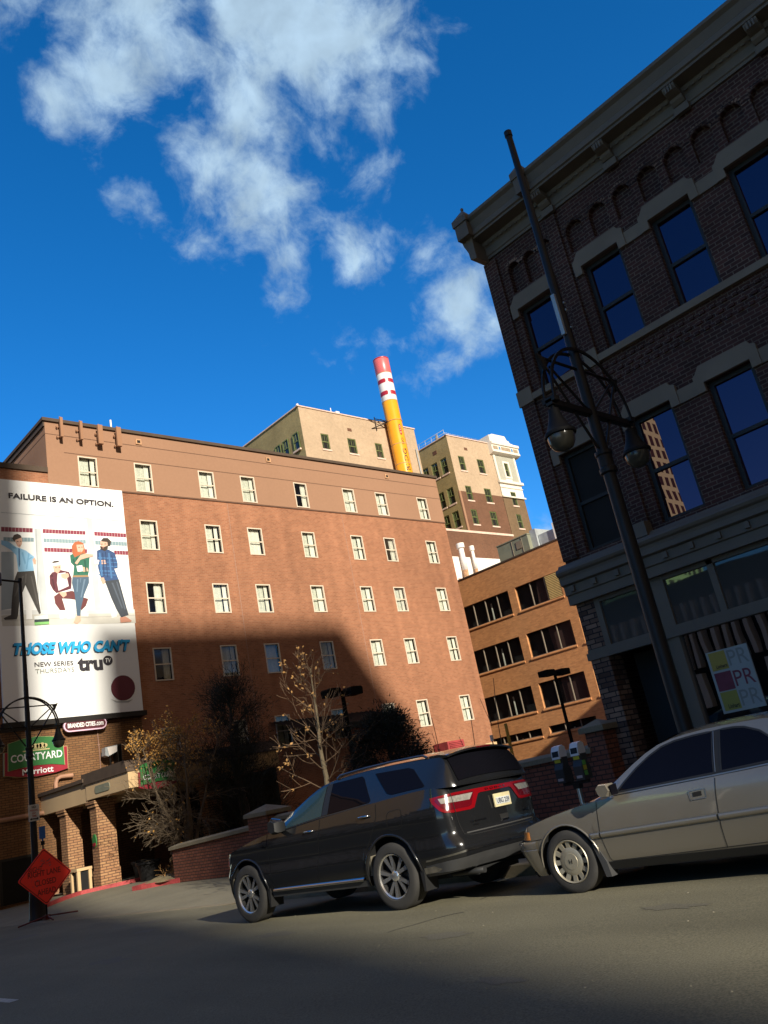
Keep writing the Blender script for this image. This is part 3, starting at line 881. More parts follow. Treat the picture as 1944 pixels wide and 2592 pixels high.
('fold_jeans', 8, [(16.62, 13.56), (16.71, 13.56), (16.44, 12.63), (16.38, 12.63)]),
('fold_jeans', 8, [(16.46, 13.61), (16.49, 13.61), (16.44, 13.38), (16.41, 13.38)]),
('fold_jeans2', 8, [(18.01, 13.41), (18.1, 13.41), (18.49, 12.1), (18.43, 12.07)]),
('fold_jeans2', 8, [(18.26, 13.47), (18.33, 13.47), (18.64, 12.04), (18.57, 12.01)]),
('fold_green', 8, [(16.31, 14.67), (16.4, 14.7), (16.42, 13.85), (16.35, 13.82)]),
('fold_green', 8, [(16.7, 14.56), (16.79, 14.54), (16.79, 13.92), (16.73, 13.85)]),
('fold_green', 8, [(16.13, 14.54), (16.2, 14.61), (16.28, 14.31), (16.22, 14.28)]),
('fold_maroon', 6, [(15.06, 13.53), (15.13, 13.56), (15.2, 13.07), (15.13, 13.05)]),
('fold_maroon', 6, [(15.91, 13.83), (15.96, 13.81), (15.93, 13.2), (15.87, 13.17)]),
('fold_maroon', 6, [(15.02, 13.75), (15.11, 13.79), (15.14, 13.67), (15.06, 13.64)]),
('fold_navy', 9, [(17.67, 14.96), (17.72, 14.97), (17.69, 13.76), (17.64, 13.76)]),
('fold_navy', 9, [(17.83, 15.03), (17.87, 15.03), (17.86, 13.7), (17.82, 13.7)]),
('fold_navy', 9, [(18.14, 14.86), (18.18, 14.86), (18.24, 14.26), (18.2, 14.24)]),
('shirt_check', 8, [(17.45, 14.5), (18.41, 14.5), (18.41, 14.46), (17.45, 14.46)]),
('shirt_check', 8, [(17.44, 14.29), (18.39, 14.29), (18.39, 14.24), (17.43, 14.25)]),
('shirt_check', 8, [(17.4, 13.84), (18.35, 13.83), (18.35, 13.79), (17.4, 13.8)]),
('floor_line', 2, [(12.69, 11.54), (19.11, 11.74), (19.11, 11.72), (12.69, 11.52)]),
('stall_line', 2, [(14.46, 16.05), (14.49, 16.05), (14.4, 12.29), (14.36, 12.29)]),
('stall_line', 2, [(12.91, 16.78), (19.06, 16.79), (19.06, 16.77), (12.91, 16.76)]),
('ball_shadow', 2, [(17.47, 7.65), (17.77, 7.54), (18.29, 7.5), (18.58, 7.56), (18.34, 7.42), (17.71, 7.47)]),
('ball', 3, [(18.74, 8.09), (18.72, 8.0), (18.69, 7.91), (18.64, 7.82), (18.58, 7.75), (18.52, 7.68), (18.44, 7.62), (18.35, 7.58), (18.26, 7.55), (18.16, 7.54), (18.07, 7.54), (17.98, 7.55), (17.89, 7.58), (17.8, 7.62), (17.73, 7.68), (17.66, 7.74), (17.61, 7.82), (17.57, 7.9), (17.54, 7.99), (17.53, 8.08), (17.53, 8.18), (17.54, 8.27), (17.57, 8.36), (17.62, 8.44), (17.67, 8.52), (17.74, 8.59), (17.82, 8.65), (17.9, 8.69), (17.99, 8.72), (18.09, 8.74), (18.18, 8.74), (18.28, 8.73), (18.37, 8.7), (18.46, 8.66), (18.53, 8.6), (18.6, 8.54), (18.66, 8.46), (18.7, 8.38), (18.73, 8.28), (18.74, 8.19)]),
]
from collections import OrderedDict
groups = OrderedDict()
names = {}
for (m, layer, pts) in BB_SHAPES:
    groups.setdefault(m, []).append((layer, pts))
mb = MB(); order = list(groups); cnt = 0
for mi, m in enumerate(order):
    for layer, pts in groups[m]:
        y = HY - .162 - .0035 * layer - .00004 * cnt
        cnt += 1
        mb.face([(p[0], y, p[1]) for p in pts], mi)
    # tile joints
for (za, zb_) in ((0, 0),):
    pass
pic = mb.build('picture', [m for m in order], bbo, merge=False)
mb = MB()
for (m, layer, pts) in BB_SHAPES:
    if m.startswith('tile'):
        a, b, c_, d = pts
        n = int((b[0] - a[0]) / .145)
        for i in range(1, n):
            t = i / n
            xt = a[0] + (b[0] - a[0]) * t; zt = a[1] + (b[1] - a[1]) * t
            xb = d[0] + (c_[0] - d[0]) * t; zb = d[1] + (c_[1] - d[1]) * t
            mb.face([(xt - .005, HY - .1685, zt), (xt + .005, HY - .1685, zt), (xb + .005, HY - .1685, zb), (xb - .005, HY - .1685, zb)])
mb.build('tile_joint', 'bb_white', bbo)
def on_wall(x0, x1, z0, z1, y, slant=0.0):
    return lambda u, v: (x0 + (x1 - x0) * u + slant * v, y, z0 + (z1 - z0) * v)
text_mesh('headline', 'FAILURE IS AN OPTION.', 'bb_ink', on_wall(13.27, 18.5, 17.52, 17.81, HY - .20), bold=.03, parent=bbo)
text_mesh('title_shadow', "THOSE WHO CAN'T", 'bb_navy', on_wall(13.0, 18.54, 9.88, 10.46, HY - .185, .14), bold=.055, parent=bbo)
text_mesh('title', "THOSE WHO CAN'T", 'bb_cyan', on_wall(13.05, 18.58, 9.93, 10.51, HY - .195, .14), bold=.05, parent=bbo)
text_mesh('series_line', 'NEW SERIES', 'bb_ink', on_wall(14.03, 15.8, 9.36, 9.57, HY - .19), bold=.008, parent=bbo)
text_mesh('day_line', 'THURSDAYS', 'bb_grey', on_wall(14.05, 15.82, 9.06, 9.26, HY - .19), bold=-.002, parent=bbo)
text_mesh('channel_name', 'tru', 'bb_ink', on_wall(16.0, 17.22, 9.05, 9.70, HY - .19), bold=.045, parent=bbo)
mb = MB()
mb.prism([(17.49 + .235 * math.cos(t * math.pi / 14), 9.5 + .235 * math.sin(t * math.pi / 14)) for t in range(28)], HY - .185, HY - .163, 'y')
mb.build('channel_badge', 'bb_ink', bbo)
text_mesh('badge_letters', 'TV', 'bb_white', on_wall(17.34, 17.62, 9.40, 9.61, HY - .19, .03), bold=.02, parent=bbo)

# ------------------------------------------------------------------ wall signs and fittings under the billboard
mat('sign_pink', (.75, .50, .62), .5, noise=None); mat('sign_maroon', (.085, .012, .02), .5, noise=None); mat('sign_white', (.8, .8, .78), .5, noise=None)
mat('sign_green', (.035, .17, .045), .4, noise=(2, .05)); mat('sign_red', (.28, .015, .03), .4, noise=(2, .05)); mat('sign_gold', (.55, .46, .22), .5, noise=None)
def pill(x0, x1, z0, z1, n=8):
    r = (z1 - z0) / 2; zc = (z0 + z1) / 2
    return [(x1 - r + r * math.cos(a), zc + r * math.sin(a)) for a in [-math.pi / 2 + math.pi * i / n for i in range(n + 1)]] + \
           [(x0 + r + r * math.cos(a), zc + r * math.sin(a)) for a in [math.pi / 2 + math.pi * i / n for i in range(n + 1)]]
sg = thing('wall_sign', 'small pill shaped maroon sign with pink rim under the billboard', 'sign', (16.06, HY, 6.3))
mb = MB(); mb.prism(pill(15.06, 17.07, 6.29, 6.82), HY - .42, HY - .32, 'y'); mb.build('rim', 'sign_pink', sg)
mb = MB(); mb.prism(pill(15.12, 17.01, 6.35, 6.76), HY - .43, HY - .421, 'y'); mb.build('face', 'sign_maroon', sg)
text_mesh('lettering', 'BRANDED CITIES', 'sign_white', on_wall(15.24, 16.52, 6.46, 6.66, HY - .435), bold=.03, parent=sg)
text_mesh('lettering', '.com', 'sign_white', on_wall(16.54, 16.9, 6.46, 6.62, HY - .435), bold=.02, parent=sg)
mb = MB()
for x in (15.6, 16.5):
    mb.tube([(x, HY, 6.6), (x, HY - .33, 6.6)], .03, 6)
mb.build('bracket', 'metal_black', sg)
cs = thing('hotel_sign', 'large green and red hotel sign on the brick wall behind the lamp post', 'sign', (13.9, HY, 4.6))
red = [(12.58, 5.72), (12.54, 4.78), (13.1, 4.66), (13.9, 4.60), (14.7, 4.66), (15.22, 4.76), (15.24, 5.72)]
grn = [(12.72, 6.08), (13.3, 6.22), (13.92, 6.27), (14.5, 6.22), (15.06, 6.08), (15.07, 4.93), (14.5, 5.03), (13.9, 5.06), (13.3, 5.03), (12.68, 4.95)]
def infl(poly, d):
    cx = sum(p[0] for p in poly) / len(poly); cz = sum(p[1] for p in poly) / len(poly)
    return [(cx + (p[0] - cx) * d, cz + (p[1] - cz) * d) for p in poly]
mb = MB(); mb.prism(infl(red, 1.02), HY - .16, HY - .02, 'y', 1); mb.prism(red, HY - .19, HY - .161, 'y', 0); mb.build('red_panel', ['sign_red', 'sign_gold'], cs)
mb = MB(); mb.prism(infl(grn, 1.018), HY - .21, HY - .191, 'y', 1); mb.prism(grn, HY - .23, HY - .211, 'y', 0); mb.build('green_panel', ['sign_green', 'sign_gold'], cs)
text_mesh('lettering', 'COURTYARD', 'sign_white', on_wall(12.79, 14.99, 5.27, 5.59, HY - .24), bold=.015, parent=cs)
text_mesh('lettering', 'Marriott', 'sign_white', on_wall(13.25, 14.58, 4.70, 4.96, HY - .2), bold=.02, parent=cs)
mb = MB()
mb.box(13.3, 14.45, HY - .236, HY - .231, 5.67, 5.72)
for x, r in ((13.72, .09), (13.86, .12), (14.0, .12), (14.14, .13), (14.28, .09)):
    mb.prism([(x + r * math.cos(t * math.pi / 6), 5.86 + r * math.sin(t * math.pi / 6)) for t in range(12)], HY - .24, HY - .231, 'y')
    mb.box(x - .012, x + .012, HY - .24, HY - .231, 5.7, 5.8)
mb.build('tree_emblem', 'sign_gold', cs)
fl = thing('floodlight', 'grey wall floodlight above the canopy roof', 'light', (17.0, HY, 4.6))
mb = MB()
mb.prism([(16.75, 5.40), (16.72, 5.05), (16.86, 4.98), (17.3, 5.15), (17.32, 5.45)], HY - .75, HY - .35, 'y'); mb.build('housing', 'galvanised', fl)
mb = MB(); mb.face([(16.9, HY - .76, 5.02), (17.28, HY - .76, 5.16), (17.3, HY - .76, 5.42), (16.84, HY - .76, 5.38)]); mb.build('lens', 'white_paint', fl)
mb = MB(); mb.box(17.42, 17.46, HY - .5, HY, 4.6, 5.5); mb.box(17.6, 17.64, HY - .5, HY, 4.6, 5.5); mb.box(17.46, 17.6, HY - .5, HY - .46, 5.44, 5.5)
mb.tube([(17.05, HY - .5, 4.95), (17.1, HY - .4, 4.6), (17.05, HY - .1, 4.5)], .05, 6); mb.build('bracket', 'metal_black', fl)
mat('pipe_salmon', (.36, .19, .115), .7)
dp = thing('drain_pipe', 'tan pipe bending along the sunlit brick beside the canopy', 'pipe', (14.6, HY, 3.05))
mb = MB()
R_ = .095
mb.tube([(15.4, HY - .2, 4.43), (14.85, HY - .2, 4.43), (14.7, HY - .2, 4.36), (14.64, HY - .2, 4.2), (14.64, HY - .2, 3.3), (14.6, HY - .2, 3.14), (14.45, HY - .2, 3.06), (13.7, HY - .2, 3.04), (12.2, HY - .2, 3.02)], R_, 10)
mb.build('pipe', 'pipe_salmon', dp)
mb = MB()
for (x, z) in ((14.64, 3.8), (14.2, 3.04)):
    mb.box(x - .2, x + .12, HY - .12, HY - .002, z - .05, z + .05); mb.box(x - .02, x + .03, HY - .2, HY - .12, z - .12, z + .12)
mb.build('clamp', 'canopy_stucco', dp)
cd = thing('downpipe', 'thin pale conduit running down from the pill shaped sign', 'pipe', (16.78, HY, 4.4))
mb = MB(); mb.tube([(16.75, HY - .04, 6.3), (16.78, HY - .04, 5.2), (16.76, HY - .04, 4.3)], .025, 6); mb.build('conduit', 'joint_pale', cd)
mb = MB(); mb.box(16.72, 16.82, HY - .05, HY - .002, 5.6, 5.66); mb.build('clip', 'joint_pale', cd)
sd_ = thing('service_door', 'dark metal service door in the shaded brick at far left', 'door', (12.9, HY, LOT))
mb = MB(); mb.box(12.3, 13.62, HY - .03, HY - .002, LOT, 1.4); mb.build('leaf', 'metal_dark', sd_)
mb = MB(); mb.box(12.2, 12.3, HY - .07, HY - .002, LOT, 1.5); mb.box(13.62, 13.72, HY - .07, HY - .002, LOT, 1.5); mb.box(12.3, 13.62, HY - .07, HY - .002, 1.4, 1.5); mb.build('frame', 'frame_black', sd_)
mb = MB(); mb.box(13.4, 13.44, HY - .1, HY - .03, .6, .8); mb.build('handle', 'steel', sd_)
gr_ = thing('ground_grille', 'pale louvred grille at the foot of the sunlit wall', 'grille', (14.0, HY - .1, LOT))
mb = MB()
mb.box(13.7, 14.5, HY - .2, HY - .12, LOT, .32, 0)
for i in range(5):
    for j in range(4):
        mb.box(13.76 + j * .18, 13.88 + j * .18, HY - .21, HY - .2, LOT + .08 + i * .09, LOT + .13 + i * .09, 1)
mb.build('grille', ['stucco_dark', 'room_dark'], gr_)

# ------------------------------------------------------------------ entrance canopy
cn = thing('entrance_canopy', 'tan stucco entrance canopy with dark roof on brick pillars', 'canopy', (14, 33, LOT))
mb = MB()
mb.box(14.03, 20.5, 33.2, HY - .01, 2.95, 3.72)
mb.box(14.0, 20.6, 29.45, 33.2, 3.02, 3.60)
mb.build('fascia', 'canopy_stucco', cn)
mb = MB()
mb.box(13.9, 20.6, 33.25, HY - .02, 3.72, 3.86)
mb.prism([(29.4, 3.6), (33.45, 3.6), (33.45, 4.02), (29.6, 4.02)], 13.95, 20.7, 'x')
mb.build('roof', 'coping_brown', cn)
mb = MB()
mb.prism(pill(31.0, 32.35, 3.17, 3.45), 13.98, 13.999, 'x'); mb.build('name_plate', 'hvac_green', cn)
for (x0, x1, y0, y1) in ((14.1, 14.84, 32.62, 33.22), (14.1, 14.72, 35.6, 36.25), (18.9, 19.6, 32.62, 33.22)):
    mb = MB()
    mb.box(x0, x1, y0, y1, LOT - .05, 2.72)
    mb.box(x0 - .03, x1 + .03, y0 - .03, y1 + .03, LOT - .05, .42)
    mb.box(x0 - .06, x1 + .06, y0 - .06, y1 + .06, 2.72, 2.84); mb.box(x0 - .1, x1 + .1, y0 - .1, y1 + .1, 2.84, 2.95)
    mb.build('pillar', 'brick_hotel_low', cn)
mb = MB(); mb.box(20.4, 20.5, 29.6, HY - .02, LOT, 2.95); mb.build('back_wall', 'room_dark', cn)
ps = thing('canopy_sign', 'small green and red hotel sign on the canopy front behind the bare twigs', 'sign', (15.9, 29.4, 2.9))
def scl(poly, x0, x1, z0, z1):
    ax = [p[0] for p in poly]; az = [p[1] for p in poly]
    return [(x0 + (p[0] - min(ax)) / (max(ax) - min(ax)) * (x1 - x0), z0 + (p[1] - min(az)) / (max(az) - min(az)) * (z1 - z0)) for p in poly]
mb = MB(); mb.prism(scl(red, 14.35, 15.85, 2.85, 3.5), 29.36, 29.44, 'y'); mb.build('red_panel', 'sign_red', ps)
mb = MB(); mb.prism(scl(grn, 14.4, 15.8, 3.02, 3.85), 29.31, 29.359, 'y'); mb.build('green_panel', 'sign_green', ps)
text_mesh('lettering', 'COURTYARD', 'sign_white', on_wall(14.5, 15.7, 3.2, 3.38, 29.3), bold=.01, parent=ps)
pq = thing('pillar_plaque', 'small oval green and red plaque on the brick pillar', 'sign', (14.1, 32.9, 1.4))
mb = MB(); mb.prism([(32.92 + .17 * math.cos(t * math.pi / 8), 1.5 + .24 * math.sin(t * math.pi / 8)) for t in range(16)], 14.06, 14.099, 'x'); mb.build('plaque', 'sign_green', pq)
mb = MB(); mb.prism([(32.92 + .13 * math.cos(t * math.pi / 8), 1.36 + .07 * math.sin(t * math.pi / 8)) for t in range(16)], 14.045, 14.059, 'x'); mb.build('red_band', 'sign_red', pq)
tr = thing('litter_bin', 'tan framed litter bin with dark panels between the pillars', 'bin', (14.0, 34.1, LOT))
mb = MB()
for (x, y) in ((13.7, 33.75), (14.15, 33.75), (13.7, 34.35), (14.15, 34.35)):
    mb.box(x - .06, x + .06, y - .06, y + .06, LOT, .52)
mb.box(13.62, 14.23, 33.67, 34.43, .52, .62); mb.build('frame', 'canopy_stucco', tr)
mb = MB(); mb.box(13.72, 14.13, 33.77, 34.33, LOT, .5); mb.build('panel', 'metal_dark', tr)
for (x, y, lb) in ((15.3, 31.2, 'dark tapered planter tub, the nearer of two beneath the canopy'), (16.4, 33.9, 'dark tapered planter tub, the farther of two beneath the canopy')):
    t = thing('planter', lb, 'planter', (x, y, LOT), 'planter tubs beneath the canopy')
    mb = MB(); mb.lathe([(.0, 0), (.3, 0), (.4, .55), (.46, .58), (.46, .68), (.36, .68), (.34, .6), (0, .58)], (x, y, LOT), 'z', 14); mb.build('tub', 'metal_dark', t)
    mb = MB(); mb.lathe([(.33, .6), (.2, .66), (0, .7)], (x, y, LOT), 'z', 10); mb.build('soil', 'dirt', t)

# ------------------------------------------------------------------ low brick wall along the pavement
def low_wall(name, label, y0, y1, z0, z1, hip):
    w = thing(name, label, 'wall', (13.75, y0, LOT))
    mb = MB()
    for (a, b) in ((0, 1),):
        mb.face([(13.6, y0, -.7), (13.6, y1, -.7), (13.6, y1, z1 - .12), (13.6, y0, z0 - .12)])
        mb.face([(13.9, y0, -.7), (13.9, y1, -.7), (13.9, y1, z1 - .12), (13.9, y0, z0 - .12)])
        mb.face([(13.6, y0, -.7), (13.9, y0, -.7), (13.9, y0, z0 - .12), (13.6, y0, z0 - .12)])
        mb.face([(13.6, y1, -.7), (13.9, y1, -.7), (13.9, y1, z1 - .12), (13.6, y1, z1 - .12)])
    mb.build('brickwork', 'brick_wall', w)
    mb = MB()
    dy = 1 if y1 > y0 else -1
    e0 = y0 - .07 * dy
    sec = lambda y, z, top: [(13.52, y, z - .12), (13.52, y, z - .03), (13.70, y, z + top), (13.80, y, z + top), (13.98, y, z - .03), (13.98, y, z - .12)]
    rows = [sec(e0, z0, -.03 if hip else .03), sec(y0 + (.25 * dy if hip else 0), z0 + .01, .03), sec(y1, z1, .03)]
    mb.grid(rows, 0, False); mb.face(rows[0]); mb.face(rows[-1])
    mb.build('coping', 'kerb_stone', w)
    return w
low_wall('garden_wall', 'low brick wall with pale coping rising towards the square pier', 26.0, 21.1, .84, 1.02, True)
low_wall('garden_wall', 'shaded low brick wall with pale coping behind the parking meters', 20.1, 9.42, 1.13, 1.30, False)
def pier(y0, y1, zt, label, zc):
    p = thing('wall_pier', label, 'pier', (13.75, (y0 + y1) / 2, LOT))
    xa, xb = (13.4, 14.1) if y0 > 15 else (13.56, 13.985)
    mb = MB(); mb.box(xa, xb, y0, y1, -.6, zt); mb.build('brickwork', 'brick_wall', p)
    mb = MB()
    a, b, c_, d = xa - .08, xb + (.08 if y0 > 15 else 0), y0 - .08, y1 + .08
    mb.box(a, b, c_, d, zt, zt + .1)
    t = ((xa + xb) / 2, (y0 + y1) / 2, zc)
    q = [(a, c_, zt + .1), (b, c_, zt + .1), (b, d, zt + .1), (a, d, zt + .1)]
    for i in range(4):
        mb.face([q[i], q[(i + 1) % 4], t])
    mb.build('cap', 'kerb_stone', p)
pier(20.1, 21.08, 1.22, 'square brick pier with pyramid cap beyond the dark car', 1.50)
pier(9.07, 9.47, 1.54, 'brick pier with pyramid cap against the corner building', 1.76)

# ------------------------------------------------------------------ corner building on the right (old brick, shopfront)
BX = 14.0
ob_ = thing('corner_building', 'dark old three storey brick building with stone window hoods and a deep cornice', 'building', (BX, 9.18, 0))
YL, YR = 9.18, -13.0
w3, w2 = [], []
wy = [(7.74, 8.63), (6.06, 6.93)] + [(4.50 - 1.575 * i, 5.36 - 1.575 * i) for i in range(11)]
for (a, b) in wy:
    w3.append((a, b, 8.50, 10.47)); w2.append((a, b, 4.88, 6.97))
ARZ0, ARZ1 = 10.90, 11.86
mb = MB()
wall(mb, 'x', BX, YR, YL, 4.55, ARZ0, w2 + w3, 0.22)
mb.face([(BX, YR, ARZ1), (BX, YL, ARZ1), (BX, YL, 12.1), (BX, YR, 12.1)])
mb.face([(BX + .13, YR, ARZ0), (BX + .13, YL, ARZ0), (BX + .13, YL, ARZ1), (BX + .13, YR, ARZ1)])
mb.face([(BX, YR, ARZ0), (BX + .13, YR, ARZ0), (BX + .13, YL, ARZ0), (BX, YL, ARZ0)])
# arcaded band: small round-headed niches under the cornice
def niche(yc, half, pitch, zs):
    y0, y1 = yc - pitch / 2, yc + pitch / 2
    mb.face([(BX, y0, ARZ0), (BX, yc - half, ARZ0), (BX, yc - half, zs), (BX, y0, zs)])
    mb.face([(BX, y1, ARZ0), (BX, yc + half, ARZ0), (BX, yc + half, zs), (BX, y1, zs)])
    n = 12
    arc = [(yc - half * math.cos(math.pi * i / n), zs + half * math.sin(math.pi * i / n)) for i in range(n + 1)]
    for i in range(n):
        (a0, b0), (a1, b1) = arc[i], arc[i + 1]
        t0, t1 = y0 + (y1 - y0) * i / n, y0 + (y1 - y0) * (i + 1) / n
        mb.face([(BX, a0, b0), (BX, a1, b1), (BX, t1, ARZ1), (BX, t0, ARZ1)])
        mb.face([(BX, a0, b0), (BX, a1, b1), (BX + .13, a1, b1), (BX + .13, a0, b0)])
    mb.face([(BX, y0, zs), (BX, yc - half, zs), (BX, y0, ARZ1)])
    mb.face([(BX, y1, zs), (BX, yc + half, zs), (BX, y1, ARZ1)])
    for s in (-1, 1):
        mb.face([(BX, yc + s * half, ARZ0), (BX + .13, yc + s * half, ARZ0), (BX + .13, yc + s * half, zs), (BX, yc + s * half, zs)])
niches = []
for i in range(33):
    niches.append((6.86 - .582 * i, .205, .582, 11.36))
for i in range(3):
    niches.append((8.48 - .43 * i, .15, .43, 11.46))
for nn_ in niches:
    niche(*nn_)
ny = 6.86 + .291
mb.face([(BX, ny, ARZ0), (BX, 7.405, ARZ0), (BX, 7.405, ARZ1), (BX, ny, ARZ1)])
mb.face([(BX, 8.695, ARZ0), (BX, YL, ARZ0), (BX, YL, ARZ1), (BX, 8.695, ARZ1)])
# pilasters
for (a, b) in ((8.84, 9.178), (7.16, 7.42)):
    mb.box(BX - .075, BX - .001, a, b, 4.85, 11.95)
# side wall, roof
mb.face([(BX, YL, -.6), (BX + 16, YL, -.6), (BX + 16, YL, 12.3), (BX, YL, 12.3)])
mb.face([(BX, YR, 12.3), (BX + 16, YR, 12.3), (BX + 16, YL, 12.3), (BX, YL, 12.3)])
mb.face([(BX + 16, YR, -.6), (BX + 16, YL, -.6), (BX + 16, YL, 12.3), (BX + 16, YR, 12.3)])
mb.box(BX + 16.01, BX + 33, YR, YL, -.6, 14.1)
# corbelled brick headers below the upper sills, voussoirs round the niches
random.seed(5)
y = 7.1
while y > -12:
    for k, z in enumerate((8.22, 8.06, 7.9)):
        if (int(round((7.1 - y) / .105)) + k) % 2 == 0:
            mb.box(BX - .035, BX - .001, y - .05, y + .05, z - .035, z + .035)
    y -= .105
mb.build('brick_front', 'brick_old', ob_)
mb = MB()
for (yc, half, pitch, zs) in niches[:14] + niches[33:]:
    n = 13
    for i in range(n):
        a = math.pi * (i + .5) / n
        c, s = math.cos(a), math.sin(a)
        ri, ro, hw = half + .012, half + .085, .019
        P = lambda r, o: (BX - .022, yc + r * c - o * s, zs + r * s + o * c)
        mb.face([P(ri, -hw), P(ro, -hw), P(ro, hw), P(ri, hw)])
mb.build('arch_ring', 'brick_rough', ob_)['kind'] = 'stuff'
# stone: sills, hoods and impost bands
mb = MB()
def hood(a, b, zh, y_next=None):
    x0, x1 = BX - .07, BX - .001
    L, R = b + .17, a - .17
    mb.prism([(R, zh), (L, zh), (L, zh + .16), (L - .06, zh + .20), (L - .16, zh + .33), (R + .12, zh + .33), (R + .09, zh + .26), (R, zh + .22)], x0, x1, 'x')
    mb.prism([(a + .0, zh - .17), (a, zh), (R, zh), (R, zh - .17)], x0, x1, 'x'); mb.prism([(b, zh - .17), (b, zh), (L, zh), (L, zh - .17)], x0, x1, 'x')
for ws, zh in ((w3, 10.47), (w2, 6.97)):
    for i, (a, b, p, q) in enumerate(ws):
        hood(a, b, zh)
        if i >= 1:
            nx = ws[i + 1][1] + .17 if i + 1 < len(ws) else YR
            mb.box(BX - .045, BX - .001, nx, a - .17, zh - .165, zh + .10)
mb.box(BX - .11, BX - .001, YR, 7.15, 8.36, 8.50)
mb.box(BX - .11, BX - .001, 7.43, 8.83, 8.36, 8.50)
mb.box(BX - .12, BX - .076, 8.82, 9.2, 8.33, 8.68)
mb.box(BX - .12, BX - .076, 7.14, 7.44, 8.33, 8.68)
mb.build('stone_trim', 'stone_dark', ob_)
# sash windows
for wi, (a, b, p, q) in enumerate(w3 + w2):
    lvl = 3 if wi < len(w3) else 2
    mb = MB()
    fx0, fx1 = BX + .11, BX + .19
    t = .085
    mb.box(fx0, fx1, a, a + t, p, q); mb.box(fx0, fx1, b - t, b, p, q)
    mb.box(fx0, fx1, a + t, b - t, q - t, q); mb.box(fx0, fx1, a + t, b - t, p, p + .07)
    zm = (p + q) / 2 - .04
    mb.box(fx0 + .01, fx1, a + t, b - t, zm - .035, zm + .035)
    if lvl == 2 and wi == len(w3):
        mb.face([(BX + .17, a, p), (BX + .17, b, p), (BX + .17, b, q), (BX + .17, a, q)], 2)
    else:
        mb.face([(BX + .17, a, p), (BX + .17, b, p), (BX + .17, b, zm), (BX + .17, a, zm)], 1)
        mb.face([(BX + .155, a, zm), (BX + .155, b, zm), (BX + .155, b, q), (BX + .155, a, q)], 1)
    mb.build('window', ['frame_black', 'pane_old', 'room_dark'], ob_)
# main cornice
mb = MB()
prof = [(14.0, 12.04), (13.955, 12.04), (13.955, 12.10), (13.93, 12.12), (13.93, 12.30), (13.90, 12.33), (13.86, 12.36), (13.84, 12.42), (13.56, 12.45), (13.56, 12.50), (13.52, 12.52), (13.52, 12.63), (13.55, 12.66), (13.49, 12.84), (13.42, 12.90), (13.42, 12.97), (13.5, 13.0), (14.0, 13.02)]
mb.prism(prof, YR, 9.02, 'y')
cor = mb.build('cornice', 'cornice_grey', ob_)
mb = MB()
y = 8.9
while y > -12:
    mb.box(13.86, 13.93, y - .035, y + .035, 12.33, 12.41); y -= .14
mb.build('dentil', 'cornice_grey', ob_)['kind'] = 'stuff'
def console(yc, w=.12):
    mb = MB()
    mb.prism([(13.93, 12.14), (13.86, 12.16), (13.80, 12.22), (13.78, 12.28), (13.70, 12.30), (13.62, 12.34), (13.58, 12.40), (13.58, 12.445), (13.93, 12.445)], yc - w, yc + w, 'y')
    mb.box(13.86, 13.955, yc - w - .03, yc + w + .03, 11.98, 12.13)
    for dy in (-.055, 0, .055):
        mb.box(13.56, 13.579, yc + dy - .015, yc + dy + .015, 12.30, 12.44)
    return mb.build('console', 'cornice_grey', ob_)
for yc in (7.25,) + tuple(5.66 - 1.6 * i for i in range(11)):
    console(yc)
def finial(yc, name='finial', w=.17):
    mb = MB()
    mb.box(13.36, 13.80, yc - w, yc + w, 12.50, 12.98)
    mb.box(13.33, 13.83, yc - w - .03, yc + w + .03, 12.86, 13.02)
    t = (13.58, yc, 13.33)
    q = [(13.33, yc - w - .03, 13.02), (13.83, yc - w - .03, 13.02), (13.83, yc + w + .03, 13.02), (13.33, yc + w + .03, 13.02)]
    for i in range(4):
        mb.face([q[i], q[(i + 1) % 4], t])
    mb.lathe([(.0, .06), (.03, .045), (.04, .02), (.03, -.02), (0, -.03)], t, 'z', 8)
    mb.build(name, 'cornice_grey', ob_)
finial(9.12); finial(7.42, w=.13)
mb = MB()
mb.prism([(9.02, 11.95), (9.02, 12.52), (9.3, 12.52), (9.28, 12.40), (9.24, 12.30), (9.2, 12.18), (9.19, 12.0)], 13.52, 14.0, 'x')
mb.build('cornice_end', 'cornice_grey', ob_)
# shopfront entablature
mb = MB()
prof = [(13.74 + .085 * math.cos(t), 4.60 + .085 * math.sin(t)) for t in [math.pi * i / 8 for i in range(-2, 11)]]
mb.prism([(14.0, 4.78), (13.80, 4.76), (13.76, 4.70), (13.70, 4.685), (13.655, 4.64), (13.64, 4.60), (13.66, 4.55), (13.71, 4.515), (13.72, 4.46), (13.72, 4.36), (13.77, 4.34), (13.80, 4.33), (13.80, 4.16), (13.84, 4.14), (13.84, 3.96), (14.0, 3.96)], YR, 9.24, 'y')
en = mb.build('shop_cornice', 'shopfront_grey', ob_)
mb = MB()
for i in range(42):
    y = 9.03 - .518 * i
    mb.box(13.745, 13.80, y - .05, y + .05, 4.20, 4.31)
mb.build('cornice_block', 'shopfront_grey', ob_)
mb = MB(); mb.box(13.7, 13.95, 7.13, 7.37, 4.70, 4.97); mb.build('pedestal_block', 'shopfront_grey', ob_)
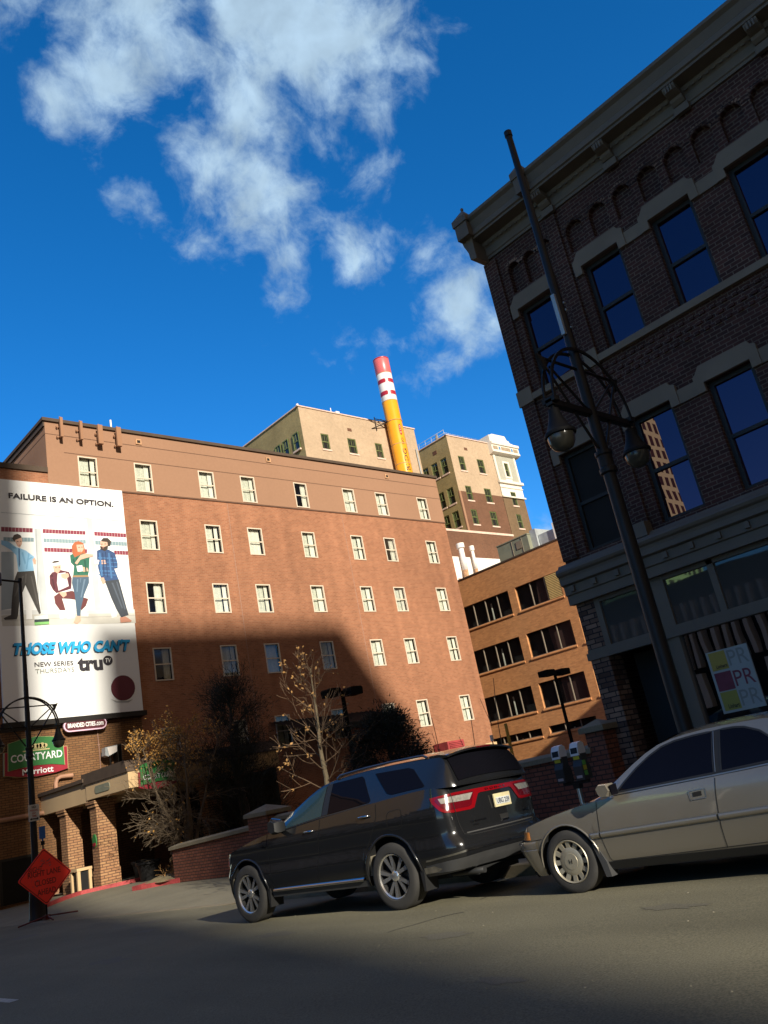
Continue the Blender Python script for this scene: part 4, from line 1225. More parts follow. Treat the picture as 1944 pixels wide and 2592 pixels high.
# ground floor: rough brick pier, recessed door, iron column, shop window
mb = MB(); mb.box(13.975, 14.45, 8.78, 9.185, -.3, 3.96)
mb.build('rough_pier', 'brick_rough', ob_)
mb = MB()
mb.box(13.93, 14.12, YR, 9.22, 2.84, 2.98); mb.box(13.97, 14.12, YR, 9.2, 2.98, 3.04)
mb.box(13.98, 14.06, 8.66, 8.78, 3.04, 3.96); mb.box(13.98, 14.06, 7.26, 7.62, 3.04, 3.96)
for y in (6.33, 4.6, 2.9, 1.2):
    mb.box(13.99, 14.05, y - .06, y + .06, 3.04, 3.96)
mb.box(13.99, 14.05, YR, 9.1, 3.88, 3.96)
mb.build('transom_bar', 'shopfront_grey', ob_)
mb = MB(); mb.face([(14.04, YR, 3.0), (14.04, 8.7, 3.0), (14.04, 8.7, 3.92), (14.04, YR, 3.92)]); mb.build('transom_window', 'pane_transom', ob_)
col_ = None
mb = MB()
mb.box(13.95, 14.12, 7.60, 7.76, -.2, 2.84); mb.box(13.97, 14.10, 7.27, 7.42, -.2, 2.84); mb.box(14.0, 14.08, 7.42, 7.60, -.2, 2.84)
mb.box(13.93, 14.14, 7.58, 7.78, 2.6, 2.7)
mb.build('shop_column', 'shopfront_grey', ob_)
mat('number_gold', (.20, .15, .10), .5, noise=None)
on_shop = lambda y0, y1, z0, z1, x: (lambda u, v: (x, y0 - (y0 - y1) * u, z0 + (z1 - z0) * v))
text_mesh('street_number', '602', 'number_gold', on_shop(7.745, 7.615, 1.66, 1.76, 13.944), bold=.02, parent=ob_)
text_mesh('street_number', '910', 'number_gold', on_shop(7.745, 7.615, 1.52, 1.62, 13.944), bold=.02, parent=ob_)
mb = MB()
mb.box(14.9, 15.0, 7.7, 8.8, -.2, 2.84); mb.face([(14.1, 7.7, -.2), (14.1, 7.7, 2.84), (14.95, 7.7, 2.84), (14.95, 7.7, -.2)])
mb.build('door', 'frame_black', ob_)
mb = MB()
mb.box(14.02, 14.1, YR, 7.27, .45, .55); mb.box(14.02, 14.1, YR, 7.27, -.3, .45, 0)
for y in (5.6, 3.6, 1.6):
    mb.box(14.0, 14.1, y - .05, y + .05, .55, 2.84)
mb.build('shop_frame', 'frame_black', ob_)
mb = MB(); mb.face([(14.06, YR, .5), (14.06, 7.27, .5), (14.06, 7.27, 2.84), (14.06, YR, 2.84)]); mb.build('shop_window', 'pane_shop', ob_)
mb = MB(); mb.face([(16.5, YR, -.3), (16.5, 8.7, -.3), (16.5, 8.7, 4), (16.5, YR, 4)]); mb.face([(14.1, YR, .1), (16.5, YR, .1), (16.5, 8.7, .1), (14.1, 8.7, .1)])
mb.face([(14.3, YR, 4), (16.5, YR, 4), (16.5, 8.7, 4), (14.3, 8.7, 4)]); mb.build('shop_interior', 'room_dark', ob_)
# poster in the shop window: three coloured squares with large letters
mat('poster_white', (.30, .34, .33), .7, noise=(3, .04)); mat('poster_yellow', (.34, .27, .05), .7, noise=None); mat('poster_maroon', (.15, .03, .05), .7, noise=(4, .2)); mat('poster_lime', (.27, .26, .05), .7, noise=None)
mat('letter_grey', (.20, .22, .21), .7, noise=None)
po = thing('window_poster', 'pale poster with three coloured squares and PR letters in the shop window', 'poster', (14.0, 6.55, 1.38))
mb = MB(); mb.box(14.035, 14.055, 6.17, 6.925, 1.38, 2.43); mb.build('sheet', 'poster_white', po)
for (z, m, mi) in ((2.10, 'poster_yellow', 'letter_grey'), (1.75, 'poster_maroon', 'poster_maroon'), (1.42, 'poster_lime', 'letter_grey')):
    mb = MB(); mb.box(14.03, 14.034, 6.58, 6.88, z, z + .31); mb.build('colour_square', m, po)
    text_mesh('lettering', 'PR', mi, on_shop(6.55, 6.20, z + .03, z + .29, 14.031), bold=-.0, parent=po)
text_mesh('lettering', 'Linhart', 'ink', on_shop(6.80, 6.60, 1.45, 1.52, 14.027), bold=.02, parent=po)
text_mesh('lettering', 'Linhart', 'ink', on_shop(6.80, 6.60, 2.13, 2.19, 14.027), bold=.02, parent=po)

# ------------------------------------------------------------------ orange brick office behind the yard
OX = 50.0
of = thing('office_building', 'orange brick office block with dark ribbon windows and rounded sills', 'building', (OX, 40, LOT))
rowz = [(11.75, 13.57), (8.15, 9.97), (4.42, 6.26)]
yl = (38.47, 46.0); yr = (33.66, 37.78); yq = (26.0, 32.9)
holes = []
for (p, q) in rowz:
    for (a, b) in (yl, yr, yq):
        holes.append((a, b, p, q))
holes += [(a, b, 2.62, 3.16) for (a, b) in (yl, yr, yq)]
mb = MB()
wall(mb, 'x', OX, 22, 47, -.6, 15.75, holes, .22)
mb.face([(OX, 22, 15.75), (OX + 22, 22, 15.75), (OX + 22, 47, 15.75), (OX, 47, 15.75)])
mb.face([(OX, 47, -.6), (OX + 22, 47, -.6), (OX + 22, 47, 15.75), (OX, 47, 15.75)])
mb.build('brick_front', 'brick_office', of)
mb = MB()
mb.box(OX - .06, OX + .3, 21.95, 47.05, 15.75, 15.85)
mb.build('roof_coping', 'coping_brown', of)
for (a, b, p, q) in holes:
    mb = MB()
    mb.face([(OX + .16, a, p), (OX + .16, b, p), (OX + .16, b, q), (OX + .16, a, q)], 1)
    n = max(3, int(round((b - a) / 1.3))) if b - a > 5 else 3
    for i in range(1, n):
        y = a + (b - a) * i / n
        mb.box(OX + .08, OX + .17, y - .03, y + .03, p, q, 0)
    mb.box(OX + .1, OX + .17, a, b, p, p + .05, 0)
    ww = mb.build('ribbon_window', ['stone_dark', 'pane_office'], of)
    mb = MB()
    rr = [(OX - .02 - .07 * math.sin(math.pi * k / 6), p - .02 - .09 + .09 * math.cos(math.pi * k / 6)) for k in range(7)]
    mb.prism(rr + [(OX + .02, p - .2), (OX + .02, p - .02)], a - .06, b + .06, 'y'); mb.build('sill', 'brick_office', ww)
    mb = MB()
    random.seed(int(a * 10 + p))
    if b - a < 5 and p > 3:
        mb.face([(OX + .3, a, p), (OX + .3, a + (b - a) * random.uniform(.45, .62), p), (OX + .3, a + (b - a) * .55, q), (OX + .3, a, q)], 0)
    else:
        mb.face([(OX + .5, a + 2.2, p), (OX + .45, a + 2.35, p), (OX + .45, a + 2.3, q - .4), (OX + .5, a + 2.2, q - .4)], 1)
    mb.build('blind', ['blind_brown', 'sheer_curtain'], ww)
mb = MB()
for i in range(15):
    mb.box(OX + .02, OX + .10, 33.68, 34.9, 11.80 + i * .118, 11.87 + i * .118)
mb.build('louvre', 'louvre_tan', of)
mb = MB(); mb.face([(OX + .8, 22, 0), (OX + .8, 47, 0), (OX + .8, 47, 15), (OX + .8, 22, 15)]); mb.build('interior', 'room_dark', of)
# plant on its roof
hv = thing('rooftop_unit', 'grey green rooftop air unit behind the office parapet', 'air unit', (51.5, 37, 15.75))
mb = MB(); mb.box(51.2, 54, 36.3, 39.4, 15.86, 17.45); mb.box(51.15, 54.05, 36.25, 39.45, 17.45, 17.52); mb.build('cabinet', 'hvac_green', hv)
mb = MB()
for y in (36.9, 37.9):
    mb.box(51.16, 51.2, y, y + .03, 15.9, 17.4)
mb.box(51.15, 51.2, 37.0, 37.5, 16.6, 17.2); mb.build('access_panel', 'stone_dark', hv)
mb = MB(); mb.box(51.6, 54, 35.75, 36.3, 15.86, 17.75); mb.build('end_panel', 'galvanised', hv)
hv2 = thing('rooftop_duct', 'pale galvanised duct on the office roof beside the corner building', 'duct', (52, 34, 15.75))
mb = MB(); mb.box(51.8, 54.5, 34.2, 35.7, 15.86, 17.2); mb.build('duct', 'galvanised', hv2)
mb = MB(); mb.box(51.6, 54.5, 32.8, 34.15, 15.86, 17.6); mb.build('hood', 'white_paint', hv2)

# ------------------------------------------------------------------ white walled building with steel flues
wb = thing('white_building', 'sunlit white wall with two flue pipes behind the office roof', 'building', (69, 60, LOT))
mb = MB(); mb.box(68.8, 98, 60, 66, LOT, 24.38); mb.build('wall', 'white_paint', wb)
mb = MB()
for i in range(6):
    mb.box(69.7, 70.5, 59.95, 60.0, 20.2 + i * .28, 20.36 + i * .28)
mb.build('louvre', 'joint_pale', wb)
def flue(x, zb, zt, r, label):
    t = thing('flue_pipe', label, 'flue', (x, 59.6, zb), 'flue pipes on the white wall')
    mb = MB(); mb.tube([(x - .1, 59.9, zb - .5), (x - .25, 59.6, zb - .1), (x - .1, 59.5, zb + .5), (x, 59.5, zb + 1.2)], r, 10); mb.build('elbow', 'rust_pipe', t)
    mb = MB(); mb.tube([(x, 59.5, zb + 1.2), (x + .03, 59.5, zt - .5)], r, 10); mb.build('stack', 'white_paint', t)
    mb = MB(); mb.lathe([(0, 0), (r * 1.55, 0), (r * 1.55, .55), (0, .55)], (x + .03, 59.5, zt - .5), 'z', 12); mb.build('cowl', 'white_paint', t)
flue(70.7, 21.4, 25.75, .3, 'thick white and rust flue pipe, left of the pair')
flue(72.6, 21.6, 25.55, .19, 'slimmer white and rust flue pipe, right of the pair')

# ------------------------------------------------------------------ tall tan building with light well and white corner tower
TY = 70.0
ta = thing('tall_building', 'tall tan brick building with green framed windows and white corner tower', 'building', (85.6, TY, LOT))
ZT = 46.65
def zz(r): return r * TY + 1.3148
faceN = {}
mb = MB()
h1 = [(62.0, 63.25, 41.35, 43.45), (66.3, 67.7, 41.35, 43.45), (71.0, 72.25, 41.35, 43.45)]
wall(mb, 'y', TY, 59.2, 79.1, LOT, ZT, h1, .2)
mb.face([(59.2, TY, LOT), (59.2, TY + 40, LOT), (59.2, TY + 40, ZT), (59.2, TY, ZT)], 1)
mb.face([(79.1, TY, LOT), (79.1, TY + 12, LOT), (79.1, TY + 12, ZT), (79.1, TY, ZT)], 1)
mb.face([(79.1, TY + 12, LOT), (85.64, TY + 12, LOT), (85.64, TY + 12, ZT), (79.1, TY + 12, ZT)])
mb.face([(59.2, TY, ZT), (79.1, TY, ZT), (79.1, TY + 40, ZT), (59.2, TY + 40, ZT)])
BR = 38.17
cols2 = [(87.15, 88.4), (91.25, 92.7)]
rws = [(41.5, 43.75), (36.9, 39.1), (33.25, 35.5)]
h2 = [(a, b, p, q) for (a, b) in cols2 for (p, q) in rws] + [(a, b, 28.9, 31.1) for (a, b) in cols2]
wall(mb, 'y', TY, 85.64, 95.2, BR, ZT + .1, h2, .2)
hl = []
for yc in (71.6, 73.46, 75.36):
    for zc in (42.6, 37.97, 34.4, 30.2):
        hl.append((yc - .62, yc + .62, zc - 1.2, zc + 1.2))
wall(mb, 'x', 85.64, TY, TY + 12, 26, ZT + .1, hl, .2, 1)
mb.face([(85.64, TY, ZT + .1), (100.3, TY, ZT + .1), (100.3, TY + 40, ZT + .1), (85.64, TY + 40, ZT + .1)])
mb.face([(100.3, TY, LOT), (100.3, TY + 40, LOT), (100.3, TY + 40, ZT), (100.3, TY, ZT)], 1)
mb.build('tan_brick', ['brick_tan', 'brick_tan_grey'], ta)
mb = MB()
wall(mb, 'y', TY, 86.0, 95.2, LOT, BR, h2, .2)
mb.build('brown_brick', 'brick_brown', ta)
mb = MB(); mb.box(85.62, 86.0, TY - .02, TY + .15, 26, BR); mb.build('corner_strip', 'stucco', ta)
h3 = [(97.25, 98.45, 36.9, 39.1), (97.25, 98.45, 33.25, 35.5), (97.25, 98.45, 28.9, 31.1)]
mb = MB()
wall(mb, 'y', TY - .05, 95.2, 100.35, LOT, BR, h3, .25)
mb.build('tower_brick', 'brick_umber', ta)
mb = MB()
hw_ = [(97.3, 98.3, 41.6, 43.8)]
wall(mb, 'y', TY - .08, 95.2, 100.4, BR, ZT, h3 + hw_, .25)
mb.box(95.0, 100.7, TY - .4, TY - .081, 40.35, 40.75)
mb.box(95.15, 100.5, TY - .2, TY - .081, 39.65, 39.75)
mb.box(95.15, 100.55, TY - .3, TY - .081, BR - .1, BR + .12)
mb.box(95.25, 95.6, TY - .18, TY - .081, 40.75, 45.0); mb.box(100.0, 100.4, TY - .18, TY - .081, 40.75, 45.0)
for (a, b, p, q) in ((97.0, 97.3, 41.3, 44.1), (98.3, 98.6, 41.3, 44.1), (97.3, 98.3, 43.8, 44.1), (97.3, 98.3, 41.3, 41.6)):
    mb.box(a, b, TY - .18, TY - .081, p, q)
mb.build('white_tower', 'terracotta_white', ta)
# balcony-like cornice with stepped gable
mb = MB()
mb.prism([(TY - .09, 44.95), (TY - .5, 45.05), (TY - .8, 45.2), (TY - .8, 45.45), (TY - .7, 45.5), (TY - .7, 46.35), (TY - .9, 46.45), (TY - .9, 46.85), (TY + 6, 46.85), (TY + 6, 44.95)], 94.7, 101.2, 'x')
mb.prism([(94.75, 46.85), (94.75, 48.0), (95.2, 48.05), (95.5, 48.25), (98.6, 48.25), (98.75, 48.0), (98.95, 47.6), (99.4, 47.5), (99.5, 47.2), (100.2, 47.1), (100.2, 46.85)], TY - .6, TY + 5.5, 'y')
mb.build('tower_cornice', 'terracotta_white', ta)
mb = MB()
for (a, b) in ((95.6, 97.0), (98.6, 100.0)):
    mb.box(a, b, TY - .1, TY - .081, 40.75, 44.95)
mb.box(97.0, 98.6, TY - .1, TY - .081, 44.1, 44.95)
mb.build('grey_panel', 'panel_grey', ta)
mb = MB()
for (a, b) in ((95.0, 96.1), (96.9, 99.1), (99.8, 100.9)):
    mb.box(a, b, TY - .73, TY - .701, 45.65, 46.2)
mb.build('relief_panel', 'ornament', ta)
mb = MB()
for x in (96.5, 99.45):
    mb.prism([(x + .2 * math.cos(t * math.pi / 6), 45.92 + .32 * math.sin(t * math.pi / 6)) for t in range(12)], TY - .74, TY - .701, 'y')
mb.build('blue_boss', 'blue_tile', ta)
def twin(axis, c, a, b, p, q, sill=True):
    mb = MB()
    def bx(u0, u1, v0, v1, d0, d1, mi=0):
        if axis == 'y': mb.box(u0, u1, c + d0, c + d1, v0, v1, mi)
        else: mb.box(c + d0, c + d1, u0, u1, v0, v1, mi)
    t = .12
    bx(a, a + t, p, q, .05, .2); bx(b - t, b, p, q, .05, .2); bx(a + t, b - t, q - t, q, .05, .2); bx(a + t, b - t, p, p + .08, .05, .2)
    zm = (p + q) / 2; bx(a + t, b - t, zm - .06, zm + .06, .07, .2)
    um = (a + b) / 2; bx(um - .03, um + .03, zm + .06, q - t, .09, .2)
    for k in (1, 3):
        uu = a + (b - a) * k / 4
        bx(uu - .015, uu + .015, p + .08, q - t, .11, .2)
    bx(a, b, p, q, .14, .19, 1)
    w = mb.build('window', ['green_frame', 'pane_tall'], ta)
    mb = MB()
    bx(a - .12, b + .12, p - .22, p, -.1, .12)
    mb.build('sill', 'sill_pale', w)
for h in h1 + h2: twin('y', TY, *h)
for h in hl: twin('x', 85.64, *h)
for h in h3 + hw_: twin('y', TY - .06, *h)
# windows in the shaded left flank of the left wing (thin insets)
for yc in (71.3, 73.46, 75.1, 81, 83, 85):
    twin('x', 59.0, yc - .6, yc + .6, 41.35, 43.6)
mb = MB()
for (x, z) in ((67.0, 44.7), (89.3, 45.1)):
    mb.box(x - .35, x + .35, TY - .02, TY + .01, z - .22, z + .22)
mb.box(85.62, 85.66, 72.4, 73.2, 44.9, 45.5)
mb.build('wall_vent', 'brick_brown', ta)
mb = MB()
mb.box(59.0, 79.2, TY - .12, TY + .2, ZT, ZT + .15); mb.box(59.05, 59.4, TY, TY + 40, ZT, ZT + .15); mb.box(85.5, 94.7, TY - .12, TY + .2, ZT + .1, ZT + .24); mb.box(85.5, 85.8, TY, TY + 30, ZT + .1, ZT + .24)
mb.build('parapet_cap', 'sill_pale', ta)
mb = MB(); mb.tube([(78.5, TY - .15, 30), (78.5, TY - .15, 43.5)], .1, 6); mb.build('rainwater_pipe', 'galvanised', ta)
mb = MB()
for i in range(12):
    y = TY + .5 + i * 1.3
    mb.tube([(85.9, y, ZT + .2), (85.9, y, ZT + 1.3)], .035, 5)
for i in range(9):
    mb.tube([(86 + i * 1.0, TY + .6, ZT + .2), (86 + i, TY + .6, ZT + .9)], .03, 5)
for z in (.75, 1.25):
    mb.tube([(85.9, TY + .5, ZT + z), (85.9, TY + 15, ZT + z)], .03, 5)
mb.tube([(86, TY + .6, ZT + .85), (94, TY + .6, ZT + .85)], .03, 5)
mb.build('roof_railing', 'galvanised', ta)
mb = MB(); mb.lathe([(.0, 0), (.55, 0), (.5, .8), (.3, 1.0), (.25, 1.8), (.1, 2.3), (0, 2.4)], (88.3, TY + 4, ZT + .1), 'z', 10); mb.build('roof_cowl', 'stone_dark', ta)
mb = MB()
mb.box(66.2, 66.8, TY + 1.0, TY + 1.5, ZT, ZT + 1.1); mb.tube([(65.0, TY + .6, ZT), (65.0, TY + .6, ZT + 1.1)], .06, 5)
mb.tube([(59.4, TY + .3, ZT), (59.4, TY + .3, ZT + .5)], .15, 8)
mb.box(80.5, 84.8, TY + 14, TY + 16, ZT - 1, ZT + 1.6)
mb.build('roof_vent', 'white_paint', ta)
# brown annexe with white coping in front of it
an = thing('brown_annexe', 'brown brick block with white coping below the tall tan building', 'building', (78, 67, LOT))
mb = MB(); mb.box(76, 91.2, 67, 69.9, LOT, 30.55); mb.build('brickwork', 'brick_brown', an)
mb = MB(); mb.box(75.9, 91.3, 66.9, 69.9, 30.55, 30.85); mb.build('coping', 'sill_pale', an)

# ------------------------------------------------------------------ chimney painted as a pencil
ch = thing('pencil_chimney', 'tall round chimney painted like a yellow pencil with pink eraser', 'chimney', (74.27, 68.88, LOT))
CX, CY, CR = 74.27, 68.88, 1.065
KZ = lambda z: (z - 1.3148) * 1.0437 + 1.3148
def ring(name, m, z0, z1, r=CR):
    mb = MB(); mb.lathe([(r - .01, KZ(z0)), (r, KZ(z0) + .02), (r, KZ(z1) - .02), (r - .01, KZ(z1))], (CX, CY, 0), 'z', 48); return mb.build(name, m, ch)
ring('eraser', 'pencil_pink', 51.35, 53.6, CR + .02)
t_ = KZ(53.62)
mb = MB(); mb.lathe([(.0, t_ - .3), (.94, t_ - .3), (1.0, t_), (1.10, t_), (1.11, t_ - .12), (1.085, t_ - .17)], (CX, CY, 0), 'z', 48); mb.build('rim', 'pencil_red', ch)
ring('ferrule', 'pencil_white', 47.35, 51.35)
ring('barrel', 'pencil_yellow', 8.0, 47.35)
# red lozenges of the ferrule, bent round the drum
def drum(poly_a_z, r):
    return [(CX + r * math.sin(a), CY - r * math.cos(a), z) for a, z in poly_a_z]
mb = MB()
for zc in (KZ(50.15), KZ(48.4)):
    for k in range(4):
        a0 = rad(-35) + k * math.pi / 2 + .13; a1 = a0 + math.pi / 2 - .26
        n = 14
        top = [(a0 + (a1 - a0) * i / n, zc + .30 * (1 if 0 < i < n else .5)) for i in range(n + 1)]
        bot = [(a0 + (a1 - a0) * i / n, zc - .30 * (1 if 0 < i < n else .5)) for i in range(n + 1)]
        mb.grid([drum(bot, CR + .012), drum(top, CR + .012)], 0, True)
mb.build('ferrule_band', 'pencil_red', ch)
mb = MB()
for z in (51.35, 47.35, 44.5, 38.5, 41.2):
    o = .07 if z == 44.5 else .02
    z = KZ(z)
    mb.lathe([(CR, z - .05), (CR + o, z - .03), (CR + o, z + .03), (CR, z + .05)], (CX, CY, 0), 'z', 48)
mb.build('hoop', 'rust_pipe', ch)
mb = MB()
zb_ = KZ(44.5)
for (a, b) in (((CX - 1.0, CY + .3, zb_), (70.3, TY - .02, zb_ + .4)), ((CX - 1.0, CY + .3, zb_), (71.0, TY - .02, zb_ - .9)), ((CX - .9, CY + .4, zb_), (73.0, TY - .02, zb_ + .8)), ((CX - 1.05, CY, zb_), (71.8, TY - .02, zb_ + .7)), ((71.8, TY - .1, zb_ + .9), (71.8, TY - .1, zb_ - 1.1))):
    mb.tube([a, b], .06, 6)
mb.build('stay', 'metal_dark', ch)
def drum_text(body, z0, z1, ac, half):
    # reads upwards, wrapped on the barrel around angle ac
    return text_mesh('lettering', body, 'ink', lambda u, v: drum([(ac + half - 2 * half * (1 - v), KZ(z0) + (KZ(z1) - KZ(z0)) * u)], CR + .02)[0], bold=.01, parent=ch, res=2)
AC = rad(-12)
drum_text('BLDG', 37.4, 40.4, AC, -.27)
drum_text('NO', 41.0, 41.9, AC, -.15)
mb = MB()
n = 24
mb.face(drum([(AC + .17 * math.cos(2 * math.pi * i / n), KZ(43.05) + .8 * math.copysign(abs(math.sin(2 * math.pi * i / n)) ** .6, math.sin(2 * math.pi * i / n))) for i in range(n)], CR + .03))
mb.build('oval_badge', 'pencil_red', ch)
text_mesh('lettering', '510', 'sign_gold', lambda u, v: drum([(AC + .09 - .18 * v, KZ(42.5) + 1.15 * u)], CR + .045)[0], bold=.02, parent=ch, res=2)
mb = MB()
for a in (rad(-47) - .95, rad(-47) + 1.25):
    mb.grid([drum([(a - .02, 8), (a + .02, 8)], CR + .01), drum([(a - .02, KZ(47.3)), (a + .02, KZ(47.3))], CR + .01)], 0, False)
mb.build('barrel_seam', 'rust_pipe', ch)

# ------------------------------------------------------------------ buildings across the street, behind the viewer: towers cast long shadows, towers and fins show in the glass, blockers cut sky light
brick('tower_grid', (.03, .03, .03), (.045, .04, .035), (.50, .85, .40), bw=2.6, bh=3.4, ms=0.62, big=(.05, .05), bump=0)
def block(name, label, x0, x1, y0, y1, z1, m):
    b = thing(name, label, 'building', ((x0 + x1) / 2, (y0 + y1) / 2, 0))
    mb = MB(); mb.box(x0, x1, y0, y1, -2, z1); mb.build('walls', m, b)
    mb = MB(); mb.box(x0 - .4, x1 + .4, y0 - .4, y1 + .4, z1, z1 + .3); mb.build('roof', 'stone_dark', b)
    return b
block('office_tower', 'brown tower across the street behind the viewer', -37.0, -29.9, -125, -105, 89, 'brick_brown')
block('office_tower', 'broad dark tower farther back across the street', -28.25, -13.2, -190, -130, 81.0, 'brick_umber')
block('office_tower', 'tan gridded tower reflected in the upper windows', -145, -119, 80, 104, 77, 'tower_grid')
block('sky_blocker', 'brick row behind the viewer, added unseen to cut sky light', -30, -9.6, -44, -22, 13, 'brick_brown')  # this and the following rows are unseen, added to block sky light
block('sky_blocker', 'taller brick block beyond the fins, added unseen to cut sky light', -45, -9.6, 56, 130, 34, 'brick_umber')
block('sky_blocker', 'brick block next to the corner building, added unseen to cut sky light', 14.0, 32, -75, -13.3, 13.5, 'brick_old')
fb = thing('parking_block', 'pale block with upright fins across the street, reflected in the shop glass', 'building', (-12, 25, 0))
mb = MB(); mb.box(-24, -9.6, 10, 44, -1, 8.0); mb.build('walls', 'room_dark', fb)
mb = MB()
for i in range(60):
    y = 11 + i * .55
    mb.box(-9.6, -9.1, y, y + .19, 3.75, 6.8)
    if i % 2 == 0: mb.box(-9.6, -9.1, y + .1, y + .42, 1.9, 3.5)
mb.build('fin', 'white_paint', fb)

# ------------------------------------------------------------------ street lamps with half-round arches and hanging bells
def street_lamp(label, X, Y, zb, head=True):
    L = thing('street_lamp', label, 'street lamp', (X, Y, zb), 'arched street lamps along the kerb')
    c = zb + 5.66
    mb = MB()
    mb.lathe([(.0, 0), (.27, 0), (.27, .06), (.245, .1), (.23, .5), (.205, .85), (.19, .92), (.15, 1.0), (.115, 1.06), (.10, 1.2), (.088, 4.65), (.088, 5.0)], (X, Y, zb), 'z', 16)
    mb.build('base', 'metal_black', L)
    mb = MB(); mb.lathe([(.09, 4.66), (.12, 4.68), (.12, 4.74), (.105, 4.76), (.105, 4.92), (.12, 4.94), (.12, 4.99), (.08, 5.0)], (X, Y, zb), 'z', 16)
    mb.build('collar', 'metal_black', L)
    mb = MB(); mb.lathe([(.084, 4.95), (.074, 6.6), (.060, 8.2), (.05, 10.42), (.062, 10.43), (.062, 10.52), (0, 10.54)], (X, Y, zb), 'z', 14)
    mb.build('pole', 'metal_black', L)
    R = .93
    for dy in (-.075, .075):
        mb = MB()
        n = 28
        rows = []
        for i in range(n + 1):
            a = math.pi * i / n
            ro, ri = R + .022, R - .022
            rows.append([(X - ro * math.cos(a), Y + dy - .012, c + ro * math.sin(a) - .05), (X - ri * math.cos(a), Y + dy - .012, c + ri * math.sin(a) - .05),
                         (X - ri * math.cos(a), Y + dy + .012, c + ri * math.sin(a) - .05), (X - ro * math.cos(a), Y + dy + .012, c + ro * math.sin(a) - .05)])
        mb.grid(rows, 0, False, closed_u=True)
        mb.build('arch', 'metal_black', L)
    mb = MB()
    mb.box(X - R - .06, X + R + .06, Y - .05, Y + .05, c - .13, c - .05)
    mb.box(X - R - .06, X - R + .06, Y - .1, Y + .1, c - .09, c - .02); mb.box(X + R - .06, X + R + .06, Y - .1, Y + .1, c - .09, c - .02)
    mb.build('cross_arm', 'metal_black', L)
    mb = MB()
    for s in (-1, 1):
        mb.tube([(X, Y, c + .60), (X + s * (R + .02), Y, c + .60)], .022, 6)
        mb.tube([(X + s * .1, Y, c - .62), (X + s * .9, Y, c + .58)], .022, 6)
        mb.tube([(X + s * .1, Y, c - .02), (X + s * .74, Y, c + .5)], .02, 6)
        mb.prism([(X + s * (R + .05), c + .64), (X + s * (R - .14), c + .60), (X + s * (R - .06), c + .42)], Y - .02, Y + .02, 'y')
    mb.build('brace', 'metal_black', L)
    for s in (-1, 1):
        lx = X + s * .93
        mb = MB()
        mb.lathe([(0, -.10), (.03, -.10), (.03, -.17), (.075, -.19), (.085, -.27), (.10, -.33), (.14, -.43), (.18, -.50), (.205, -.52), (.212, -.545), (.205, -.565), (.18, -.57)], (lx, Y, c), 'z', 20)
        bell = mb.build('lamp_bell', 'metal_dark', L)
        mb = MB()
        mb.lathe([(.178, -.555), (.182, -.58), (.168, -.67), (.128, -.74), (.06, -.775), (0, -.785)], (lx, Y, c), 'z', 20)
        mb.build('lamp_globe', 'lamp_glass', bell)
    if head:
        mb = MB(); mb.tube([(X, Y, zb + 10.40), (X - .62, Y, zb + 10.46)], .035, 8); mb.build('head_arm', 'metal_black', L)
        mb = MB(); mb.lathe([(0, .2), (.17, .2), (.185, .16), (.185, -.16), (.19, -.2), (0, -.2)], (X - .78, Y, zb + 10.48), 'z', 16); mb.build('flood_head', 'metal_black', L)
    return L
lampA = street_lamp('tall black arched street lamp standing in front of the poster', 9.78, 27.2, side_z(9.78, 27.2) + .0)
lampB = street_lamp('nearest black arched street lamp in front of the corner building', 9.72, 5.33, side_z(9.72, 5.33), head=False)
mb = MB(); mb.box(9.60, 9.648, 5.30, 5.36, 6.84, 7.50)
for z in (6.95, 7.24, 7.36):
    mb.box(9.648, 9.70, 5.32, 5.34, z - .01, z + .01); mb.tube([(9.72, 5.26, z), (9.78, 5.26, z)], .015, 6)
br_ = mb.build('sign_bracket', 'galvanised', lampB)
# parking notice strapped to the far lamp
pn = thing('parking_sign', 'small white parking notice strapped to the far lamp post', 'sign', (9.8, 27.0, 2.36))
mat('notice_white', (.50, .50, .49), .6, noise=(5, .1)); mat('notice_red', (.35, .08, .07), .6, noise=None)
mb = MB(); mb.box(9.57, 9.89, 26.96, 26.975, 2.36, 2.84); mb.build('plate', 'notice_white', pn)
on_pl = lambda x0, x1, z0, z1, y: (lambda u, v: (x0 + (x1 - x0) * u, y, z0 + (z1 - z0) * v))
text_mesh('lettering', 'NO', 'ink', on_pl(9.67, 9.79, 2.73, 2.80, 26.95), bold=.03, parent=pn)
text_mesh('lettering', 'PARKING', 'notice_red', on_pl(9.61, 9.85, 2.64, 2.70, 26.95), bold=.02, parent=pn)
text_mesh('lettering', 'ANY', 'notice_red', on_pl(9.67, 9.79, 2.56, 2.615, 26.95), bold=.02, parent=pn)
text_mesh('lettering', 'TIME', 'notice_red', on_pl(9.66, 9.80, 2.48, 2.535, 26.95), bold=.02, parent=pn)
mb = MB(); mb.box(9.63, 9.83, 26.945, 26.955, 2.41, 2.44); mb.prism([(9.60, 2.425), (9.65, 2.46), (9.65, 2.39)], 26.945, 26.955, 'y'); mb.prism([(9.86, 2.425), (9.81, 2.46), (9.81, 2.39)], 26.945, 26.955, 'y'); mb.build('arrow', 'ink', pn)

